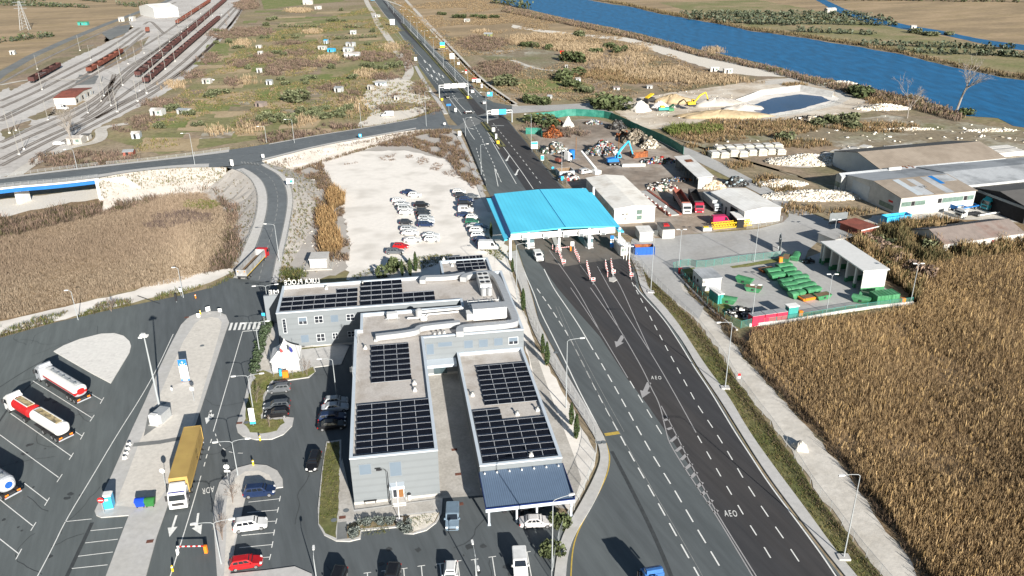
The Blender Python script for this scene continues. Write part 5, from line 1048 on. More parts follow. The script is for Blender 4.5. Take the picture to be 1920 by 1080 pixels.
sign((494,300),.9,1.2,.8,'signwhite','small white sign at the inner corner of the ramp junction',0,4.9);sign((676,262),1.1,1.2,1.0,'signsky','small blue sign on the near edge of the ramp road',0,3.0,[(-.3,.3,.3,.8,'signwhite')])
sign((436,314),1.2,2.0,.6,'signwhite','white panel sign at the outer corner of the ramp junction',R(-20),5.2)
sign((1002,285),2.4,2.6,1.2,'signwhite','large white and blue direction sign beside the scrapyard',R(5),.1,[(-.95,.95,.62,.95,'signsky')],posts=2);sign((1017,306),1.1,1.9,1.0,'signwhite','narrow pale blue sign second along the scrapyard fence',0,.1,[(-.9,.9,.1,.9,'signsky'),]);sign((1036.5,323),.9,1.0,1.0,'signsky','small blue disc sign along the scrapyard fence',0,.1,None,disc=True);sign((1054.5,344),.9,1.4,1.0,'signsky','small blue sign at the lamp post by the scrapyard')
sign((830,97),3.2,3.6,2.6,'signsky','blue and yellow roadside board on the right of the far motorway',0,.1,[(-1,1,0,.4,'yellow')],posts=2);sign((848,118),2.8,3.2,2.4,'signwhite','white roadside board right of the far motorway',posts=2);sign((890,157),2.6,2.0,1.0,'signwhite','red topped white board before the junction',0,.1,[(-1,1,.7,1,'red')],posts=2);sign((897,158),2.2,1.8,1.0,'signwhite','plain white board right of the red topped one',posts=2)
sign((918.5,186),2.6,2.0,1.4,'signsky','blue direction board on the right of the junction',0,.1,[(-.8,0,.5,.9,'signwhite')],posts=2);sign((736,49),4,4.6,1.0,'signwhite','large white board on the left edge of the far motorway',posts=2);sign((779.5,116),1.6,2.0,.8,'signwhite','white sign at the left lay-by of the far motorway');sign((860,125),1.4,1.4,1.2,'signwhite','small white sign below the big white roadside board');sign((874,141),1,2,1.0,'signwhite','white and red sign on the right verge',0,.1,[(-1,1,.5,1,'red')]);sign((903.5,168),1,1.8,1.0,'signwhite','white and purple sign on the right verge',0,.1,[(-1,1,.3,.6,'flagblue')])
sign((699,3),4.5,2.5,1.5,'signsky','blue board at the top of the motorway');sign((842,214),2.0,.9,3.6,'signblue','dark blue arrow sign at the junction island',R(15));sign((854.5,213),.9,1.6,.8,'signwhite','white keep-right post on the junction island');sign((834,239),.9,.8,1.2,'signwhite','small white give way sign on the apron');sign((862,256),1.3,1.8,.4,'signwhite','white sign at the kerb nose of the junction')
sign((925.5,252),1.2,1.5,1.2,'signwhite','white sign on the median before the toll');sign((930.5,262),.7,2.0,.3,'signwhite','white chevron post on the median');sign((934,272),1.0,1.2,.5,'yellow','yellow divider sign at the median nose before the toll');sign((829,190),1.0,1.1,.4,'yellow','yellow sign at the left foot of the first gantry');sign((877.5,186),1.0,1.1,.4,'yellow','yellow sign on the median under the first gantry')
P=at(349,716,.21);H=hfit(P,674);t=thing('information_board','tall blue and white information board with a white anchor emblem','sign',P,R(8))
b=MB();b.box(-.72,.72,-.1,.1,.25,H);pb=b.build('panel','signwhite',t);b=MB();b.box(-.73,.73,-.12,-.102,H*.74,H+.01);b.box(-.73,.73,-.12,-.102,.25,H*.15);b.build('blue_field','signblue',pb)
b=MB();zc=H*.86;b.tube([(0,-.14,zc-.36),(0,-.14,zc+.36)],.045,6);b.tube([(.48*math.cos(a),-.14,zc-.02+.42*math.sin(a))for a in[PI*1.05+PI*.9*k/10 for k in range(11)]],.05,6);b.tube([(-.2,-.14,zc+.16),(.2,-.14,zc+.16)],.04,6);b.tube([(-.34,-.14,zc-.46),(0,-.14,zc-.36),(.34,-.14,zc-.46)],.035,6);b.build('anchor_emblem','signwhite',pb)
b=MB()
for k in range(3):b.box(-.45,.45-.2*(k%2),-.112,-.103,H*(.56-.04*k),H*(.575-.04*k))
b.build('text_line','galv',pb);b=MB();b.box(-.45,.45,-.135,-.122,H*.06+.1,H*.10+.1);b.build('text_line','signwhite',pb)
for s in(-.6,.6):b=MB();b.cbox(s,0,0,.12,.2,.25);b.build('foot','wood',t)
t=sign((195,962),.95,.95,1.75,'red','round red no entry sign beside the blue toilet cabin',0,.2,[(-.7,.7,.42,.58,'signwhite')],disc=True)
sign((310,910),.8,.8,2.2,'signwhite','round white sign back on a pole behind the blue and green bins',0,.2,None,disc=True);t=sign((430,906),.85,.85,2.5,'signwhite','round white sign back above a small plate at the car park island',R(180),.2,None,disc=True);b=MB();b.box(-.45,.45,-.03,0,2.0,2.3);b.build('panel','signwhite',t)
sign((364,752),.8,.9,2.0,'signwhite','white traffic sign pole right of the information board',0,.2,None,disc=True);sign((323,736),.35,.5,.5,'signwhite','small white post left of the information board',0,.2);sign((373,597),.7,.9,.3,'signwhite','small white panel at the tip of the long island',0,.2);sign((414,592),.8,.8,.9,'signwhite','white sign at the right tip of the long island',0,.2);sign((391,587),.9,1.0,.5,'signwhite','white keep-left sign ahead of the long island',R(30),.1)
sign((475,798),.9,2.6,.8,'signwhite','tall white notice panel on the lawn by the lamp post',R(8),.2,[(-1,1,-.18,-.02,'signsky')]);sign((497,612),.7,.7,2.4,'signsky','small blue crossing sign by the hedge',0,.2);sign((340,556),.6,.9,1.2,'signwhite','small white sign on the verge opposite the long island',0,.05)
sign((331,567),.5,1.8,.3,'darkmetal','dark post sign on the verge opposite the long island',0,.1)
sign((1385,714),.5,1.0,.5,'red','red and white marker sign on the right verge by a lamp post',0,.2,[(-1,1,0,.5,'signwhite')])
# gantries
def gantry(lb,pl,pr,ytop,panels):
 A=at(*pl,.1);C=at(*pr,.1);d=C-A;L=d.length;rz=math.atan2(d.y,d.x);t=thing('sign_gantry',lb,'gantry',A,rz);H=hfit(A,ytop)
 for x in(0,L):
  b=MB();b.box(x-.2,x+.2,-.45,.45,0,H);b.build('post','lampgrey',t)
 b=MB()
 for z_ in(H-1.1,H):
  for y_ in(-.35,.35):b.tube([(0,y_,z_),(L,y_,z_)],.08,5)
 n=int(L/1.4)
 for k in range(n):b.tube([(L*k/n,-.35,H-1.1 if k%2 else H),(L*(k+1)/n,-.35,H if k%2 else H-1.1)],.05,4)
 b.build('beam','signwhite',t)
 for x0,x1,m_ in panels:b=MB();b.box(x0*L,x1*L,-.55,-.45,H-1.6,H+.6);b.build('sign_panel',m_,t)
gantry('white sign gantry with three white panels before the junction',(824,184),(878,181),160,[(.17,.39,'signwhite'),(.43,.63,'signwhite'),(.67,.9,'signwhite')])
gantry('sign gantry with one white and one blue panel after the junction',(914,231),(960,229),208,[(.17,.45,'signwhite'),(.47,.76,'signsky')])
# toll canopy
mat('tollblue',(.11,.64,.88),.06,.4,rough=.5,c2=(.095,.59,.83),s2=.12,streak=(1,.2,1),wave=((1,0,0),1.0,.07));mat('tollnavy',(.015,.17,.48),.05,1,rough=.5)
ZR,ZF=6.6,5.2
FL,FR,BL,BR_=at(958,437,ZR),at(1153.6,424,ZR),at(926.5,363.5,ZR),at(1098.6,352.8,ZR)
FLf,FRf,BLf,BRf=at(945.8,450,ZF),at(1169.8,433.7,ZF),at(912,371.6,ZF),at(1109.8,360.4,ZF)
C0=(FL+FR+BL+BR_)/4;ang=math.atan2(FR.y-FL.y,FR.x-FL.x)
t=thing('toll_canopy','huge sky blue canopy roof spanning the toll lanes','toll plaza',(C0.x,C0.y,.1),ang);tc_=t
def LT(v):v=Vector(v)-Vector((C0.x,C0.y,.1));return(v.x*math.cos(ang)+v.y*math.sin(ang),-v.x*math.sin(ang)+v.y*math.cos(ang),v.z)
FM=FL.lerp(FR,.52)+Vector((0,0,.55));BM=BL.lerp(BR_,.49)+Vector((0,0,.55))
b=MB();up=Vector((0,0,.3));b.loft([[LT(FL),LT(FM),LT(FR),LT(FR-up),LT(FM-up),LT(FL-up)],[LT(BL),LT(BM),LT(BR_),LT(BR_-up),LT(BM-up),LT(BL-up)]]);b.build('roof','tollblue',t)
b=MB();b.tube([LT(FM+Vector((0,0,.04))),LT(BM+Vector((0,0,.04)))],.07,5);b.build('ridge_joint','tollnavy',t)
for A,B,Af,Bf in((FL,BL,FLf,BLf),(FR,BR_,FRf,BRf)):
 a1=A.lerp(Af,.35);b1=B.lerp(Bf,.35);a1.z=b1.z=ZF+.1
 b=MB();b.add([LT(A-Vector((0,0,.31))),LT(B-Vector((0,0,.31))),LT(b1),LT(a1)],[(0,1,2,3)]);b.build('side_wall','tollnavy',t)  # shadow tone of the side drop is painted in as navy
 b=MB();b.loft([[LT(a1),LT(Af),LT(Af-up),LT(a1-up)],[LT(b1),LT(Bf),LT(Bf-up),LT(b1-up)]]);b.build('eave','tollblue',t)
def truss(A,B,dz):
 b=MB();A=Vector(LT(A));B=Vector(LT(B));n=int((B-A).length/1.1);dn_=Vector((0,0,dz))
 b.tube([A,B],.1,5);b.tube([A-dn_,B-dn_],.12,5)
 for k in range(n):p,q=A.lerp(B,k/n),A.lerp(B,(k+1)/n);b.tube([p,q-dn_],.05,4);b.tube([q-dn_,q],.05,4)
 b.box(min(A.x,B.x),max(A.x,B.x),min(A.y,B.y)+.5,max(A.y,B.y)+.6,A.z-dz,A.z);return b.build('truss','signwhite',tc_)
dn1=Vector((0,0,.5));truss(FL-dn1,FR-dn1,1.2);truss(BL-dn1,BR_-dn1,1.2)
LB_,RB_=Vector(LT(FL)),Vector(LT(FR))
for f in(.13,.33,.52,.67,.88):
 p=LB_.lerp(RB_,f);b=MB();b.box(p.x-.7,p.x+.7,p.y-.45,p.y-.2,ZR-2.0,ZR-.4);pn=b.build('lane_sign','signwhite',t);b=MB();b.box(p.x-.5,p.x+.5,p.y-.5,p.y-.46,ZR-2.0,ZR-1.35);b.build('sign_face','galvdark',pn)
mat('boothglass',(.10,.16,.18),.2,1,rough=.15)
for(x_,y_)in((957,487),(991,466),(1048,468),(1104,466),(1160,466),(948,402),(1010,392),(1052,390),(1092,388),(1112,386)):
 g=Vector(LT(at(x_,y_,.1)));b=MB();b.cbox(g.x,g.y,0,.55,.55,ZR-.9);b.build('column','signwhite',t)
for(x_,y_,m_)in((996,462,'signsky'),(1106,462,'signwhite'),(1050,440,'signwhite')):
 g=Vector(LT(at(x_,y_,.1)));b=MB();b.cbox(g.x,g.y+1.5,0,1.6,3,.95);bt_=b.build('booth','signwhite',t);b=MB();b.cbox(g.x,g.y+1.5,.95,1.56,2.9,1.2);b.build('pane','boothglass',bt_);b=MB();b.cbox(g.x,g.y+1.5,2.15,1.8,3.3,.2);b.build('booth_roof',m_,bt_)
b=MB()
for P_ in([(985,466),(1003,466),(1000,440),(985,440)],[(1098,466),(1113,466),(1090,435),(1075,435)],[(1043,470),(1053,470),(1040,440),(1032,440)]):b.prism([LT(v)[:2]for v in px(P_)],.0,.2)
b.build('toll_island','concrete',t)
mk=None
for c_,(p,q,n,w_)in enumerate((((1045,469),(1055,497),6,'on the first island nose right of the white van'),((1036,470),(1049,478),3,'behind the first striped row near the barrier arm'),((1077,474),(1086,492),5,'on the second island nose under the canopy edge'),((1100,500),(1106,524),6,'on the third and longest island nose'),((1135,499),(1139,520),5,'on the fourth island nose'),((1145,496),(1149,516),5,'on the fifth island nose with the kerbed end'),((1179,497),(1183,522),5,'along the right kerb after the canopy'))):
 A,C=at(*p,.1),at(*q,.1)
 for k in range(n):
  P=A.lerp(C,k/(n-1))
  if mk is None:
   mk=thing('marker_post','','marker post',P);b=MB()
   for j in range(7):b.tube([(0,0,.24*j),(0,0,.24*j+.24)],.10,8,cm=j%2)
   b.build('striped_post',['signwhite','red'],mk);b=MB();b.cbox(0,0,0,.4,.4,.1);b.build('base','tyre',mk);o=mk
  else:o=dup(mk,P)
  o['label']='red and white striped marker post '+w_;o['group']='striped posts '+w_
for p,lb in(((1112,534),'red and white divider boards at the end of the third island nose'),((1057,500),'red and white divider board at the end of the first island nose'),((1150,519),'round red and white sign board at the kerbed island end'),((1184,525),'red and white board at the end of the right kerb posts')):
 sign(p,.9,.9,.9,'signwhite',lb,0,.1,[(-.9,.9,.1,.45,'red'),(-.6,.6,.6,.9,'red')]);
sign((1073,471),.9,1.2,1.4,'signwhite','white notice board behind the barrier arm under the canopy');sign((1149,523),.3,.8,1.2,'galv','grey post on the kerbed island end')
zone('toll_nose',[(1141,522),(1152,521),(1157,526),(1150,530),(1142,528)],.22,'concrete',depth=.13)
def barrier(lb,p,q,z=.1,zb=1.05):
 A,C=at(*p,z),at(*q,z);d=C-A;t=thing('boom_barrier',lb,'barrier',A,math.atan2(d.y,d.x));b=MB();b.box(-.2,.2,-.18,.18,0,1.15);b.build('barrier_box','orange',t);b=MB();n=10
 for k in range(n):b.box(.2+(d.length-.2)*k/n,.2+(d.length-.2)*(k+1)/n,-.06,.06,zb,zb+.13,cm=k%2)
 b.build('boom',['red','signwhite'],t);b=MB();b.cbox(d.length-.1,0,0,.12,.12,zb);b.build('rest_post','signwhite',t)
barrier('red and white barrier arm with orange box across the entry lane',(387,1036),(334,1037));barrier('small white barrier arm with yellow box under the toll canopy',(1070,470),(1051,472))
bol=None
for p,c_,lb in(((475,872),'yellow','yellow bollard at the tip of the car park island'),((376,589),'yellow','yellow bollard at the tip of the long island'),((367,559),'orange','orange hydrant on the verge opposite the long island'),((488,826),'yellow','yellow bollard at the tip of the lawn island'),((324,1071),'yellow','yellow and white bollard left of the barrier lane'),((333,1040),'signwhite','white bollard under the barrier arm end')):
 P=at(*p,.2);t=thing('bollard',lb,'bollard',P);b=MB();b.tube([(0,0,0),(0,0,.8),(0,0,.95)],[.14,.14,.07],10);b.build('bollard_post',c_,t);b=MB();b.tube([(0,0,.66),(0,0,.8)],.147,10);b.build('band','signwhite',t)
# cabins, bins, cabinets
P=at(206,950,.21);t=thing('toilet_cabin','bright blue portable toilet cabin at the end of the long island','toilet cabin',P,R(12))
b=MB();b.box(-.62,.62,-.62,.62,.1,2.15);b.build('cabin','signsky',t);b=MB();b.loft([[(-.66,-.66,2.15),(.66,-.66,2.15),(.66,.66,2.15),(-.66,.66,2.15)],[(-.45,-.5,2.36),(.45,-.5,2.36),(.45,.5,2.36),(-.45,.5,2.36)]]);b.build('cabin_roof','signwhite',t);b=MB();b.box(-.45,.45,-.645,-.622,.2,2.05);dd=b.build('door','signsky',t);b=MB();b.box(-.2,.2,-.66,-.646,1.5,1.8);b.build('door_sign','signwhite',dd);b=MB();b.box(-.65,.65,-.65,.65,0,.1);b.build('skid','galv',t)
for p,c_,lb in(((265,949),(.01,.06,.50),'blue wheeled waste container beside a green one'),((283,948),(.03,.16,.04),'green wheeled waste container beside a blue one')):
 P=at(*p,.21);t=thing('waste_container',lb,'bin',P,R(8));b=MB();b.loft([[(-.55,-.42,.2),(.55,-.42,.2),(.55,.42,.2),(-.55,.42,.2)],[(-.66,-.55,1.1),(.66,-.55,1.1),(.66,.55,1.1),(-.66,.55,1.1)]]);b.build('tub','dull_paint',t,c=c_);b=MB();rg=[]
 for k in range(6):a=PI*.5*k/5;rg.append([(-.7,.58-1.16*k/5,1.12+.26*math.sin(PI*k/5)),(.7,.58-1.16*k/5,1.12+.26*math.sin(PI*k/5)),(.7,.58-1.16*k/5,1.08),(-.7,.58-1.16*k/5,1.08)])
 b.loft(rg);b.build('lid','dull_paint',t,c=tuple(x*1.1 for x in c_))
 for x in(-.45,.45):
  for y in(-.35,.35):b=MB();b.ring((x,y,.1),0,0,.1,.06,8);b.build('wheel','tyre',t)
P=at(297,792,.21);t=thing('control_cabinet','pale box and white cabinet at the foot of the floodlight mast','cabinet',P,R(-14));b=MB();b.box(-.95,.95,-.3,2.3,.1,1.7);b.build('housing','galv',t);b=MB();b.box(-.75,.5,-1.1,-.32,.1,2.0);b.build('cabinet_door','white',t);b=MB();b.box(-1.05,1.05,-1.2,2.4,0,.1);b.build('plinth','concrete',t)
bl_=None
for k in range(4):
 P=at(234+2.6*k,860-8.5*k,.21)
 if bl_ is None:bl_=thing('barrier_block','small white block in the short row on the island kerb','block',P,R(-20),'white blocks on the island kerb');b=MB();b.loft([[(-.3,-.25,0),(.3,-.25,0),(.3,.25,0),(-.3,.25,0)],[(-.18,-.2,.5),(.18,-.2,.5),(.18,.2,.5),(-.18,.2,.5)]]);b.build('block','white',bl_);b=MB();b.box(-.181,.181,-.1,.1,.5,.53);b.build('cap','darkmetal',bl_)
 else:dup(bl_,P)
P=at(600,497,.1);t=thing('transformer_kiosk','small pale concrete kiosk with a light roof beside the ramp slope','kiosk',P,R(4));b=MB();b.box(-2,2,-2.2,2.2,.2,2.3);b.build('wall','whiteconcrete',t);b=MB();b.box(-2.2,2.2,-2.4,2.4,2.3,2.55);b.build('roof','concrete',t);b=MB();b.box(-3.4,3.4,-3.4,3,.0,.2);b.build('plinth','paving',t);b=MB();b.box(-.9,.9,-2.23,-2.2,.25,2.0);b.build('door','galv',t)
for k in range(2):
 b=MB();s=(-3.1,3.1)[k]
 for y in(-3.2,-1.2,.8,2.8):b.tube([(s,y,.2),(s,y,1.2)],.04,4)
 b.tube([(s,-3.2,1.2),(s,2.8,1.2)],.04,4);b.build('railing','galvdark',t)
for p,c_,lb in(((527,704),'signsky','narrow blue recycling post in front of the tent'),((536,707),'orange','orange box container in front of the tent')):
 P=at(*p,.2);t=thing('recycling_bin',lb,'bin',P,BR);W2=.2 if c_=='signsky' else .5;b=MB();b.box(-W2,W2,-.3,.3,0,1.2);b.build('bin_body',c_,t);b=MB();b.box(-W2-.03,W2+.03,-.33,.33,1.2,1.28);b.build('bin_lid',c_,t)
# fences
def fence(lb,pts,H=1.8,step=2.5,m_='wiremesh',pm='galv',z=.05,name='wire_fence',zs=None,pr=.04,world=None):
 P=world or smoothline(px(pts,0),1);P=[Vector((p.x,p.y,z))for p in P]if world is None else P
 o=P[0].copy();t=thing(name,lb,'fence',o);b=MB();vs=[]
 for p in P:q=p-o;vs+=[q+Vector((0,0,.05)),q+Vector((0,0,H))]
 b.add(vs,[(2*i,2*i+2,2*i+3,2*i+1)for i in range(len(P)-1)]);b.build('fence_panel',m_,t)
 L=plen(P);n=min(98,max(2,int(L/step)));first=None
 for k in range(n+1):
  u=along(P,L*k/n-.001 if k==n else L*k/n)-o
  if first is None:b=MB();b.tube([(0,0,0),(0,0,H+.08)],pr,5);first=b.build('post',pm,t,loc=u)
  else:q=first.copy();col.objects.link(q);q.location=u
 b=MB();b.tube([p-o+Vector((0,0,H))for p in P],pr*.6,4);b.build('top_rail',pm,t)
 return t
fence('long wire fence between the right motorway verge and the dirt track',[(1188,478),(1202,499),(1225,528),(1247,550),(1275,578),(1302,602),(1317,622),(1340,652),(1360,680),(1378,712),(1397,735),(1422,770),(1440,792),(1467,830),(1495,869),(1522,914),(1555,957),(1571,977),(1605,1025),(1645,1072),(1678,1112)],1.7,3.0)
fence('wire fence along the pavement beside the office and cypresses',[(962,495),(978,545),(992,590),(1015,640),(1040,690),(1075,745),(1100,790),(1116,822),(1118,850)],1.8,2.6)
fence('light wire fence along the curved kerb in front of the carport',[(1118,850),(1112,880),(1096,920),(1075,960),(1052,1000),(1042,1040),(1034,1090)],1.8,2.2,pm='lampgrey')
mat('greensheet',(.025,.17,.13),.12,.6,rough=.55,c2=(.05,.22,.17),s2=.3)
fence('tall green sheet fence behind and beside the scrapyard',[(1002,226),(1040,222),(1070,217),(1110,219),(1140,222),(1165,233),(1200,250),(1235,264),(1262,278),(1281,291)],3.0,6,'greensheet','greensheet',name='sheet_fence',pr=.06)
fence('short green sheet fence at the roadside corner of the scrapyard',[(986,252),(1015,252),(1016,258)],2.6,5,'greensheet','greensheet',name='sheet_fence',pr=.06)
fence('dark wire fence between the motorway and the scrapyard',[(978,248),(1000,280),(1025,310),(1052,340),(1062,350)],1.6,3,'wiremesh_green','galvdark')
fence('green mesh fence with gate along the depot front',[(1262,505),(1290,497),(1310,503),(1365,495),(1400,490),(1462,484)],1.7,2.2,'wiremesh_green','teal')
fence('green mesh fence along the dirt track side of the depot',[(1270,510),(1300,545),(1345,588),(1382,618),(1408,612)],1.7,2.4,'wiremesh_green','teal')
fence('green mesh fence on the low wall along the reeds',[(1408,612),(1480,604),(1560,590),(1640,578),(1710,570)],1.5,2.6,'wiremesh_green','teal')
fence('wire fence along the scrapyard and concrete road',[(1205,446),(1240,442),(1262,440)],1.6,2,'wiremesh','galvdark');fence('wire fence before the weedy strip of the white hall',[(1400,430),(1440,424),(1466,416)],1.6,2,'wiremesh','galv')
fence('guard rail along the haul pond track',[(1395,222),(1450,219),(1500,212),(1555,200),(1572,190)],1.0,4,'wiremesh','galvdark')
for(pp,lb)in(([(870,250),(880,273),(895,310),(912,350)],'low guard rail on the kerb left of the approach lanes'),([(552,372),(551,397),(540,440),(528,482)],'low guard rail on the outer side of the ramp'),([(422,318),(470,345),(486,378),(478,412),(462,445),(448,480)],'low guard rail on the inner side of the ramp')):
 zz={'ramp':None};W_=None
 if 'outer' in lb:W_=smoothline([at(a,b_,z)for(a,b_),z in zip([(545,346),(551,371),(549,397),(540,444),(531,482)],(3.9,3.3,2.5,1.6,.8))],2)
 if 'inner' in lb:W_=smoothline([at(a,b_,z)for(a,b_),z in zip([(452,322),(471,338),(481,357),(484,378),(480,408),(468,442),(453,475)],(4.8,4.4,3.9,3.3,2.5,1.6,.8))],2)
 fence(lb,pp,.75,3,'galv' if W_ is None else 'wiremesh','galvdark',name='guard_rail',world=W_)
for(pp,lb)in(([(754,44),(790,84),(830,129),(881,186)],'guard rail along the far median'),([(905,229),(918,244),(930,259),(943,275)],'guard rail along the median before the toll')):fence(lb,pp,.7,4,'galv','galvdark',name='guard_rail',z=.3)
W_=smoothline([at(a,b_,z)for a,b_,z in((200,308,7.0),(260,303,6.7),(330,295,6.1),(430,281,5.3))],1);fence('thin railing along the far edge of the ramp road',[],.9,3,'wiremesh','galv',name='railing',world=W_)
mat('drainrust',(.16,.07,.05),.3,3)
for x,y,k in((649,957,0),(642,970,1),(863,945,1),(859,889,1),(852,843,1),(462,792,0),(449,793,1),(307,756,0),(281,1015,1),(1124,830,0),(1132,829,0),(1042,661,0),(626,975,0),(350,595,1),(379,648,0)):
 z_=.235 if x not in(863,859,852)else .1
 t=thing('manhole_cover','small dark round manhole cover set in the pavement' if k==0 else 'small rusty square drain cover set in the pavement','manhole cover',at(x,y,z_),BR,'round manhole covers' if k==0 else 'square drain covers')
 b=MB()
 if k==0:b.tube([(0,0,0),(0,0,.012)],.42,16)
 else:b.box(-.45,.45,-.3,.3,0,.012)
 b.build('cover','galvdark' if k==0 else 'drainrust',t)
# industrial strip on the right
mat('sheetwhite',(.60,.595,.575),.05,.6,rough=.5,c2=(.52,.51,.48),s2=.15)
mat('roofwhite',(.82,.81,.78),.06,.5,rough=.5,c2=(.70,.68,.64),s2=.12,wave=((1,0,0),1.0,.05))
mat('roofbeige',(.82,.79,.73),.08,.5,rough=.6,c2=(.62,.57,.50),s2=.12,mix2=.57,wave=((0,1,0),1.2,.05))
mat('rooftaupe',(.32,.27,.22),.10,.5,rough=.7,wave=((1,0,0),.9,.08),c2=(.27,.225,.18),s2=.1)
mat('roofgrey',(.42,.44,.46),.10,.5,rough=.6,wave=((1,0,0),.9,.08),c2=(.27,.285,.30),s2=.1)
mat('roofdark',(.12,.115,.11),.12,.5,rough=.7,wave=((1,0,0),.9,.08))
mat('rooftile',(.24,.20,.18),.15,.5,rough=.8,c2=(.21,.13,.105),s2=.13,mix2=.57,wave=((1,0,0),.5,.12))
mat('rust',(.30,.10,.035),.3,1.5,rough=.8,c2=(.16,.055,.025),s2=.8)
mat('rustroof',(.27,.085,.06),.2,.8,rough=.8,c2=(.20,.07,.05),s2=.3)
mat('wallpale',(.46,.47,.46),.12,.6,rough=.7,c2=(.34,.35,.36),s2=.2,mix2=.6)
mat('wallblue',(.44,.49,.53),.08,.5,rough=.6)
mat('dirtywin',(.13,.19,.165),.3,1.2,rough=.3)
mat('voiddark',(.02,.02,.022),.2,1,rough=.9)
mat('skipgreen',(.05,.21,.09),.2,1,rough=.55,c2=(.075,.24,.12),s2=.5)
mat('pinkred',(.60,.035,.075),.06,1,rough=.5)
mat('slab',(.54,.51,.43),.2,1.2,rough=.85,wave=((0,0,1),.5,.45))
mat('magenta',(.50,.02,.09),.06,1,rough=.4)
def rectpx(FLp,FRp,Bp,z,depth=None):
 A,C,D=at(*FLp,z),at(*FRp,z),at(*Bp,z);d=C-A;W=d.length;d.normalize();n=Vector((-d.y,d.x,0));dp=depth or(D-C).dot(n)
 c=(A+C)/2+n*dp/2;return Vector((c.x,c.y,0)),math.atan2(d.y,d.x),W,dp
def gable(name,lb,FLp,FRp,Bp,z,rise,wm,rm,axis='x',depth=None,zg=.06,over=.25,rms=None,cat='building'):
 """hall with a pitched roof; ridge runs along axis; front wall is the one facing the camera"""
 c,rz,W,D=rectpx(FLp,FRp,Bp,z,depth);c.z=zg;t=thing(name,lb,cat,c,rz);w,d=W/2,D/2;h=z-zg
 b=MB()
 if axis=='x':b.loft([[(s,-d,0),(s,d,0),(s,d,h),(s,0,h+rise),(s,-d,h)]for s in(-w,w)])
 else:b.loft([[(w,s,0),(w,s,h),(0,s,h+rise),(-w,s,h),(-w,s,0)]for s in(-d,d)])
 b.build('wall',wm,t)
 o=over;k=rise/(d if axis=='x' else w)
 for i,s in enumerate((-1,1)):
  b=MB();m_=(rms or[rm,rm])[i]
  if axis=='x':p=[(-w-o,s*(d+o),h-k*o+.03),(w+o,s*(d+o),h-k*o+.03),(w+o,0,h+rise+.03),(-w-o,0,h+rise+.03)]
  else:p=[(s*(w+o),d+o,h-k*o+.03),(s*(w+o),-d-o,h-k*o+.03),(0,-d-o,h+rise+.03),(0,d+o,h+rise+.03)]
  b.loft([p[:2]+[(x,y,z_+.14)for x,y,z_ in p[:2]][::-1],p[2:][::-1]+[(x,y,z_+.14)for x,y,z_ in p[2:]]]);b.build('roof',m_,t)
 return t,w,d,h
def flat(name,lb,FLp,FRp,Bp,z,wm,rm,depth=None,zg=.06,over=.15,th=.2,tilt=0,cat='building'):
 c,rz,W,D=rectpx(FLp,FRp,Bp,z,depth);c.z=zg;t=thing(name,lb,cat,c,rz);w,d=W/2,D/2;h=z-zg
 b=MB();b.box(-w,w,-d,d,0,h-.02);b.build('wall',wm,t);b=MB();o=over
 b.loft([[(-w-o,-d-o,h),(w+o,-d-o,h),(w+o,-d-o,h+th),(-w-o,-d-o,h+th)],[(-w-o,d+o,h+tilt),(w+o,d+o,h+tilt),(w+o,d+o,h+th+tilt),(-w-o,d+o,h+th+tilt)]]);b.build('roof',rm,t)
 return t,w,d,h
def panel(t,nm,m_,x0,x1,y,z0,z1,th=.05,frame=None):
 b=MB();b.box(x0,x1,y-th,y-.004,z0,z1);o=b.build(nm,m_,t);return o
def panelx(t,nm,m_,x,y0,y1,z0,z1,th=.05):
 b=MB();b.box(x-th,x-.004,y0,y1,z0,z1);return b.build(nm,m_,t)
t,w,d,h=gable('white_shed','long cream shed with low gable roof right beside the blue canopy',(1152,392.5),(1228.7,387.5),(1160,331),4.4,.7,'whitedirty','roofbeige','y')
for x in(-2.8,.9):panel(t,'window','dirtywin',w*.1,w*.36,-d,.9+(x>0)*1.6,2.1+(x>0)*1.6)if True else 0
panel(t,'window','voiddark',-w*.62,-w*.5,-d,2.6,2.9);panel(t,'window','voiddark',-w*.45,-w*.33,-d,2.6,2.9);panel(t,'vent','voiddark',-w*.5,-w*.4,-d,1.2,1.5)
c,rz,W,D=rectpx((1310,333.5),(1336,332.5),(1275,294),3.6);c.z=.06
t=thing('open_shed','long open fronted shed with pale monopitch roof in the scrapyard','shed',c,rz);w,d=W/2,D/2
b=MB();b.box(-w,w,-d,-d+.2,0,3.5);b.box(w-.2,w,-d+.2,d-.2,0,3.7);b.box(-w,w,d-.2,d,0,3.5);b.build('wall','wallpale',t)
for k in range(6):b=MB();y=-d+.3+(2*d-.6)*k/5;b.cbox(-w+.15,y,0,.22,.22,3.5);b.build('post','galvdark',t)
for k in range(4):b=MB();y=-d+(2*d)*(k+1)/5;b.box(-w+1,w-.3,y-.06,y+.06,0,3.2);b.build('partition','galvdark',t)
b=MB();b.loft([[(-w-.5,s,3.55),(w+.3,s,3.9),(w+.3,s,4.05),(-w-.5,s,3.7)]for s in(-d-.3,d+.3)]);b.build('roof','roofwhite',t);b=MB();b.loft([[(-w*.4,s,3.865),(w*.7,s,4.0),(w*.7,s,4.02),(-w*.4,s,3.885)]for s in(d*.35,d*.6)]);b.build('rust_patch','rust',t)
t,w,d,h=gable('white_hall','white steel hall with low ridge roof and dark side door at the scrapyard corner',(1396.7,397),(1465,389.5),(1406.7,353.3),3.9,.6,'sheetwhite','roofwhite','y')
panelx(t,'door','voiddark',-w-.0,-d*.62,-d*.2,0,3.2);panelx(t,'door','voiddark',-w,d*.0,d*.08,0,2.2)  # near-black panels paint the unlit inside of the side opening
t,w,d,h=flat('lean_to','small flat white lean-to roof at the side of the white hall',(1383,411.5),(1396,411),(1378,398),2.5,'voiddark','roofwhite')
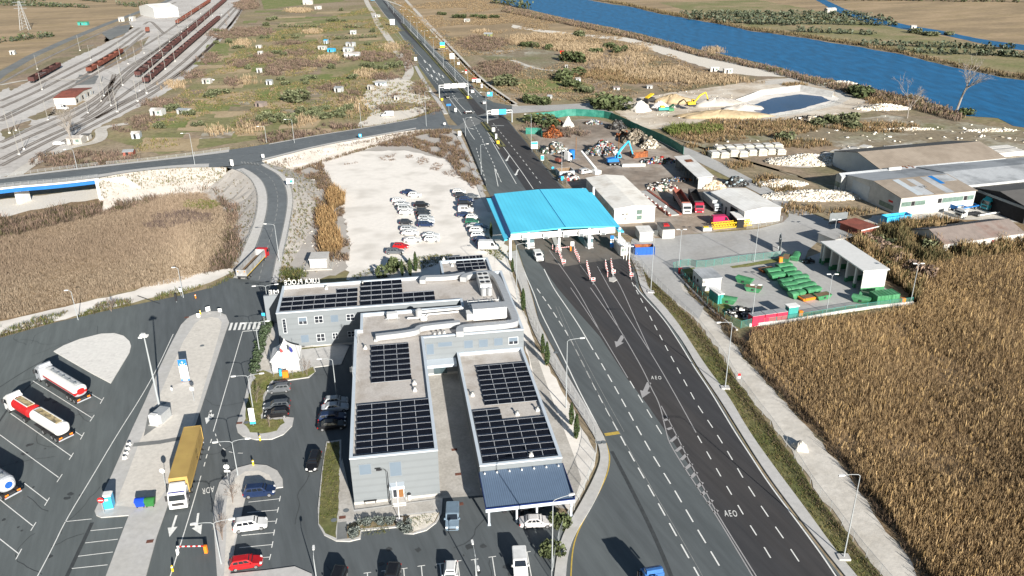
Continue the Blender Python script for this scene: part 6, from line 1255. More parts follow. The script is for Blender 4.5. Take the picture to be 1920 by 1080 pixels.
for nm,lb,a in(('kiosk','white kiosk with ribbed roof beside the scrapyard gate',((1200,437),(1225,436),(1222,424),2.4)),('kiosk','white kiosk with dark flat roof and red panel at the scrapyard gate',((1243,431),(1265.5,430),(1258,417),2.5))):
 t,w,d,h=flat(nm,lb,*a,'sheetwhite','roofwhite' if 'ribbed' in lb else 'roofdark');panel(t,'door','wallpale',-w*.5,w*.6,-d,.3,h-.5)
 if 'red' in lb:b=MB();b.loft([[(-w*.6,-d*.3,h+.22),(w*.5,-d*.3,h+.22),(w*.6,d*.5,h+.22),(-w*.4,d*.5,h+.22)],[(-w*.4,-d*.2,h+.5),(w*.3,-d*.2,h+.5),(w*.4,d*.4,h+.5),(-w*.3,d*.4,h+.5)]]);b.build('red_cover','red',t)
t,w,d,h=flat('site_cabin','pale cabin right of the toll exit in front of the white frames',(1163,462),(1178,461),(1168,444),2.6,'whitedirty','roofwhite');panel(t,'window','dirtywin',-w*.5,w*.4,-d,1.1,2.0)
for k in range(4):
 P=at(1164+5.2*k,483+2.5*k-(k==0)*4,.1);t=thing('banner_pole','white steel pole of the banner row right of the toll exit','post',P,0,'white banner poles right of the toll exit');b=MB();b.tube([(0,0,0),(0,0,4.4)],.12,6);b.build('post','signwhite',t);b=MB();b.box(-.9,.9,-.1,.1,3.9,4.1);b.build('crossbar','signwhite',t)
P=at(1145.5,462,.1);sign((1147,468),.9,3.2,.6,'signblue','tall blue and white banner sign at the right canopy corner',0,.1,[(-1,1,.4,.7,'signwhite')])
def opencontainer(name,lb,FLp,FRp,Bp,z,m_,mi,zg=.08,rib=True):
 c,rz,W,D=rectpx(FLp,FRp,Bp,z);c.z=zg;t=thing(name,lb,'container',c,rz);w,d,h=W/2,D/2,z-zg
 b=MB();b.box(-w,w,-d,-d+.1,0,h);b.box(-w,w,d-.1,d,0,h);b.box(-w,-w+.1,-d+.1,d-.1,0,h);b.box(w-.1,w,-d+.1,d-.1,0,h);b.box(-w+.1,w-.1,-d+.1,d-.1,0,.15);bo=b.build('container_body',m_,t)
 n=max(3,int(W/.9))
 b=MB();b.box(-w-.04,w+.04,-d-.05,-d-.002,h-.15,h+.03)
 for k in range(n+1):x=-w+W*k/n;b.box(x-.06,x+.06,-d-.045,-d-.002,0,h-.15)
 b.build('rib',m_,t);b=MB();b.box(-w+.11,w-.11,-d+.11,d-.11,.16,.3);b.build('rusty_floor',mi,t)
 b=MB();b.box(-w+.1,w-.1,d-.13,d-.102,.3,h-.02);b.build('lining',mi,t);return t
opencontainer('open_container','blue open container with rusty inside beside the concrete road',(1191.5,464.4),(1228,463),(1224,456.5),2.1,'blue','rust')
# waste depot
t,w,d,h=flat('white_hut','square white hut with pale grey roof in the depot corner',(1318,524),(1353,521),(1336,503),3.0,'sheetwhite','roofgrey');panel(t,'door','wallpale',-w*.6,-w*.2,-d,.1,2.1);panelx(t,'window','voiddark',-w,-d*.2,d*.1,1.2,1.9);panelx(t,'window','voiddark',-w,d*.5,d*.7,1.2,1.9)
t,w,d,h=flat('storage_box','turquoise storage box with white roof beside the depot hut',(1347,553),(1357,551.5),(1346,538),2.3,'teal','roofwhite');panelx(t,'door','teal',-w,-d*.8,-d*.05,.1,2);panelx(t,'door','teal',-w,d*.05,d*.8,.1,2)
t,w,d,h=flat('storage_box','single turquoise storage box at the right of the pink containers',(1480,577),(1498,574.5),(1495,569),2.8,'teal','roofwhite');panel(t,'door','teal',-w*.8,w*.8,-d,.1,2.5)
for k,(a,c_,e)in enumerate((((1412,594),(1434.5,590.5),(1429,583.5)),((1435.8,590.3),(1456.5,587.5),(1451,580.5)),((1457.8,587.3),(1477.5,584.5),(1472,577.5)))):
 t,w,d,h=flat('pink_container',('left','middle','right')[k]+' one of three pink-red containers with grey roofs at the reeds',a,c_,e,2.3,'pinkred','roofgrey',over=.03,th=.08,cat='container');panel(t,'door','pinkred',-w*.96,-.02,-d,.08,h-.1,.04);panel(t,'door','pinkred',.02,w*.96,-d,.08,h-.1,.04)
c,rz,W,D=rectpx((1620,508.3),(1664.4,504.8),(1574.6,452),5.4);c.z=.08
t=thing('open_depot_shed','white open fronted depot shed with columns and green wall base','shed',c,rz);w,d=W/2,D/2
b=MB();b.box(-w,w,-d,-d+.25,1.2,5.2);b.box(w-.25,w,-d+.25,d-.25,1.2,5.2);b.box(-w,w,d-.25,d,1.2,5.2);b.build('wall','sheetwhite',t);b=MB();b.box(-w-.02,w+.02,-d-.03,-d+.27,0,1.2);b.box(w-.27,w+.03,-d+.27,d-.27,0,1.2);b.box(-w,w+.02,d-.27,d+.03,0,1.2);b.build('wall_base','skipgreen',t)
b=MB();b.loft([[(-w-.3,s,5.22),(w+.3,s,5.22),(w+.3,s,5.5),(-w-.3,s,5.5)]for s in(-d-.3,d+.3)]);b.build('roof','white',t)
for k in range(5):b=MB();y=-d+2*d*(k+.9)/5.2;b.cbox(-w+.35,y,1.0,.5,.5,4.2);cl_=b.build('column','sheetwhite',t);b=MB();b.cbox(-w+.35,y,0,.56,.56,1.0);b.build('column_base','skipgreen',t)
for k in(1,3):b=MB();y=-d+2*d*(k+.9)/5.2;b.box(-w+.62,w-.3,y-.1,y+.1,1.3,5.0);b.build('partition','sheetwhite',t);b=MB();b.box(-w+.64,w-.3,y-.12,y+.12,0,1.3);b.build('partition_base','skipgreen',t)
def mk_skip(openn=False):
 t=thing('green_skip','','skip');b=MB()
 b.loft([[(-1.3,-.85,.12),(1.3,-.85,.12),(1.3,.85,.12),(-1.3,.85,.12)],[(-1.9,-.95,1.15),(1.9,-.95,1.15),(1.9,.95,1.15),(-1.9,.95,1.15)]],cap=True);bo=b.build('skip_body','skipgreen',t)
 if openn:b=MB();b.add([(-1.7,-.8,1.165),(1.7,-.8,1.165),(1.7,.8,1.165),(-1.7,.8,1.165)],[(0,1,2,3)]);b.build('load','tipdirt',t)
 else:
  b=MB();rg=[]
  for k in range(7):a=PI*k/6;rg.append([(-1.92,-.98*math.cos(a),1.16+.42*math.sin(a)),(1.92,-.98*math.cos(a),1.16+.42*math.sin(a)),(1.92,-.98*math.cos(a),1.14),(-1.92,-.98*math.cos(a),1.14)])
  b.loft(rg);b.build('skip_lid','skipgreen',t)
 for s in(-1,1):b=MB();b.box(-.25,.25,s*.98-.06,s*.98+.06,.5,.9);b.build('lifting_lug','chassis',t)
 return t
sk=[mk_skip(),mk_skip(True)];used=[0,0]
LS=('in the right row of the depot yard','in the left row of the depot yard')
skips=[(165,430,0,'furthest back in the right skip row'),(205,473,0,'second from the back in the right skip row'),(260,520,0,'third from the back in the right skip row'),(330,553,0,'fourth from the back in the right skip row'),(350,600,0,'fifth from the back in the right skip row'),(410,640,0,'sixth from the back in the right skip row'),(465,685,0,'nearest closed one in the right skip row'),(572,740,1,'with open debris at the near end of the right skip row'),
 (50,480,0,'at the back left beside the rusty tray'),(85,528,0,'in front of the back left pair'),(190,592,0,'furthest back in the left skip row'),(215,632,0,'second in the left skip row'),(265,672,0,'third in the left skip row'),(298,725,0,'nearest in the left skip row'),(190,335,1,'open with rubble at the depot entrance'),(290,322,0,'closed at the depot entrance beside the open one'),(990,778,0,'at the verge left of the big green container'),(1070,748,0,'squeezed against the big green container')]
for x,y,k,w_ in skips:
 P=at(1440+x/5.683,430+y/5.683,.08);rz=R(20)+random.uniform(-.1,.1)if y>400 else R(60)
 if x>900:rz=R(-35)
 if used[k]==0:o=sk[k];o.location=P;o.rotation_euler=(0,0,rz);used[k]=1
 else:o=dup(sk[k],P,rz)
 o['label']='green waste skip '+w_;o['group']='green skips in the depot'
for p,k,w_ in(((1396,531),0,'closed in the middle of the depot beside the lamp'),((1412,546),1,'open in front of the closed one by the depot lamp'),((1364,568),0,'long low one beside the turquoise box')):
 o=dup(sk[k],at(*p,.08),R(-40)if k==0 and p[0]>1380 else R(-25),'green waste skip '+w_)
for p,m_,lb in(((1513,562),'orange','orange tray skip at the near end of the green skips'),((1437,509),'rust','rusty brown tray skip behind the left green skips')):
 t=thing('tray_skip',lb,'skip',at(*p,.08),R(20));b=MB();b.loft([[(-1.4,-.8,.1),(1.4,-.8,.1),(1.4,.8,.1),(-1.4,.8,.1)],[(-1.9,-.95,.8),(1.9,-.95,.8),(1.9,.95,.8),(-1.9,.95,.8)]]);b.build('skip_body',m_,t);b=MB();b.box(-1.6,1.6,-.75,.75,.805,.85);b.build('load','tipdirt',t)
c,rz,W,D=rectpx((1646,556),(1688,551),(1680,540),2.6);c.z=.08;t=thing('green_container','big ribbed green container at the right corner of the depot','container',c,rz);w,d=W/2,D/2;b=MB();b.box(-w,w,-d,d,.1,2.5);b.build('container_body','skipgreen',t);b=MB()
for k in range(7):x=-w+.1+(2*w-.2)*k/6;b.box(x-.08,x+.08,-d-.06,-d-.002,.1,2.5);b.box(x-.08,x+.08,-d,d,2.502,2.56)
b.build('rib','skipgreen',t)
for p,m_,lb in(((1500,594),'orange','orange litter box by the fence right of the turquoise box'),((1692,570),'orange','orange litter box at the right corner of the depot'),((1463,492),'orange','orange litter box at the depot entrance'),((1275,513),'red','red post box at the depot side fence')):
 t=thing('litter_box',lb,'bin',at(*p,.1),.1);b=MB();b.box(-.4,.4,-.3,.3,.1,1.3);b.build('bin_body',m_,t);b=MB();b.box(-.43,.43,-.33,.33,1.3,1.38);b.build('bin_lid',m_,t)
b=MB();strip(b,px([(1405,613),(1480,605),(1560,591),(1640,579),(1712,571)]),.35,.75)
t=thing('low_wall','low white concrete wall along the reeds in front of the depot','wall',at(1560,592,0));P=[p-at(1560,592,0)for p in px([(1405,613),(1480,605),(1560,591),(1640,579),(1712,571)])];bb=MB()
Q=[p+Vector((.05,.35,0))for p in P];bb.prism([(p.x,p.y)for p in P]+[(q.x,q.y)for q in Q[::-1]],0,.7);bb.build('wall','whiteconcrete',t)
t=thing('low_wall','low grey kerb wall along the dirt track side of the depot','wall',at(1320,570,0));P=[p-at(1320,570,0)for p in px([(1264,512),(1290,540),(1335,585),(1380,620)])];bb=MB();Q=[p+Vector((.4,.05,0))for p in P];bb.prism([(p.x,p.y)for p in P]+[(q.x,q.y)for q in Q[::-1]],0,.35);bb.build('wall','concrete',t)
for p,lb in(((1461,471),'grey billboard seen edge on at the depot entrance'),((1569,425),'dark billboard on posts by the flat roofed hut')):
 t=thing('billboard',lb,'billboard',at(*p,.1),R(75)if p[0]<1500 else R(10));b=MB();b.box(-2.6,2.6,-.12,.0,.9,4.0);b.build('panel','galvdark',t)
 for s in(-1.8,1.8):b=MB();b.cbox(s,.15,0,.2,.2,4.1);b.build('post','lampgrey',t)
# warehouses
t,w,d,h=gable('warehouse','front warehouse with taupe and grey patched roof and white window wall',(1690.3,372),(1830.3,357.5),(1830.3,357.5),5.2,1.5,'wallpale','roofgrey','x',depth=24,rms=['rooftaupe','roofgrey'])
panel(t,'window','dirtywin',-w*.97,-w*.72,-d,2.6,3.9);panel(t,'window','voiddark',-w*.71,-w*.62,-d,2.6,3.9);panel(t,'window','dirtywin',-w*.61,-w*.34,-d,2.6,3.9);panel(t,'door','sheetwhite',-w*.30,-w*.02,-d,.1,3.9);panel(t,'window','voiddark',0,w*.1,-d,2.6,3.9);panel(t,'window','dirtywin',w*.12,w*.68,-d,2.6,3.9);panel(t,'window','voiddark',w*.70,w*.79,-d,2.6,3.9);panel(t,'window','dirtywin',w*.8,w*.97,-d,2.6,3.9)
panelx(t,'door','wallblue',-w,d*.1,d*.75,.1,4.6);panelx(t,'window','dirtywin',-w,-d*.8,-d*.3,.8,2.2);panelx(t,'notice','red',-w,-d*.75,-d*.6,2.8,3.4)
kk=1.5/d
for x0,x1,y0,y1,m_ in((-.55,-.38,.05,.95,'wallblue'),(-.38,-.12,.5,.98,'roofgrey'),(-.2,-.02,.1,.62,'roofgrey'),(-.1,.2,.5,.98,'rooftaupe'),(.2,.42,.05,.98,'roofgrey'),(.44,.56,.03,.5,'signblue'),(.56,.98,.03,.4,'roofgrey')):
 b=MB();f=lambda yy:h+1.5+.18-1.5*yy+.01
 b.loft([[(x0*w,-d*y0,f(y0)),(x1*w,-d*y0,f(y0)),(x1*w,-d*y0,f(y0)+.02),(x0*w,-d*y0,f(y0)+.02)],[(x0*w,-d*y1,f(y1)),(x1*w,-d*y1,f(y1)),(x1*w,-d*y1,f(y1)+.02),(x0*w,-d*y1,f(y1)+.02)]]);b.build('roof_patch',m_ if m_!='signblue' else 'tollnavy',t)
A0,rz0,_,_=rectpx((1690.3,372),(1830.3,357.5),(1830.3,357.5),5.2,24)
ux,uy=Vector((math.cos(rz0),math.sin(rz0),0)),Vector((-math.sin(rz0),math.cos(rz0),0));F0=at(1690.3,372,5.2);F0.z=0
def wh(name,lb,x0,x1,y0,y1,H,rise,wm,rms,cat='building',ax='x'):
 """hall placed on the warehouse grid"""
 c=F0+ux*(x0+x1)/2+uy*(y0+y1)/2;c.z=.06;t=thing(name,lb,cat,c,rz0);w,d=(x1-x0)/2,(y1-y0)/2
 b=MB();b.loft([[(s,-d,0),(s,d,0),(s,d,H),(s,0,H+rise),(s,-d,H)]for s in(-w,w)]);b.build('wall',wm,t)
 for i,s in enumerate((-1,1)):
  b=MB();p=[(-w-.2,s*(d+.2),H+.03),(w+.2,s*(d+.2),H+.03),(w+.2,0,H+rise+.03),(-w-.2,0,H+rise+.03)];b.loft([p[:2]+[(x,y,z_+.14)for x,y,z_ in p[:2]][::-1],p[2:][::-1]+[(x,y,z_+.14)for x,y,z_ in p[2:]]]);b.build('roof',rms[i],t)
 return t,w,d
def gl(x,y,z):v=at(x,y,z)-F0;return v.dot(ux),v.dot(uy)
w0=(at(1830.3,357.5,5.2)-F0).length
wh('warehouse','grey roofed warehouse extension right of the patched roof',w0+.05,w0+40,4,24.0,5.4,1.2,'wallpale',['roofgrey','roofgrey'])
a=gl(1568,328.3,4.6);t,w,d=wh('warehouse','lower grey roofed middle warehouse with broken window wall',a[0],w0+18,24.1,a[1],4.6,.8,'wallpale',['roofgrey','roofgrey']);panelx(t,'window','dirtywin',-w,-d*.9,d*.1,1.3,2.8);panelx(t,'window','voiddark',-w,-d*.2,d*.0,.4,2.8);panelx(t,'window','dirtywin',-w,d*.15,d*.9,1.3,2.8)
b=MB();b.box(-w*.25,-w*.05,-d*.6,-d*.2,4.6,6.0);b.build('roof_light','sheetwhite',t);b=MB();b.tube([(w*.05,-d*.7,5.5),(w*.02,d*.8,5.5)],.15,5);b.tube([(w*.15,-d*.7,5.5),(w*.12,d*.8,5.5)],.15,5);b.build('rust_pipe','rust',t)
a2=gl(1603.8,300,4.8);a3=gl(1814.8,285,5);wh('warehouse','rear warehouse with taupe front roof slope',a2[0],a3[0]+6,a[1]+.3,a[1]+24,4.8,2.6,'wallblue',['rooftaupe','roofdark'])  # shade on the rear slope is put into its darker roof colour
t,w,d=wh('warehouse','dark roofed open hangar cut by the right edge of the picture',w0+2.2,w0+36,-15,3.8,4.6,1.6,'voiddark',['roofdark','roofdark'])  # near-black walls paint the unlit inside of the open hangar
b=MB();b.box(-w-.3,-w-.02,-d,d,4.0,4.7);b.build('fascia','galvdark',t)
t,w,d,h=gable('long_shed','long low white shed with stained tile roof among the reeds',(1771,457.7),(1920,437),(1908,409),2.8,1.9,'sheetwhite','rooftile','x',depth=11)
for k in range(9):panel(t,'window','voiddark' if k not in(5,)else 'rustroof',-w*.84+w*1.7*k/8-.35,-w*.84+w*1.7*k/8+.35,-d,.7,2.1)
panelx(t,'door','voiddark',-w,-d*.2,d*.5,.1,2.4)
t,w,d,h=flat('red_roof_hut','small hut with rusty red flat roof beside the blue trailer',(1614.5,431.4),(1642.7,424.6),(1612.5,409),3.0,'rustroof','rustroof',over=.5);b=MB();b.box(-w-.55,w+.55,-d-.56,-d-.51,h-.05,h+.25);b.build('fascia','sheetwhite',t)
t,w,d,h=flat('flat_hut','low grey flat roofed hut behind the white depot shed',(1566,450),(1600,442.5),(1570,430),2.6,'sheetwhite','yardconcrete',over=.3)
t,l=lorry_at('tipper_trailer','blue tipper trailer with rusty inside beside the red roofed hut','trailer',(1655,423),(1701,417));h=l/2
b=MB();b.box(-h,h,-1.2,-1.1,.9,2.6);b.box(-h,h,1.1,1.2,.9,2.6);b.box(-h,-h+.1,-1.1,1.1,.9,2.6);b.box(h-.1,h,-1.1,1.1,.9,2.6);b.box(-h+.1,h-.1,-1.1,1.1,.9,1.0);b.build('tipper_body','signsky',t);b=MB();b.box(-h+.1,h-.1,-1.09,1.09,1.01,1.6);b.build('load','rust',t);frame(t,-h+.2,h-.2,z=.6);wheels(t,(-h+1.2,-h+2.4),2.4,.48,.3)
t,l=lorry_at('curtain_lorry','lorry with turquoise cab and red headed grey trailer under the hangar roof','lorry',(1925,378),(1843,395));h=l/2;cab(t,h-2.2,(.03,.33,.38),H=3.2);frame(t,-h,h-2.2);b=MB();b.box(-h,h-2.8,-1.22,1.22,1.1,3.6);b.build('trailer_box','wallpale',t);b=MB();b.box(h-2.79,h-2.7,-1.22,1.22,1.1,3.6);b.build('headboard','red',t);wheels(t,(h-1.1,h-4,-h+3,-h+1.6),2.45,.5,.3)
t,l=lorry_at('flat_trailer','blue flatbed trailer frame in front of the warehouse','trailer',(1786,398),(1829,390));h=l/2;b=MB();b.box(-h,h,-1.2,-.9,.9,1.15);b.box(-h,h,.9,1.2,.9,1.15);b.box(-h,-h+.3,-.9,.9,.9,1.15);b.box(h-.3,h,-.9,.9,.9,1.15);b.box(-.2,.2,-.9,.9,.9,1.15);b.build('flatbed','signblue',t);wheels(t,(-h+1.2,h-1.4),2.4,.48,.3);b=MB();b.box(-h,-h+.1,-1.2,1.2,1.16,2.0);b.build('headboard','signblue',t)
t,l=lorry_at('old_lorry','old white cab lorry chassis in front of the long shed','lorry',(1835,404),(1795,410));h=l/2;cab(t,h-2,(.62,.62,.60),H=2.6,spoiler=False);frame(t,-h,h-2);wheels(t,(h-1.1,-h+1.4),2.3,.48,.3)
P=at(1880,402,.1);t=thing('pipe_boom','white looped concrete pump boom lying in front of the hangar','boom',P,rz0);b=MB();b.tube([(-8,0,.5),(-3,.4,.6),(2,.2,.5),(5,.8,.6),(6,1.6,.6),(4,2.1,.6),(0,1.5,.6)],.22,6);b.build('boom_pipe','white',t)
# yard lorries, vans
for c_,lb,r_,f_ in(((.70,.70,.69),'white cabbed scrap lorry with red slatted open body','a',((1268,372),(1288,404))),((.45,.02,.05),'red cabbed scrap lorry with dark open body beside the white one','b',((1297,371),(1311,402)))):
 t,l=lorry_at('scrap_lorry',lb,'lorry',*f_);h=l/2;tipper(t,h,h-2.5,c_,'rustroof' if r_=='a' else 'chassis',None,2.9);wheels(t,(h-1.1,-h+2.6,-h+1.2),2.45,.5,.3)
 if r_=='a':
  for k in range(9):b=MB();x=-h+.2+(l-3)*k/8;b.box(x,x+.25,-1.29,-1.245,1.25,2.85);b.build('slat','signwhite',t)
t,l=lorry_at('box_van','grey box van nose out beside the white hall','van',(1323,378),(1346,399));h=l/2;cab(t,h-2.0,(.40,.43,.46),W=2.0,H=2.3,L=2.0,spoiler=False);frame(t,-h,h-2.0,z=.5);b=MB();b.box(-h,h-2.05,-1.1,1.1,.8,3.0);b.build('van_box','wallpale',t);wheels(t,(h-.9,-h+1.0),2.0,.36,.25)
car('van',(1352,420),R(6),(.55,.025,.11),'magenta panel van in front of the white hall','parked_van')
t,l=lorry_at('crane_section','yellow lattice crane sections lying along the yard fence','crane part',(1335,430),(1407,423));h=l/2;b=MB();n=14
for y in(-.7,.7):
 for z in(.2,1.5):b.tube([(-h,y,z),(h,y,z)],.1,4)
for k in range(n):
 x0,x1=-h+l*k/n,-h+l*(k+1)/n
 for y in(-.7,.7):b.tube([(x0,y,.2),(x1,y,1.5)],.06,4);b.tube([(x0,y,1.5),(x1,y,.2)],.06,4)
 b.tube([(x0,-.7,1.5),(x1,.7,1.5)],.05,4)
b.build('lattice','yellow',t)
P=at(1325,433,.1);t=thing('generator','small grey generator with yellow lid beside the crane sections','generator',P,.1);b=MB();b.box(-1.2,1.2,-.6,.6,.1,1.1);b.build('housing','galv',t);b=MB();b.box(-1,.4,-.5,.5,1.1,1.25);b.build('lid','yellow',t)
A,C=at(1203,358,.06),at(1268,405,.06)
t,l=lorry_at('weighbridge','long rusty weighbridge ramp beside the cream shed','weighbridge',(1205,360),(1266,405));h=l/2;b=MB();b.box(-h,h,-2.0,-1.2,.02,.5);b.box(-h,h,1.2,2.0,.02,.5);b.build('side_beam','rustroof',t);b=MB();b.box(-h,h,-1.19,1.19,.02,.3);b.build('deck','yardconcrete',t)
for k in range(8):b=MB();b.cbox(-h+1+(l-2)*k/7,-1.6,.5,.7,.5,.3);b.build('block','whitedirty',t)
sign((1247,404),.7,.9,2.2,'signwhite','round white sign on a pole at the weighbridge end',0,.1,None,disc=True)
P=at(1152,309,.06);t=thing('material_handler','blue wheeled scrap handler crane with folded boom','crane',P,R(8));S=1.25
b=MB();b.box(-2.6,2.4,-1.4,1.4,.9,1.5);b.build('undercarriage','chassis',t)
for x in(-2.1,-.2,1.7):
 for y in(-1.4,1.4):b=MB();b.ring((x,y,.6),0,0,.6,.5,12);w_=b.build('wheel','tyre',t);b=MB();b.ring((x,y*1.19,.6),0,0,.3,.04,10);b.build('rim','rim',w_)
b=MB();prof(b,[(-3.2,1.5),(-3.2,2.7),(-1.2,3.0),(.6,3.0),(1.4,2.4),(1.6,1.5)],-1.35,1.35,ch=.06);b.build('engine_house','signblue',t);b=MB();prof(b,[(.8,3.05),(.9,4.6),(2.1,4.6),(2.5,3.6),(2.3,3.05)],-1.3,-.1);cb=b.build('cab','signsky',t);b=MB();prof(b,[(1.1,3.4),(1.15,4.4),(2.0,4.4),(2.25,3.6),(2.2,3.4)],-1.33,-.07);b.build('pane','carglass',cb)
b=MB();b.tube([(.4,.5,2.9),(2.6,.5,6.2),(5.6,.5,9.4)],[.5,.45,.35],6);bm=b.build('boom','signsky',t);b=MB();b.tube([(5.6,.5,9.4),(7.6,.5,4.0)],[.32,.25],6);b.build('stick','signsky',t);b=MB();b.tube([(1.2,.5,3.2),(4.0,.5,7.2)],.16,5);b.build('ram','lampgrey',t);b=MB()
for k in range(5):a=2*PI*k/5;b.tube([(7.6,.5,4.0),(7.6+.9*math.cos(a),.5+.9*math.sin(a),3.2),(7.6+.3*math.cos(a),.5+.3*math.sin(a),2.2)],[.15,.18,.04],5)
b.build('grab','chassis',t);t.scale=(.85,)*3
t,l=lorry_at('tractor_unit','white cabbed lorry tractor by the scrapyard fence','lorry',(1044,309),(1070,303));h=l/2;cab(t,h-2.2,WH,H=3.2);frame(t,-h,h-2.2);wheels(t,(h-1.1,-h+1.2),2.45,.5,.3);b=MB();b.box(-h,-h+1.5,-1.1,1.1,1.1,2.0);b.build('rear_body','rustroof',t)
opencontainer('skip_body','light blue steel lorry body behind the lamp post in the scrapyard',(1049,322),(1077,320),(1074,313),2.0,'wallblue','tipdirt');opencontainer('open_container','rusty orange tank shell beside the right scrap heaps',(1188,286),(1215,283),(1213,279),2.2,'rust','tipdirt')
P=at(1072,297,.06);t=thing('steel_drum','tall blue steel drum left of the main scrap heap','drum',P);b=MB();b.tube([(0,0,0),(0,0,3.0),(0,0,3.2)],[1.1,1.1,.6],12);b.build('drum_body','signblue',t);b=MB();b.tube([(0,0,3.0),(0,0,3.08)],1.16,12);b.build('rim_band','signblue',t)
P=at(1117,325,.06);t=thing('loading_conveyor','white inclined conveyor boom behind the cream shed','conveyor',P,R(118));b=MB();b.loft([[(0,-.4,1.0),(0,.4,1.0),(0,.4,1.7),(0,-.4,1.7)],[(9,-.3,5.2),(9,.3,5.2),(9,.3,5.7),(9,-.3,5.7)]]);b.build('boom','white',t);b=MB();b.box(-1.5,1,-1.2,1.2,0,1.2);b.build('base_frame','white',t)
car('smallvan',(1098,326),.5,(.5,.5,.5),'grey van parked behind the cream shed');t=thing('concrete_beam','grey concrete beam lying beside the blue scrap handler','beam',at(1188,312,.06),R(4));b=MB();b.box(-4,4,-.5,.5,0,.9);b.build('beam_body','concrete',t);b=MB();b.box(-3.8,3.8,-.3,.3,.9,1.0);b.build('beam_top','concrete',t)
# heaps of scrap, stone and gravel (each heap one thing)
def clut(pal):
 return[srgb(c)for c in pal]
def npmesh(name,V,Fa,C,m_,parent=None,loc=None):
 me=bpy.data.meshes.new(name);n=len(V);k=Fa.shape[1];f=len(Fa)
 me.vertices.add(n);me.vertices.foreach_set('co',V.astype(np.float32).ravel())
 me.loops.add(f*k);me.loops.foreach_set('vertex_index',Fa.astype(np.int32).ravel())
 me.polygons.add(f);me.polygons.foreach_set('loop_start',np.arange(0,f*k,k,dtype=np.int32))
 me.update(calc_edges=True)
 ca=me.color_attributes.new('Col','FLOAT_COLOR','POINT');cc=np.ones((n,4),np.float32);cc[:,:3]=C;ca.data.foreach_set('color',cc.ravel())
 me.materials.append(MATS[m_]);o=bpy.data.objects.new(name,me);col.objects.link(o)
 if parent:o.parent=parent
 if loc is not None:o.location=loc
 return o
mat_attr('chunks',.75);mat_attr('foliage',.85)
BOXF=np.array([(0,3,2,1),(4,5,6,7),(0,1,5,4),(1,2,6,5),(2,3,7,6),(3,0,4,7)])
def chunkcloud(P,S,pal,jit=.25,flat=1.0):
 """many tumbled blocks at points P with sizes S"""
 n=len(P);base=np.array([(-1,-1,-1),(1,-1,-1),(1,1,-1),(-1,1,-1),(-1,-1,1),(1,-1,1),(1,1,1),(-1,1,1)],float)*.5
 sz=S[:,None]*rng.uniform(.5,1.5,(n,3));sz[:,2]*=flat
 a=rng.uniform(0,2*PI,n);tl=rng.uniform(-.6,.6,n)
 v=base[None]*sz[:,None,:]*(1+rng.uniform(-jit,jit,(n,8,3)))
 y=v[:,:,1]*np.cos(tl)[:,None]-v[:,:,2]*np.sin(tl)[:,None];z=v[:,:,1]*np.sin(tl)[:,None]+v[:,:,2]*np.cos(tl)[:,None];x=v[:,:,0]
 X=x*np.cos(a)[:,None]-y*np.sin(a)[:,None];Y=x*np.sin(a)[:,None]+y*np.cos(a)[:,None]
 V=np.stack([X,Y,z],-1)+P[:,None,:]
 Fa=(np.arange(n)[:,None,None]*8+BOXF[None]).reshape(-1,4)
 pal=np.array(pal);C=pal[rng.integers(0,len(pal),n)]*rng.uniform(.7,1.25,(n,1));C=np.repeat(C,8,0)
 return V.reshape(-1,3),Fa,C
def moundpts(n,rx,ry,h,peaks=None,pw=1.2):
 a=rng.uniform(0,2*PI,n);r=np.sqrt(rng.uniform(0,1,n));x=rx*r*np.cos(a);y=ry*r*np.sin(a)
 z=h*(1-r)**pw*(1+.35*np.sin(a*3+r*4));return np.stack([x,y,np.maximum(z,0)],-1)
def mound(name,lb,cat,p,wpx,hh,mm,pal=None,ry=.8,n=700,s=.5,pw=1.0,rz=0,group=None,cone=True):
 """heap: a rough cone, covered with tumbled pieces when a palette is given"""
 P=at(*p,.06);e=at(p[0]+wpx/2,p[1],.06);rx=(e-P).length;t=thing(name,lb,cat,P,rz,group);K,J=30,9
 b=MB();rings=[];ph=[random.uniform(0,6)for _ in range(4)]
 for j in range(J):
  u=j/(J-1);r=[(1-u)*(1+.20*math.sin(2*2*PI*k/K+ph[0]+u*1.5)+.12*math.sin(5*2*PI*k/K+ph[1]+u*3)+.07*math.sin(9*2*PI*k/K+ph[2]-u*5))+.03 for k in range(K)]
  rings.append([(rx*r[k]*math.cos(2*PI*k/K),rx*ry*r[k]*math.sin(2*PI*k/K),hh*(u**pw if j<J-1 else .93)*(1+.13*math.sin(k*1.9+j*1.3+ph[3]))-.02)for k in range(K)])
 b.v=[(x,y,z*(.68 if pal is not None else .8))for x,y,z in b.v]if not rings else b.v;rings=[[(x,y,z*(.66 if pal is not None else .82))for x,y,z in r]for r in rings];b.loft(rings);b.build('heap_core',mm,t,smooth=pal is None)
 if pal is not None:
  q=moundpts(n,rx*1.08,rx*ry*1.08,hh*.72,pw=.75);V,Fa,C=chunkcloud(q,rng.uniform(.35,1.2,n)*s*.85,clut(pal));o=npmesh('pieces',V,Fa,C,'chunks',t);o['kind']='stuff'
 return t
SCR=['#3a3a3c','#8d8f90','#b9bab8','#5a4a40','#202124','#6d7a80','#8a2f2a','#2f4f7a','#c9c7c0','#77604a','#3f5a48']
RUS=['#6b3a22','#8a4a28','#4a2a1c','#9a6440','#39261d'];DRK=['#2a2b2d','#4b4c4d','#3a3530','#6a6a68','#1c1d1f'];GB=['#6b6257','#837a6c','#4a453e','#9c9384','#2e2b29'];STN=['#e6e0d4','#d4cdbf','#c0b6a6','#f0ece4','#a59c8c']
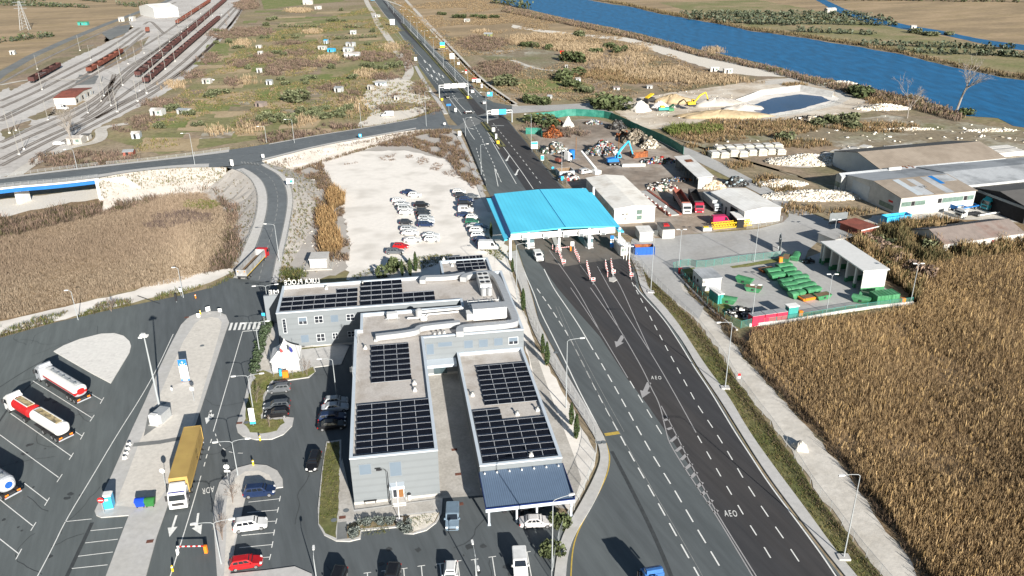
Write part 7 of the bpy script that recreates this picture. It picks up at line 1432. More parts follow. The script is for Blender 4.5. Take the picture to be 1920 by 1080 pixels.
mound('scrap_heap','largest mixed scrap heap of pale and coloured metal in mid yard','scrap heap',(1130,287),62,5.0,'chassis',SCR,.62,1500,.9);mound('scrap_heap','mixed scrap heap behind the white tractor unit','scrap heap',(1040,285),48,4.2,'chassis',SCR[:6]+SCR[8:],.6,900,.8);mound('scrap_heap','rust red scrap heap in the left of the yard','scrap heap',(1036,256),36,4.5,'rust',RUS,.6,700,.8)
mound('scrap_heap','dark green covered heap in the back left corner of the yard','scrap heap',(1019,235),26,3.6,'greensheet',['#1f3a32','#26463b','#2c2c2b'],.5,300,.8);mound('scrap_heap','brown scrap heap between the green heap and the white cone','scrap heap',(1040,233),26,3.0,'rust',RUS+DRK,.5,400,.8);mound('gravel_heap','white gravel cone at the back of the scrapyard','gravel heap',(1065,237),26,5.0,'gravel',None,.7);mound('scrap_heap','dark heap of tangled metal against the green fence','scrap heap',(1157,241),32,4.0,'chassis',DRK,.6,600,.9)
mound('scrap_heap','low red and white scrap spread at the back fence','scrap heap',(1112,232),30,1.6,'rust',SCR+['#c03a3a'],.5,350,.8);mound('scrap_heap','grey brown heap along the right fence behind the rusty tank','scrap heap',(1190,266),52,5.5,'earth',GB,.65,1300,.9);mound('scrap_heap','smaller brown heap left of the grey brown one','scrap heap',(1168,256),26,3.2,'rust',RUS+GB,.6,400,.8);mound('scrap_heap','pale tangled scrap heap right of the rusty tank','scrap heap',(1218,276),34,4.0,'chassis',GB+STN[:3],.6,700,.8)
mound('scrap_heap','scattered car parts beside the left wall of the open shed','scrap heap',(1235,304),60,1.8,'chassis',SCR+['#2a55a0','#9a2f2f'],.35,600,.9);mound('scrap_heap','row of engine parts along the front of the open shed','scrap heap',(1270,338),50,.9,'chassis',SCR+['#b5672f'],.3,350,.6);mound('scrap_heap','pale tyre and timber heap at the near end of the open shed','scrap heap',(1338,352),42,2.6,'limestone',['#c9b9a0','#b5a48c','#8f7f6a','#d9cdb8'],.5,700,.7);mound('scrap_heap','dark wire heap between the open shed and the white hall','scrap heap',(1378,347),44,3.0,'chassis',DRK+['#9fb0b8'],.5,700,.8)
mound('scrap_heap','laid out pale girders and parts beside the weighbridge','scrap heap',(1240,352),50,1.2,'yarddirt',STN+SCR,.8,500,1.0);mound('scrap_heap','jumble of parts under the lamp post by the canopy','scrap heap',(1066,336),36,2.2,'chassis',SCR+['#c23b35'],.5,500,.8);mound('tyre_heap','black and white rubbish heap behind the pink containers','rubbish heap',(1388,588),48,1.7,'chassis',DRK+['#e8e6e0'],.6,600,.6)
mound('scrap_heap','small pile of dark parts at the depot shed entrance','rubbish heap',(1515,492),22,1.2,'chassis',DRK+['#7a8a90'],.6,200,.5)
mound('gravel_heap','white gravel cone at the left of the river works','gravel heap',(1200,206),46,5.0,'gravel',None,.8,pw=.8);mound('gravel_heap','second white gravel cone behind the green crusher','gravel heap',(1237,201),40,3.6,'gravel',None,.7);mound('spoil_heap','brown spoil heap behind the white cones','spoil heap',(1262,192),70,4.6,'field_tan',None,.5,pw=.55);mound('spoil_heap','long pale spoil bank right of the excavator','spoil heap',(1345,198),100,4.4,'limestone',None,.4,pw=.55);mound('spoil_heap','low tan spoil bank in front of the excavator','spoil heap',(1355,219),150,3.6,'field_tan',None,.3,pw=.55);mound('spoil_heap','pale rubble bank at the right of the works','spoil heap',(1395,205),70,3.0,'limestone',None,.4,pw=.55)
mound('dirt_heap','single pale dirt heap on the track beside the fence','dirt heap',(1500,840),30,1.6,'dirttrack',None,.9,pw=.5)
RB=lambda*a,**k:mound('rubble_heap',*a,**k)
RB('white quarry rubble heap left of the rear warehouse','rubble heap',(1515,303),150,2.8,'limestone',STN,.42,4200,.62);RB('long white rubble ridge in front of the middle warehouse','rubble heap',(1530,368),190,1.8,'limestone',STN,.3,4800,.6);RB('white rubble bank at the left end beside the grass','rubble heap',(1465,345),90,1.4,'limestone',STN,.4,1800,.6);RB('pale rubble pieces along the river bank beyond the pond','rubble heap',(1575,158),60,1.8,'limestone',STN,.25,600,.8);RB('pale rubble dump beside the bare tree','rubble heap',(1655,204),100,2.2,'limestone',STN,.3,1600,.75);RB('dark and pale rubble strip at the pond track','rubble heap',(1520,224),70,1.5,'limestone',STN+DRK,.25,500,1.0);RB('white broken stone row on the scrub flat','rubble heap',(1700,243),100,.8,'limestone',STN,.12,500,.6);RB('white broken stone patch right of the bare trees','rubble heap',(1860,245),90,.8,'limestone',STN,.2,500,.6)
for i,(x,y,l,w_,hh)in enumerate([(1330+17.5*k,293-1.0*k+(k%2)*1.5,17,4.5,1.7+.3*(k%3))for k in range(8)]+[(1340+18*k,283-.8*k,17.5,4,1.7)for k in range(7)]+[(1541,297,16,3.5,1.8),(1560,292,18,4,2.0),(1577,290,18,4,2.0),(1592,287,16,4,1.8),(1613,283,20,4.5,2.0)]):
 P=at(x+8,y,.05);e=at(x+l,y,.05);t=thing('slab_stack','','stone stack',P,R(8)if i<15 else R(-48));L=(e-at(x,y,.05)).length/2;b=MB();z=0
 for k in range(int(hh/.42)):o=random.uniform(-.12,.12);b.box(-L+o,L+o,-w_/2+o,w_/2+o,z,z+.36);z+=.42
 b.build('slab','slab',t);b=MB();b.box(-L*.8,L*.8,-w_*.4,w_*.4,z-.02,z+.2);b.build('top_slab','whiteconcrete',t)
 t['label']=('pale stone slab stack in the front row beside the dry grass' if i<8 else 'pale stone slab stack in the rear row beside the dry grass' if i<15 else 'leaning pale stone slab stack behind the rubble heap');t['group']=('front row of slab stacks','rear row of slab stacks','leaning slab stacks')[0 if i<8 else 1 if i<15 else 2]
for x,y,L,lb in((1692,282,56,'long white beam stack behind the rear warehouse'),(1700,287,50,'second white beam stack in front of it behind the warehouse'),(1872,284,58,'white beam stack right of the rear warehouse'),(1886,290,62,'nearer white beam stack right of the rear warehouse')):
 P=at(x,y,.05);e=at(x+L/2,y,.05);l=(e-P).length;t=thing('beam_stack',lb,'beams',P,rz0);
 for k in range(3):b=MB();b.box(-l,l,-2.4+1.6*k,-1.0+1.6*k,0,1.6);b.build('beam','whiteconcrete',t)
# pond, excavator, crusher, cabins
zone('pond_bank',[(1378,196),(1428,176),(1500,166),(1560,178),(1574,186),(1562,195),(1500,211),(1440,219),(1395,210)],.10,'gravel',.4)
zone('pond',[(1404,200),(1450,184),(1500,177),(1540,181),(1556,189),(1500,205),(1440,215),(1418,210)],.14,'pondwater',.3)
b_=[(1378,195),(1428,176),(1500,166.5),(1562,179)];t=thing('pond_wall','white lined bank wall round the back of the pond','wall',at(1470,175,0));P=[at(*q,0)-at(1470,175,0)for q in b_];b=MB();Q=[at(q[0]+(3,2,0,-2)[i],q[1]+(3,4,5,4)[i],0)-at(1470,175,0)for i,q in enumerate(b_)]
b.loft([[tuple(p+Vector((0,0,0))),tuple(p+Vector((0,0,2))),tuple(q+Vector((0,0,.15)))]for p,q in zip(P,Q)]);b.build('wall','whiteconcrete',t)
P=at(1296,207,.06);t=thing('excavator','yellow tracked excavator with raised arm on the spoil bank','excavator',P,R(12));t.location.z=2
for y in(-1.3,1.3):b=MB();prof(b,[(-2.2,.5),(-1.8,0),(1.8,0),(2.2,.5),(1.8,1.0),(-1.8,1.0)],y-.3,y+.3);b.build('track','chassis',t)
b=MB();prof(b,[(-2.6,1.1),(-2.6,2.3),(-.8,2.5),(.3,2.2),(1.8,1.9),(1.8,1.1)],-1.4,1.4);b.build('engine_house','yellow',t);b=MB();prof(b,[(.2,2.0),(.3,3.5),(1.5,3.5),(1.9,2.0)],.2,1.4);cb=b.build('cab','yellow',t);b=MB();prof(b,[(.4,2.5),(.45,3.3),(1.4,3.3),(1.65,2.5)],.17,1.43);b.build('pane','carglass',cb)
b=MB();b.tube([(1.2,-.4,2),(4.2,-.4,5.6),(7.5,-.4,7.2)],[.45,.5,.35],6);b.build('boom','yellow',t);b=MB();b.tube([(7.5,-.4,7.2),(9.2,-.4,3.4)],[.35,.28],6);b.build('stick','yellow',t);b=MB();b.loft([[(8.9,-1,3.4),(9.6,-1,3.2),(9.4,-1,2.4),(8.6,-1,2.6)],[(8.9,.2,3.4),(9.6,.2,3.2),(9.4,.2,2.4),(8.6,.2,2.6)]]);b.build('bucket','chassis',t);t.scale=(.8,)*3
P=at(1250,209,.06);t=thing('crusher','green and yellow mobile crusher between the gravel cones','crusher',P,R(5));b=MB();b.box(-5,1,-1.3,1.3,1,2.6);b.build('body','teal',t);b=MB();b.loft([[(1,-1.5,2),(4,-1.9,4),(4,1.9,4),(1,1.5,2)],[(1,-1.5,2.2),(4,-1.9,4.2),(4,1.9,4.2),(1,1.5,2.2)]]);b.box(1,4,-1.5,1.5,.5,2.0);b.build('hopper','skipgreen',t);b=MB();b.loft([[(-5,-.5,1.5),(-5,.5,1.5),(-5,.5,1.8),(-5,-.5,1.8)],[(-9,-.4,4.0),(-9,.4,4.0),(-9,.4,4.3),(-9,-.4,4.3)]]);b.build('conveyor','chassis',t);b=MB();b.box(-4,-1.5,-1.2,1.2,2.6,3.4);b.build('engine_cover','yellow',t);t.scale=(.75,)*3
P=at(1217,193,.06);t=thing('screen_plant','dark yellow screening machine between the white cone and the spoil','machine',P,R(40));b=MB();b.box(-2.5,2.5,-1.2,1.2,1,2.4);b.build('body','chassis',t);b=MB();b.loft([[(-2,-1,2.4),(2,-1,3.8),(2,1,3.8),(-2,1,2.4)],[(-2,-1,2.8),(2,-1,4.2),(2,1,4.2),(-2,1,2.8)]]);b.build('screen_box','yellow',t);b=MB();b.box(-2,-1.5,-1,1,0,1);b.box(1.5,2,-1,1,0,1);b.build('track','chassis',t)
mat('shackpale',(.50,.485,.455),.15,.9,c2=(.36,.34,.31),s2=.3);mat('shackroof',(.55,.54,.52),.15,.8,c2=(.36,.33,.30),s2=.3)
def shack(lb,x,y,wpx,dm,h,wm,rm,rise=.5,cat='shed',name='allotment_shed',rz=0,pitch='x',z=.06):
 wpx*=.78;dm*=random.uniform(.7,.95);h*=.85;rz=rz or random.uniform(-.3,.3);A,C=at(x-wpx/2,y,z),at(x+wpx/2,y,z);W=(C-A).length/2;t=thing(name,lb,cat,(A+C)/2,rz);b=MB()
 d=dm/2;wm={'white':'shackpale','whitedirty':'wallpale','sheetwhite':'whitedirty'}.get(wm,wm);rm={'roofwhite':'shackroof'}.get(rm,rm)if 'container' not in name else rm;b.loft([[(s,-d,0),(s,d,0),(s,d,h),(s,0,h+rise),(s,-d,h)]for s in(-W,W)]);b.build('wall',wm,t)
 for s in(-1,1):b=MB();b.loft([[(-W-.2,s*(d+.25),h-.1),(W+.2,s*(d+.25),h-.1),(W+.2,s*(d+.25),h+.02),(-W-.2,s*(d+.25),h+.02)],[(-W-.2,0,h+rise+.02),(W+.2,0,h+rise+.02),(W+.2,0,h+rise+.15),(-W-.2,0,h+rise+.15)]]);b.build('roof',rm,t)
 b=MB();b.box(-W*.5,-W*.5+.9,-d-.04,-d-.004,.05,min(2.0,h-.2));b.build('door','voiddark',t)
 if W>2:b=MB();b.box(W*.2,W*.2+1.2,-d-.04,-d-.004,.9,min(1.9,h-.2));b.build('window','dirtywin',t)
 return t
for a in(('white site container left of its twin by the river track',1339,134,20,3,2.8),('white site container right of its twin by the river track',1364,137,20,3,2.8)):shack(*a,'sheetwhite','roofwhite',.05,'container','site_container')
for a in(('white walled cottage with grey porch on the far river bank',1556,25,26,6,4.5,'white','roofwhite',1.0),('small white hut beside the far channel',1712,55,12,5,3,'white','roofwhite',.6),('white hut on the scrub right of the motorway',876,41,13,4,2.5,'white','roofwhite',.4),('pale green polytunnel shed in the brown scrub',916,69,20,5,2.6,'field_green','galv',.8),('blue and white hut in the dark bushes by the green plot',1083,155,11,4,2.6,'wallblue','roofwhite',.4),('bright orange shelter among the reeds',1054,105,8,3,3.0,'orange','red',.6),('white tank hut on the lawn plot',1062,128,6,3,2,'white','roofwhite',.3),('low brown ruin beside the plain',1155,168,15,4,1.6,'wallpale','rooftile',.3),('second low ruin right of the brown one',1217,165,13,4,1.4,'wallpale','yardconcrete',.2),('small grey hut at the path end by the side road',1031,186,9,3,2,'wallpale','roofgrey',.3),
 ('white house with several roofs at the top of the allotments',578,8,22,8,5,'white','roofwhite',1.2),('pair of white cabins at the top of the allotments',597,17,16,5,3,'white','roofwhite',.5),('white allotment cabin below the railway',389,156,19,5,2.6,'white','roofwhite',.3),('corrugated grey shelter among the parcels',346,213,26,5,2.4,'wallpale','galv',.3),('tumbledown white shacks at the field corner',297,215,28,6,2.8,'wallpale','roofwhite',.6),('blue and white round shelter by the bushes',257,258,18,5,2.4,'wallblue','roofwhite',.5),('white hut beside the motorway allotments',663,64,13,5,3,'whitedirty','roofwhite',.4),('small blue hut in the group of shacks',612,82,8,4,3,'wallblue','signsky',.4),
 ('long white roofed shack in the middle of the shack group',661,107,36,7,3,'whitedirty','roofwhite',.5),('blue tarpaulin shack in the shack group',622,97,16,5,2.2,'signsky','signsky',.4),('white shack behind the long one',654,97,22,6,3,'whitedirty','roofgrey',.5),('white shack left of the blue tarpaulin',605,93,18,5,2.4,'white','roofwhite',.4),('grey shack at the back of the shack group',658,87,20,5,2.8,'wallpale','roofgrey',.5),('pale shack among bushes left of the motorway clearing',636,172,16,5,2.6,'whitedirty','roofgrey',.5),('white cabin at the clearing edge',695,168,10,4,2.4,'white','roofwhite',.3),('low blue tarp shed at the clearing edge',715,160,26,4,1.8,'wallblue','roofgrey',.3),('grey shack at the left field edge',487,136,12,4,2.4,'wallpale','roofwhite',.4),('white shack on the left parcel',489,103,10,4,2.4,'white','roofwhite',.4),('pale shack beside dark bushes',506,158,13,4,2.4,'wallpale','galv',.4),('rubbish coloured shack at the reed edge',490,199,20,5,2.2,'rooftile','rooftile',.4),('pair of low white shacks on the left parcel',486,90,12,4,2,'white','roofwhite',.3),('white hut on the small clearing mound',745,186,12,4,1.6,'white','roofwhite',.3),('low caravan beside the far road junction of tracks',708,32,12,4,2.4,'white','roofwhite',.2)):shack(*a)
# railway things
t,w,d,h=gable('railway_shed','white walled railway shed with rusty red roof beside the tracks',(100,184.5),(140,183),(170,160),3.4,.9,'whitedirty','rustroof','x',depth=26,rms=['rustroof','rustroof']);
for k in range(6):b=MB();y=-d+1.5+k*(2*d-3)/5.5;b.box(w+.004,w+.06,y,y+1.6,.6,2.4);b.build('window','wallblue' if k%2 else 'voiddark',t)
t,w,d,h=gable('railway_hall','large white hall at the top of the railway yard',(288,17),(333,14),(338,4),8,3,'white','roofwhite','x',depth=42)
for a in(('white hut left of the pair beside the sidings',229,40,12,6,4,'white','roofwhite',.5),('white hut right of the pair beside the sidings',249,39,9,6,4,'white','roofwhite',.5),('green roofed hut beside the railway road',157,47,22,5,3,'teal','skipgreen',.4),('white platelayer hut under the bare tree',145,268,34,5,2.8,'white','roofwhite',.5),('dark roofed lean-to beside the white railway hut',163,262,16,4,2.4,'white','roofdark',.2),('red and white shack at the embankment bushes',243,290,22,4,1.8,'rustroof','galv',.4),('small white hut at the left border tracks',25,102,10,5,2.6,'whitedirty','roofwhite',.4)):shack(*a,name='railway_hut')
mat('wagon',(.085,.034,.03),.2,.6,rough=.8,c2=(.06,.028,.026),s2=.3);mat('wagonload',(.025,.022,.022),.3,.8,rough=.95);mat('wagonrust',(.15,.05,.033),.2,.6,rough=.8)
WG={}
def mk_wagon(key,m_,L=13.0):
 t=thing('freight_wagon','','wagon');h=L/2;b=MB();W=1.45
 b.box(-h,h,-W,-W+.1,1.2,3.3);b.box(-h,h,W-.1,W,1.2,3.3);b.box(-h,-h+.1,-W+.1,W-.1,1.2,3.3);b.box(h-.1,h,-W+.1,W-.1,1.2,3.3);b.box(-h+.1,h-.1,-W+.1,W-.1,1.2,1.3)
 for k in range(9):
  x=-h+.1+(L-.2)*k/8
  for s in(-1,1):b.box(x-.08,x+.08,s*(W+.05)-.045,s*(W+.05)+.045,1.25,3.2)
 b.build('wagon_body',m_,t);b=MB();b.box(-h+.12,h-.12,-W+.12,W-.12,1.31,2.2 if key!='rust' else 1.5);b.build('load','wagonload',t)
 for x in(-h+2.4,h-2.4):
  b=MB();b.box(x-1.3,x+1.3,-1,1,.35,1.0);bg_=b.build('bogie','chassis',t)
 b=MB();b.box(-h-.35,h+.35,-.3,.3,.85,1.15);b.build('underframe','chassis',t);WG[key]=t;return t
def train(key,m_,p,q,z,lb,grp,L=13.0,n=None):
 A,C=at(*p,0),at(*q,0);d=(C-A);T_=d.length;d.normalize();rz=math.atan2(d.y,d.x);n=n or int(T_/(L+.9));
 for k in range(n):
  c=A+d*(L/2+(L+.9)*k);c.z=z
  if key not in WG:o=mk_wagon(key,m_,L);o.location=c;o.rotation_euler=(0,0,rz)
  else:o=dup(WG[key],c,rz)
  o['label']=lb;o['group']=grp
train('coal','wagon',(274,158),(412,36),.2,'dark red coal wagon in the right hand long string','right string of coal wagons');train('coal','wagon',(259,146),(424,2),.2,'dark red coal wagon in the left hand long string','left string of coal wagons')
train('rust','wagonrust',(168,138),(230,100),.2,'rust red open wagon in the short string beside the shed','short string of rust red wagons');train('rust','wagonrust',(277,62),(279,51),.2,'single rust red wagon on the far siding','single wagon',n=1);train('rust','wagonrust',(330,30),(336,24),.2,'single rust wagon in front of the white hall','single wagon by the hall',n=1);train('coal','wagon',(60,157),(122,122),.2,'dark wagon in the row of scrapped wagons on the left siding','scrapped wagons');train('rust','wagonrust',(333,46),(395,4),.2,'rust red wagon in the far string left of the coal trains','far rust red string')
mat('polegrey',(.27,.26,.24),.1,2,rough=.7)
ms=None
MP=[(x,y)for x,y in((190,155),(226,110),(285,120),(310,130),(258,190),(262,170),(290,145),(328,115),(345,95),(355,82),(372,62),(385,48),(398,30),(270,100),(240,120),(300,95),(318,78),(340,60),(360,40),(79,168),(170,113),(70,130),(190,190),(195,180),(230,160),(150,95),(45,280),(36,290),(90,225),(208,198),(305,108),(335,70),(248,50),(30,245),(18,250),(165,212),(220,210),(275,175),(352,52),(376,26),(405,12),(415,28))]
for x,y in MP:
 P=at(x,y,.1)
 if ms is None:
  ms=thing('catenary_mast','pale catenary mast beside the railway tracks','mast',P,.5,'catenary masts in the railway yard');b=MB();b.tube([(0,0,0),(0,0,9)],[.14,.08],6);b.build('mast','polegrey',ms);b=MB();b.tube([(0,0,8.4),(3.6,0,8.6)],.06,4);b.tube([(0,0,7.2),(3.2,0,8.5)],.05,4);b.build('arm','galvdark',ms);b=MB();b.cbox(0,0,0,.8,.8,.5);b.build('base','concrete',ms)
 else:dup(ms,P,.5+random.uniform(-.1,.1),scale=random.uniform(.85,1.2))
for(p,q)in(((246,192),(330,120)),((268,178),(345,98)),((250,140),(330,75)),((230,160),(300,100)),((330,120),(400,40)),((210,150),(265,100))):
 pass
for i,(p,q)in enumerate((((258,190),(190,158)),((310,130),(255,118)),((345,95),(300,84)),((372,62),(335,54)),((395,36),(360,30)),((285,158),(225,140)))):
 A,C=at(*p,.1),at(*q,.1);d=C-A;L=d.length;t=thing('catenary_portal','light portal frame spanning the tracks over the wagon strings','portal',A,math.atan2(d.y,d.x),'portal frames over the tracks')
 for x in(0,L):b=MB();b.tube([(x,0,0),(x,0,10)],.13,6);b.build('post','polegrey',t)
 b=MB();b.tube([(0,0,9.4),(L,0,9.4)],.10,4);b.tube([(0,0,8.6),(L,0,8.6)],.08,4);b.build('beam','polegrey',t)
P=at(48,56,.05);t=thing('power_pylon','grey lattice power pylon in the far left field','pylon',P,.2);H=hfit(P,2);b=MB();s0=3.2
for sx,sy in((-1,-1),(1,-1),(1,1),(-1,1)):b.tube([(sx*s0,sy*s0,0),(sx*.5,sy*.5,H)],[.2,.12],4)
n=9
for k in range(n):
 u0,u1=k/n,(k+1)/n;a,c_=s0+(.5-s0)*u0,s0+(.5-s0)*u1
 for(x0,y0,x1,y1)in((-a,-a,c_,-c_),(a,-a,c_,c_),(a,a,-c_,c_),(-a,a,-c_,-c_)):b.tube([(x0,y0,H*u0),(x1,y1,H*u1)],.09,4)
b.build('lattice','galv',t);b=MB()
for z in(.75,.86,.96):b.tube([(-5,0,H*z),(5,0,H*z)],.15,4)
b.build('crossarm','galv',t)
# vegetation
def inpoly(X,Y,P):
 c=np.zeros(len(X),bool);n=len(P);j=n-1
 for i in range(n):
  xi,yi,xj,yj=P[i][0],P[i][1],P[j][0],P[j][1]
  k=((yi>Y)!=(yj>Y))&(X<(xj-xi)*(Y-yi)/(yj-yi+1e-12)+xi);c^=k;j=i
 return c
def sines(seed,s,n=7):
 r=np.random.default_rng(seed);a=r.uniform(0,2*PI,n);f=s*r.uniform(.5,2.2,n);p=r.uniform(0,6.28,n)
 return lambda x,y:sum(np.sin((x*np.cos(a[i])+y*np.sin(a[i]))*f[i]+p[i])for i in range(n))/math.sqrt(n)*1.2
def samp(polys,dens,cap=400000):
 out=[]
 for q in polys:
  P=[(p.x,p.y)for p in px(q)];xs=[p[0]for p in P];ys=[p[1]for p in P];A=(max(xs)-min(xs))*(max(ys)-min(ys));n=int(min(A*dens,cap))
  X=rng.uniform(min(xs),max(xs),n);Y=rng.uniform(min(ys),max(ys),n);k=inpoly(X,Y,P);out.append(np.stack([X[k],Y[k]],-1))
 return np.concatenate(out)
def ell(x,y,rx,ry,n=14):return[(x+rx*math.cos(2*PI*k/n)*(1+.15*math.sin(3*k+x)),y+ry*math.sin(2*PI*k/n)*(1+.15*math.cos(2*k+y)))for k in range(n)]
def tufts(name,XY,h,wd,nb,cb,ct,spread=.18,lean=.35,z0=0.,hn=None,dark=None,plume=0,kind='stuff',zf=None):
 """blades: every tuft has nb blades from base colour cb to tip colours ct (list)"""
 n=len(XY);H=rng.uniform(h[0],h[1],n)
 if hn is not None:H=H*np.clip(1+.35*hn(XY[:,0],XY[:,1]),.35,1.6)
 N=n*nb;X=np.repeat(XY,nb,0)+rng.normal(0,spread,(N,2));H=np.repeat(H,nb)*rng.uniform(.7,1.15,N);a=rng.uniform(0,2*PI,N);L=rng.normal(0,lean,(N,2))*H[:,None]*.6;W=wd*rng.uniform(.6,1.4,N)
 Z0=z0 if zf is None else zf(X[:,0],X[:,1])
 dx,dy=np.cos(a)*W/2,np.sin(a)*W/2;z=np.zeros(N)+Z0;V=np.empty((N,4,3))
 V[:,0]=np.stack([X[:,0]-dx,X[:,1]-dy,z],-1);V[:,1]=np.stack([X[:,0]+dx,X[:,1]+dy,z],-1)
 V[:,2]=np.stack([X[:,0]+L[:,0]+dx*.55,X[:,1]+L[:,1]+dy*.55,z+H],-1);V[:,3]=np.stack([X[:,0]+L[:,0]-dx*.55,X[:,1]+L[:,1]-dy*.55,z+H],-1)
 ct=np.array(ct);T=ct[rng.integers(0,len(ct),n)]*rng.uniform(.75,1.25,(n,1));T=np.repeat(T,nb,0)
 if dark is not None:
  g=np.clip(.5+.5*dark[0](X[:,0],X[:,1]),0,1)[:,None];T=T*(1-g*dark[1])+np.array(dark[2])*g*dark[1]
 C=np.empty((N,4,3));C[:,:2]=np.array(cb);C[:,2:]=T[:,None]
 Fa=np.arange(N*4).reshape(N,4)
 o=npmesh(name,V.reshape(-1,3),Fa,C.reshape(-1,3),'foliage');return tag(o,kind=kind)
def leaves(P,s,pal,shade=None,up=.3):
 """random small leaf faces at points P"""
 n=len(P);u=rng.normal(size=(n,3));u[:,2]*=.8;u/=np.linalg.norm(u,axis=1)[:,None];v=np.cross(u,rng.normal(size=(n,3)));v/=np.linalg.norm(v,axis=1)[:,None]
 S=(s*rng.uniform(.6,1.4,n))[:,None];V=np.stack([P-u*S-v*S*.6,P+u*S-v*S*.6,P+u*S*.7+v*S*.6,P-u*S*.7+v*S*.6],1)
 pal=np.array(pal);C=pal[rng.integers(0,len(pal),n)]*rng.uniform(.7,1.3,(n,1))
 if shade is not None:C=C*shade[:,None]  # shade is multiplied into the leaf colours
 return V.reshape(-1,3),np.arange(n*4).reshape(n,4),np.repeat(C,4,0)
def bush_pts(n,rx,ry,rz,lumps=6):
 c=rng.normal(0,.45,(lumps,3))*np.array([rx,ry,0])+np.array([0,0,rz*.45]);k=rng.integers(0,lumps,n);d=rng.normal(size=(n,3));d/=np.linalg.norm(d,axis=1)[:,None];r=rng.uniform(.55,1,n)**.5
 q=c[k]+d*r[:,None]*np.array([rx,ry,rz])*rng.uniform(.45,.62,lumps)[k][:,None];q[:,2]=np.abs(q[:,2]);return q,np.clip(.45+.75*q[:,2]/max(rz,.1),.4,1.15)*(0.55+.45*r)  # second value: painted self-shade, darker low down and inside the clump
OLV=[(.11,.125,.065),(.14,.155,.085),(.18,.19,.11),(.085,.10,.05)];DGR=[(.07,.09,.04),(.09,.11,.05),(.115,.135,.065)];SCB=[(.22,.155,.12),(.18,.13,.105),(.27,.195,.145),(.15,.115,.09)];TAN=[(.36,.28,.185),(.31,.235,.15),(.41,.325,.22)]
REED=[(.38,.265,.14),(.33,.225,.115),(.43,.31,.175),(.30,.20,.10)];REEDL=[(.34,.27,.195),(.30,.235,.165),(.38,.305,.225),(.27,.205,.145)];GRS=[(.12,.15,.035),(.17,.17,.055),(.09,.115,.03),(.24,.19,.085)]
n1,n2,n3=sines(3,.16),sines(5,.07),sines(11,.5)
# tall reeds right of the dirt track
RP=[(1402,655),(1452,716),(1500,765),(1545,815),(1588,867),(1625,915),(1660,960),(1690,1005),(1715,1037),(1748,1084),(1790,1150),(2120,1150),(2120,520),(1960,470),(1900,470),(1740,500),(1722,578),(1560,604),(1410,628)]
XY=samp([RP],16.0);e1=n1(XY[:,0],XY[:,1]);XY=XY[(e1+.5*n3(XY[:,0],XY[:,1])>-1.0)|(rng.uniform(0,1,len(XY))<.3)]
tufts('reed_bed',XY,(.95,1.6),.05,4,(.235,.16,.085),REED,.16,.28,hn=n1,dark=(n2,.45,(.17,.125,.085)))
XY=samp([RP],1.2);tufts('reed_plume',XY,(1.5,2.0),.09,2,(.30,.2,.09),[(.50,.36,.19),(.44,.31,.16),(.40,.27,.12)],.1,.2,hn=n1)
XY=samp([[(1297,522),(1322,560),(1362,600),(1387,632),(1404,655),(1422,680),(1462,722),(1502,765),(1544,810),(1587,862),(1622,910),(1657,955),(1687,1000),(1712,1032),(1744,1079),(1778,1130),(1759,1130),(1725,1079),(1693,1032),(1668,1000),(1638,955),(1603,910),(1568,862),(1525,810),(1483,765),(1443,722),(1403,680),(1385,655),(1368,632),(1343,600),(1303,560),(1278,522)]],3.0);tufts('weed',XY,(.5,1.4),.10,4,(.03,.022,.015),[(.10,.07,.05),(.07,.05,.035),(.16,.11,.06)],.3,.5)
RP2=[(1560,470),(1620,450),(1700,420),(1760,440),(1790,470),(1900,455),(1960,470),(1740,505),(1722,575),(1690,540)]
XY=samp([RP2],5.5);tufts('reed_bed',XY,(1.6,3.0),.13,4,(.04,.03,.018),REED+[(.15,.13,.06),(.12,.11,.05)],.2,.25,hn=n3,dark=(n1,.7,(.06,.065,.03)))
XY=samp([[(1640,428),(1760,410),(1800,418),(1720,436),(1640,445)],[(1596,432),(1640,425),(1640,450),(1600,455)]],3);tufts('reed_bed',XY,(1,2),.14,4,(.04,.03,.018),REED+[(.12,.11,.05)],.2,.3)
# marsh left of the ramp
MP_=[(-80,452),(0,430),(120,398),(230,376),(300,345),(360,337),(418,340),(438,370),(448,410),(448,455),(440,492),(330,530),(240,545),(100,578),(0,602),(-90,630)]
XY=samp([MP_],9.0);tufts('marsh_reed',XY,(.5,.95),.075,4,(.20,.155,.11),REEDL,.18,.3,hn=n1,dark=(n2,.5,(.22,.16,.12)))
XY=samp([[(-80,452),(0,415),(120,395),(250,372),(330,335),(420,328),(446,380),(455,480),(430,505),(380,515),(425,470),(425,400),(400,360),(330,365),(250,395),(100,425),(0,450)]],2.2);tufts('dark_weed',XY,(.9,2.0),.14,5,(.05,.04,.03),SCB+[(.09,.085,.04)],.35,.45,hn=n3)
XY=samp([ell(378,384,38,9)],4);tufts('grass',XY,(.3,.7),.1,4,(.06,.07,.02),GRS,.2,.4)
XY=samp([ell(345,412,55,12),ell(300,425,30,6)],3);tufts('dark_weed',XY,(.9,1.6),.12,4,(.06,.05,.045),[(.12,.09,.08),(.15,.11,.09)],.3,.4)
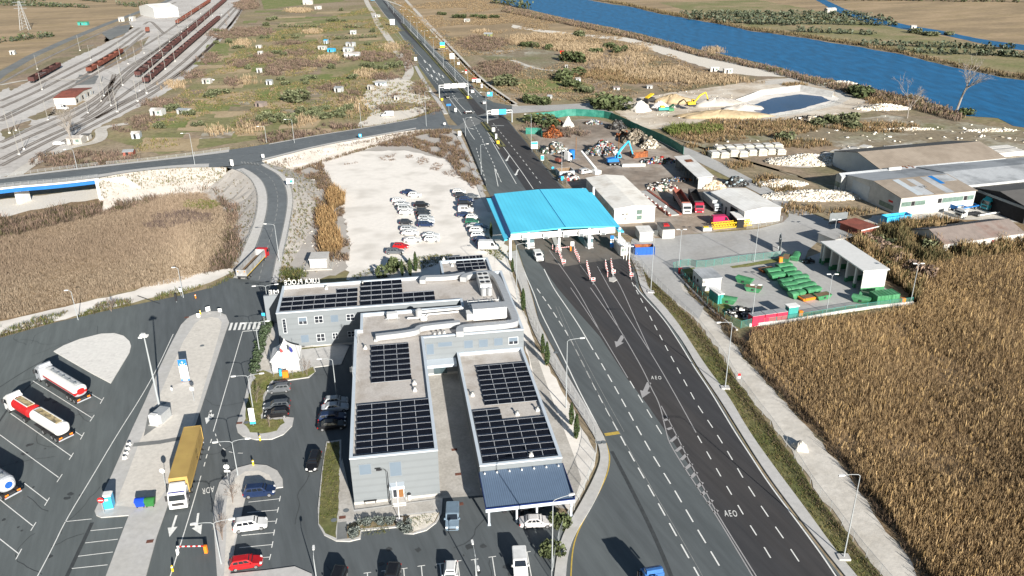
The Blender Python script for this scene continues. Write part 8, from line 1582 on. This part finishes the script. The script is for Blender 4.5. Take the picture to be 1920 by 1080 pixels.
# verges and ditch
VR=[(1187,478),(1201,499),(1224,528),(1246,550),(1274,578),(1301,602),(1316,622),(1339,652),(1359,680),(1377,712),(1396,735),(1421,770),(1439,792),(1466,830),(1494,869),(1521,914),(1554,957),(1570,977),(1604,1025),(1644,1072),(1677,1112),(1640,1120),(1612,1086),(1566,1030),(1516,960),(1456,880),(1406,810),(1366,740),(1328,690),(1296,640),(1272,605),(1246,572),(1218,545),(1207,520)]
XY=samp([VR],8);k=n1(XY[:,0],XY[:,1])>-.9;tufts('verge_grass',XY[k],(.08,.3),.06,4,(.09,.09,.035),GRS+[(.22,.16,.08),(.13,.09,.05)],.12,.5,z0=.04)
XY=samp([[(1185,478),(1199,499),(1222,528),(1244,550),(1272,578),(1299,602),(1314,622),(1337,652),(1357,680),(1375,712),(1394,735),(1419,770),(1437,792),(1464,830),(1492,869),(1519,914),(1552,957),(1568,977),(1602,1025),(1642,1072),(1675,1112),(1658,1112),(1625,1072),(1585,1025),(1551,977),(1535,957),(1502,914),(1475,869),(1447,830),(1420,792),(1402,770),(1377,735),(1358,712),(1340,680),(1320,652),(1297,622),(1282,602),(1255,578),(1227,550),(1205,528),(1182,499),(1168,478)]],8);tufts('ditch_weed',XY,(.15,.5),.07,4,(.09,.07,.05),[(.13,.095,.065),(.17,.13,.075),(.11,.11,.05)],.25,.5)
XY=samp([[(0,612),(100,590),(200,568),(300,552),(400,532),(440,512),(440,520),(400,540),(330,556),(200,584),(100,606),(0,634)]],6);k=n3(XY[:,0],XY[:,1])>-.2;tufts('verge_grass',XY[k],(.25,.9),.09,4,(.05,.05,.025),GRS+[(.16,.12,.10)],.2,.5)
XY=samp([[(612,833),(637,829),(637,880),(634,960),(630,1010),(610,1001),(599,984),(600,955),(605,890)],[(462,760),(470,735),(480,700),(520,705),(508,718),(496,742),(490,786),(530,788),(533,795),(520,808),(490,815),(468,812)],[(515,703),(590,690),(578,708),(545,713)],[(655,985),(820,964),(812,980),(760,998),(676,1008),(655,1010)]],9);k=n3(XY[:,0],XY[:,1])>-.5;tufts('lawn_grass',XY[k],(.06,.2),.06,4,(.07,.08,.025),GRS,.1,.5,z0=.21)
# embankments: tufts follow the slope roughly
def slope_tufts(name,P,Q,n,kk,h,cols,d0=.1,d1=1.0):
 P=resample(P,.5);Q=resample(Q,.5);out=[];zz=[]
 for _ in range(n):
  i=random.randrange(len(P));p=P[i];q=Q[min(len(Q)-1,int(i*len(Q)/len(P)))];o=(p-q);o.z=0;o.normalize();t_=random.uniform(d0,d1);out.append((p.x+o.x*t_*(kk*p.z+.8),p.y+o.y*t_*(kk*p.z+.8)));zz.append(max(0,p.z*max(0,1-t_)**1.15-.05))
 XY=np.array(out);Z=np.repeat(np.array(zz),4);return tufts(name,XY,h,.11,4,(.07,.055,.035),cols,.12,.5,zf=lambda x,y:Z)
P4,Q4=pairs(A_,4,8);slope_tufts('slope_weed',Q4,P4,900,1.6,(.2,.7),GRS+[(.25,.19,.1)],.02,.6)
slope_tufts('slope_weed',PB[3:],QB[3:],300,2.6,(.2,.6),[(.2,.15,.09),(.12,.12,.05)]);slope_tufts('slope_weed',QB[2:],PB[2:],500,2.2,(.3,.8),GRS+[(.25,.19,.1)],.05,1)
P4,Q4=pairs(A_,8,13);slope_tufts('slope_scrub',Q4,P4,2600,1.6,(.4,1.1),SCB+[(.25,.18,.1),(.15,.13,.06)],.25,1.6);P4,Q4=pairs(A_,4,13);slope_tufts('slope_scrub',P4,Q4,2600,1.8,(.6,1.5),SCB+GRS,.1,1.4)
# scrub round the gravel lot
LP=[[(560,300),(600,278),(700,255),(790,247),(850,248),(872,285),(895,325),(908,362),(890,355),(862,330),(838,300),(770,275),(700,275),(640,285),(600,300),(575,312)],[(545,310),(600,300),(625,350),(648,400),(656,470),(652,490),(600,495),(590,450),(588,400),(575,360),(550,330)]]
XY=samp(LP,3.5);k=n3(XY[:,0],XY[:,1])+.5*n1(XY[:,0],XY[:,1])>-.15;tufts('scrub',XY[k],(.4,1.3),.11,5,(.08,.055,.04),SCB+[(.25,.17,.09),(.13,.11,.05)],.3,.5)
XY=samp([ell(620,455,22,25),ell(628,375,18,18),ell(612,415,18,22)],6);tufts('reed_clump',XY,(1.5,2.6),.12,4,(.09,.06,.03),[(.33,.21,.10),(.38,.26,.13),(.28,.17,.08)],.18,.3)
XY=samp([[(640,310),(760,285),(850,300),(880,340),(840,330),(760,300),(680,305)]],1.5);k=n3(XY[:,0],XY[:,1])>.3;tufts('scrub',XY[k],(.2,.6),.1,5,(.15,.11,.08),SCB,.3,.6)
XY=samp([ell(550,515,28,10),ell(528,480,8,22)],6);tufts('grass',XY,(.4,1.1),.1,4,(.05,.05,.02),GRS+DGR,.2,.4)
XY=samp([[(735,497),(800,480),(850,478),(830,495),(760,512)],[(905,470),(935,462),(948,478),(940,490)],[(660,520),(690,505),(700,512),(670,524)]],5);tufts('grass',XY,(.15,.5),.1,4,(.06,.06,.02),GRS,.2,.4,z0=.05)
# fields: blobs of scrub, cane and rough grass
SC=[(542,122,38,11),(692,107,45,9),(512,135,15,8),(660,180,15,10),(495,110,20,10),(542,81,24,4),(720,145,25,7),(362,140,18,8),(450,120,20,7),(310,195,42,9),(270,225,22,7),(250,240,30,7),(440,155,12,8),(450,62,15,10),(462,10,22,9),(415,65,22,9),(560,256,62,7),(640,240,40,6),(520,262,30,5),(160,300,95,13),(905,82,42,14),(930,130,42,14),(395,110,18,10),(740,180,8,4),(720,205,25,4),(790,170,12,14),(806,205,12,12),(760,110,8,25),(470,235,15,8),(590,120,40,6),(620,165,30,6),(480,60,30,8),(560,100,25,6),(1060,250,40,6),(1010,240,20,6)]
XY=samp([ell(*q)for q in SC],.9);XY=XY+rng.normal(0,2.2,XY.shape);k=n3(XY[:,0],XY[:,1])>-.6;tufts('scrub',XY[k],(.8,1.9),.20,6,(.07,.05,.045),SCB+[(.12,.11,.06)],.5,.5)
CN=[(327,160,13,7),(455,82,10,7),(462,152,8,8),(405,247,10,8),(467,243,14,9),(615,110,14,6),(665,200,8,15),(567,228,10,10),(685,140,12,8),(975,75,14,9),(1010,70,12,6),(1045,70,13,7),(1065,72,10,7),(1060,88,34,7),(1100,105,22,10),(1185,112,32,11),(1197,92,17,5),(1337,96,11,7),(1235,140,62,13),(1330,150,70,8),(1150,125,30,10),(1090,92,40,8),(585,60,12,4),(735,90,10,8),(900,60,10,3),(560,20,20,4)]
XY=samp([ell(*q)for q in CN],1.0);XY=XY+rng.normal(0,2.6,XY.shape);tufts('cane',XY,(.9,2.2),.2,5,(.24,.17,.10),TAN,.4,.25)
XY=samp([ell(1140,140,34,13),ell(1090,140,20,8),ell(1200,150,50,8),ell(1420,240,120,16),ell(1330,256,70,12),ell(1500,270,60,8),ell(1640,240,80,10),ell(1560,225,40,6),ell(1680,190,60,10),ell(1300,275,14,4),ell(1490,160,25,4),ell(1440,342,26,12),ell(1478,362,24,10),ell(1335,288,16,5),ell(1385,312,26,7),ell(1500,395,40,10),ell(1590,400,50,6)],.9);tufts('dry_scrub',XY,(.7,1.7),.2,5,(.10,.07,.04),[(.30,.20,.11),(.24,.165,.09),(.36,.26,.15),(.15,.13,.06)],.5,.4)
XY=samp([ell(1300,245,55,9),ell(1268,250,16,5)],1.2);tufts('green_scrub',XY,(1,2.2),.22,6,(.05,.06,.02),[(.13,.16,.045),(.10,.13,.035),(.17,.19,.06)],.5,.4)
XY=samp([[(950,14),(1060,37),(1210,70),(1320,100),(1440,126),(1510,145),(1620,165),(1700,187),(1770,203),(1810,222),(1790,228),(1690,200),(1600,178),(1500,152),(1430,132),(1310,106),(1200,76),(1060,46),(940,22)]],.55);tufts('bank_scrub',XY,(1,2.4),.28,5,(.07,.055,.04),SCB+[(.30,.22,.13),(.10,.11,.05)],.6,.4)
XY=samp([[(1102,-1),(1172,10),(1235,25),(1310,38),(1410,58),(1512,71),(1605,86),(1692,101),(1782,124),(1877,144),(2000,162),(2000,150),(1877,136),(1782,118),(1692,96),(1605,80),(1512,66),(1410,53),(1310,33),(1235,20),(1172,6)]],.25);tufts('bank_scrub',XY,(1,2.2),.4,4,(.05,.04,.03),[(.17,.13,.07),(.13,.11,.055),(.24,.18,.1)],.7,.4)
XY=samp([[(300,205),(480,70),(690,15),(760,60),(815,200),(760,232),(480,262),(250,285)]],.22);k=n2(XY[:,0],XY[:,1])>-.2;tufts('rough_grass',XY[k],(.4,1.0),.3,5,(.12,.09,.05),GRS+[(.30,.22,.13),(.25,.18,.1)],.7,.5)
XY=samp([[(735,0),(870,-20),(1060,45),(1210,75),(1300,125),(1440,155),(1300,170),(1150,190),(960,190),(860,100)]],.2);k=n2(XY[:,0],XY[:,1])>-.3;tufts('rough_grass',XY[k],(.4,1.0),.3,5,(.12,.09,.05),[(.28,.2,.12),(.2,.145,.1),(.33,.25,.15)],.7,.5)
XY=samp([[(760,5),(800,48),(850,100),(905,158),(960,196),(940,192),(890,160),(840,112),(790,62),(748,20)]],.5);tufts('verge_grass',XY,(.3,.8),.25,4,(.12,.08,.04),[(.30,.19,.09),(.26,.17,.08),(.17,.16,.06)],.5,.4)
# bushes one can tell apart
def mk_bush(nm,rx,ry,rz,n,s,pal):
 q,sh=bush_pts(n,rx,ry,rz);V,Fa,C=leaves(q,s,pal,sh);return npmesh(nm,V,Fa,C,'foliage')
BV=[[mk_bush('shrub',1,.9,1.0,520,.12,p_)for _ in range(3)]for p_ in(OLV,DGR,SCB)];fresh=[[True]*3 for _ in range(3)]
def bush(p,r,hgt,kind,lb,grp=None):
 v=random.randrange(3);P=at(*p,.05);o=BV[kind][v]
 if fresh[kind][v]:fresh[kind][v]=False
 else:o=o.copy();col.objects.link(o)
 o.location=P;o.rotation_euler=(0,0,random.uniform(0,6.28));o.scale=(r,r*random.uniform(.8,1.1),hgt);tag(o,lb,'shrub',grp)
 return o
for p,r,h,k,lb in(((555,190),7.5,5,0,'largest dark olive bush clump on the left allotments'),((1147,203),9,6,1,'big dark bush at the corner of the river works'),((732,508),3,3,1,'rounded green bush left of the three cypresses'),((950,160),7,5,0,'dark bush beside the track right of the junction'),((1067,116),8,6,1,'dark green bush beside the orange shelter'),((1065,149),8,5,1,'dark bush behind the blue hut by the green plot'),((1602,177),9,4,1,'dark bush on the bank above the rubble'),((1100,173),5,3,0,'small dark bush below the green plot'),((1087,68),5,4,0,'bright green bush among the canes near the river'),((1055,985),1.4,2.2,1,'green bush inside the fence right of the silver saloon'),((1031,1045),1.5,2.2,1,'green bush at the fence post near the white van'),((1810,216),4,3,1,'dark bush at the foot of the tall bare tree')):bush(p,r,h,k,lb)
for i,(p,s)in enumerate((((694,979),1.1),((720,979),.85),((731,978),.8),((666,1000),1.0),((761,992),1.05))):
 q,sh=bush_pts(700,1,1,.9);V,Fa,C=leaves(q,.10,[(.16,.185,.17),(.20,.22,.20),(.12,.14,.125)],sh);o=npmesh('shrub',V,Fa,C,'foliage');P=at(*p,.2);o.location=P;o.scale=(s,s,s*.85);tag(o,('largest blue-grey shrub in the middle of the bed before the office','left of two touching blue-grey shrubs before the office','right of two touching blue-grey shrubs before the office','blue-grey shrub at the left end of the bed','blue-grey shrub right of the white pole block')[i],'shrub')
GO='dark olive bushes on the left allotments'
for x,y in((580,148),(572,152),(527,150),(535,159),(662,148),(580,218),(596,216),(565,212),(500,222),(512,230),(535,224),(488,228),(697,127),(720,130),(748,124),(622,129),(610,206),(640,212),(655,208),(625,220),(602,222),(590,208),(548,222),(522,222),(545,232),(685,124),(706,130),(735,127),(575,158),(400,177),(412,176),(395,182),(330,205),(322,208),(300,240),(355,215),(375,235),(430,80),(445,90),(405,82),(470,108),(520,100),(535,104),(465,130),(500,48),(620,40),(630,40),(645,41),(505,38),(515,36),(640,20),(700,60),(690,85),(715,52)):bush((x,y),random.uniform(1.8,3.8),random.uniform(1.8,3.2),0,'dark olive bush growing among the small allotment parcels',GO)
for x,y in((1000,193),(1020,195),(1077,163),(1160,98),(1027,92),(990,88),(1120,100),(1145,90),(1715,62),(1740,66),(1752,67),(1777,66),(1535,236),(1590,228),(1560,230),(1030,238),(1005,232),(1015,226),(1470,262),(1600,240),(830,28),(855,33),(870,34),(890,32),(905,35),(925,34)):bush((x,y),random.uniform(3,5.5),random.uniform(2.5,4),1 if x<1400 else 0,'dark bush growing between the motorway and the river','dark bushes towards the river')
for x,y in((1620,470),(1640,480),(1655,470),(1690,500),(1665,500),(1600,462),(1710,450),(1740,470),(1680,460),(1630,460),(1720,520)):bush((x,y),random.uniform(2,3.6),random.uniform(2,3.4),2 if x%3 else 0,'tangled bush in the reeds behind the white depot shed','bushes behind the depot shed')
# rows of small trees (read as one mass each)
def rowmass(name,segs,r,h,dens,pal,s=.45):
 pts=[];sh=[]
 for(p,q)in segs:
  A,C=at(*p,0),at(*q,0);L=(C-A).length;n=max(2,int(L/(r*1.5)))
  for k in range(n):
   c=A.lerp(C,(k+random.uniform(-.2,.2))/n);a,b_=bush_pts(dens,r*random.uniform(.7,1.2),r,h*random.uniform(.8,1.15),4);a[:,0]+=c.x;a[:,1]+=c.y;pts.append(a);sh.append(b_)
 V,Fa,C=leaves(np.concatenate(pts),s,pal,np.concatenate(sh));return tag(npmesh(name,V,Fa,C,'foliage'),kind='stuff')
OG=[(.085,.105,.07),(.11,.13,.09),(.06,.08,.05),(.14,.155,.11)]
rowmass('olive_grove',[((1285,27),(1620,27)),((1290,32),(1655,33)),((1300,37),(1680,40)),((1340,43),(1700,48)),((1500,60),(1645,66)),((1620,85),(1920,93)),((1695,98),(1950,108)),((1410,46),(1500,48)),((1850,104),(2000,112))],4.4,4.0,46,OG,.8)
rowmass('tree_belt',[((1560,0),(1960,5)),((1540,-3),(1900,0)),((930,6),(1000,18))],6,7,30,DGR+OLV,1.1)
rowmass('tree_belt',[((0,5),(165,15)),((0,10),(130,14)),((150,0),(200,5)),((0,80),(110,68)),((40,72),(115,67)),((225,10),(290,8)),((0,4),(90,2)),((240,12),(262,14))],4.5,4,30,OG+DGR,.8)
rowmass('orchard_row',[((523,51),(605,52)),((650,52),(683,53)),((617,75),(712,70)),((535,72),(570,71)),((493,72),(515,72)),((400,60),(420,62))],2.6,3,60,OLV,.4)
# hedge, cypresses
pts=[];sh=[];HP=px([(507,601),(498,625),(488,652),(481,684),(477,703)])
for d in np.arange(0,plen(HP),.7):
 c=along(HP,d);a,b_=bush_pts(160,.95,.8,.75,4);a[:,0]+=c.x;a[:,1]+=c.y;a[:,2]+=.2;pts.append(a);sh.append(b_)
o0=HP[2];q=np.concatenate(pts)-np.array([o0.x,o0.y,0]);V,Fa,C=leaves(q,.11,[(.07,.10,.055),(.10,.13,.08),(.05,.075,.035)],np.concatenate(sh));tag(npmesh('hedge',V,Fa,C,'foliage',loc=(o0.x,o0.y,0)),'low grey green juniper hedge along the path left of the wing','hedge')
def mk_cypress():
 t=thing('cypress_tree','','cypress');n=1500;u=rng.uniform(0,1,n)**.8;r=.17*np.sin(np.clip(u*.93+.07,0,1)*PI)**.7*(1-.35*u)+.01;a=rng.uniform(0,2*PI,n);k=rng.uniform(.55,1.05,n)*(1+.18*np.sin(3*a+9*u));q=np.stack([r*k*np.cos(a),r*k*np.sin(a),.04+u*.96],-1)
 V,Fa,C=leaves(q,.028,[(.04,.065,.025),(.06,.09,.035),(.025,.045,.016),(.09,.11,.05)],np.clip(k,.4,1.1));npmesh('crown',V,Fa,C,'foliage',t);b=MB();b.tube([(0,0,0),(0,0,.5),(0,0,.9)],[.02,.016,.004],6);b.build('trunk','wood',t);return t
cy=[mk_cypress(),mk_cypress()];used=[0,0]
for i,(p,yt,lb)in enumerate((((961,511),484,'cypress by the fence nearest the toll canopy'),((981,583),541,'cypress alone by the fence beside the office duct corner'),((1017.5,663),626,'left of the cypress pair beside the middle office roof'),((1025.5,686),641,'right taller one of the cypress pair beside the middle office roof'),((1071,797),755,'left of the cypress pair beside the tall lamp post'),((1080.5,823),776,'right taller one of the cypress pair beside the tall lamp post'),((754.5,518),486,'left of the three cypresses behind the rear wing'),((769.5,518),484,'middle of the three cypresses behind the rear wing'),((780,509),472,'right tallest of the three cypresses behind the rear wing'),((921,446),417,'dark cypress in the shade of the toll canopy edge'))):
 P=at(*p,.1);H=hfit(P,yt);k=i%2
 if used[k]:o=dup(cy[k],P,random.uniform(0,6))
 else:o=cy[k];o.location=P;used[k]=1
 o.scale=(H*.62 if H<6 else 3.4,H*.62 if H<6 else 3.4,H);o['label']='slim dark green '+lb if len(lb.split())<13 else 'slim '+lb;o['category']='cypress'
# bare trees
def bare(name,lb,p,H,seed,m_,spread=.6,levels=5,lean=(0,0),stems=1,r0=.035,z=.05):
 rd=random.Random(seed);P=at(p[0],p[1],z);t=thing(name,lb,'tree',P);B=MB();T=MB()
 def grow(a,d,L,r,lv):
  bend=Vector((rd.uniform(-.12,.12),rd.uniform(-.12,.12),rd.uniform(0,.12)));mid=a+d*L*.5+bend*L*.3;e=a+(d+bend*.6).normalized()*L
  (T if lv==levels else B).tube([a,mid,e],[r,r*.85,r*.68],7 if lv==levels else 4 if lv>2 else 3,cap=False)
  if lv<=1:return
  n=rd.choice((2,3,3))if lv>2 else 3
  for k in range(n):
   ax=Vector((rd.uniform(-1,1),rd.uniform(-1,1),rd.uniform(-.25,.6))).normalized();dd=(d+ax*spread*rd.uniform(.7,1.3)).normalized()
   s=a+(e-a)*rd.uniform(.55,1.0)if k else e
   grow(s,dd,L*rd.uniform(.58,.82),max(r*rd.uniform(.5,.68),.012),lv-1)
 for s in range(stems):grow(Vector((0,0,0)),Vector((lean[0]+rd.uniform(-.3,.3)*(stems>1),lean[1]+rd.uniform(-.3,.3)*(stems>1),1)).normalized(),H*.34,H*r0,levels)
 T.build('trunk',m_,t);B.build('crown',m_,t);return t
mat('bark',(.27,.245,.22),.2,2,rough=.9);mat('barkdark',(.20,.16,.135),.2,2,rough=.9)
bare('bare_tree','tall pale bare tree leaning right at the river bank',(1793,209),24,4,'bark',.62,7,(.16,0),r0=.022);bare('bare_tree','smaller pale bare tree left of the tall one at the river',(1701,222),18,9,'bark',.65,7,(.05,0),r0=.014);bare('bare_tree','wide grey bare tree over the railway hut',(136,271),15,12,'bark',.7,7,(-.05,0),3,r0=.014)
for p,H,lb,st in(((436.6,943),3.6,'bare shrub with thin stems on the car park island between lamp and round sign',4),((417,1012),4.2,'bare shrub at the lower end of the car park island',4),((576,704),4.0,'small bare tree right of the white tent',2),((481,755),4.2,'small bare tree on the lawn left of the parked grey cars',2),((505,801),2.6,'tiny bare tree at the tip of the lawn behind the black hatchback',2),((209,584),3.6,'bare bush on the verge beside the slim lamp post',5)):
 bare('bare_tree',lb,p,H,len(lb),'barkdark',.55,5 if H>3 else 4,(0,0),st,.012,.2)
for x,y in((1130,132),(1150,128),(1172,126),(1190,130),(1160,120),(1140,122),(1205,128),(1180,120),(430,32),(445,40),(425,48),(265,90),(620,84),(660,88),(600,84),(135,240)):bare('bare_tree','thin grey leafless tree in a loose group',(x,y),random.uniform(5,8),int(x*7+y),'barkdark',.5,4,(0,0),3,.015)['group']='thin leafless trees'
# stones and litter breaking up the bare ground
def stones(name,polys,dens,s,pal,thr=None):
 XY=samp(polys,dens)
 if thr is not None:XY=XY[n3(XY[:,0],XY[:,1])>thr]
 q=np.concatenate([XY,np.full((len(XY),1),.09)],1);V,Fa,C=chunkcloud(q,rng.uniform(.4,1.4,len(q))*s,clut(pal),flat=.5);return tag(npmesh(name,V,Fa,C,'chunks'),kind='stuff')
stones('stones',[[(1660,215),(1900,242),(2050,290),(2050,320),(1640,300),(1470,262),(1320,262),(1320,280),(1560,350),(1420,310),(1330,292)]],.05,.8,STN,.0)
stones('stones',[[(1140,193),(1290,170),(1375,160),(1372,200),(1390,226),(1215,243)],[(1580,165),(1640,196),(1560,215),(1585,190)]],.06,.5,STN+['#8f8574'],.2)
stones('stones',[[(530,340),(600,300),(650,490),(600,520),(535,480)],[(190,330),(430,318),(480,400),(460,480),(440,370),(300,345),(200,365)]],.5,.35,STN+['#9a8d7a'],.0)
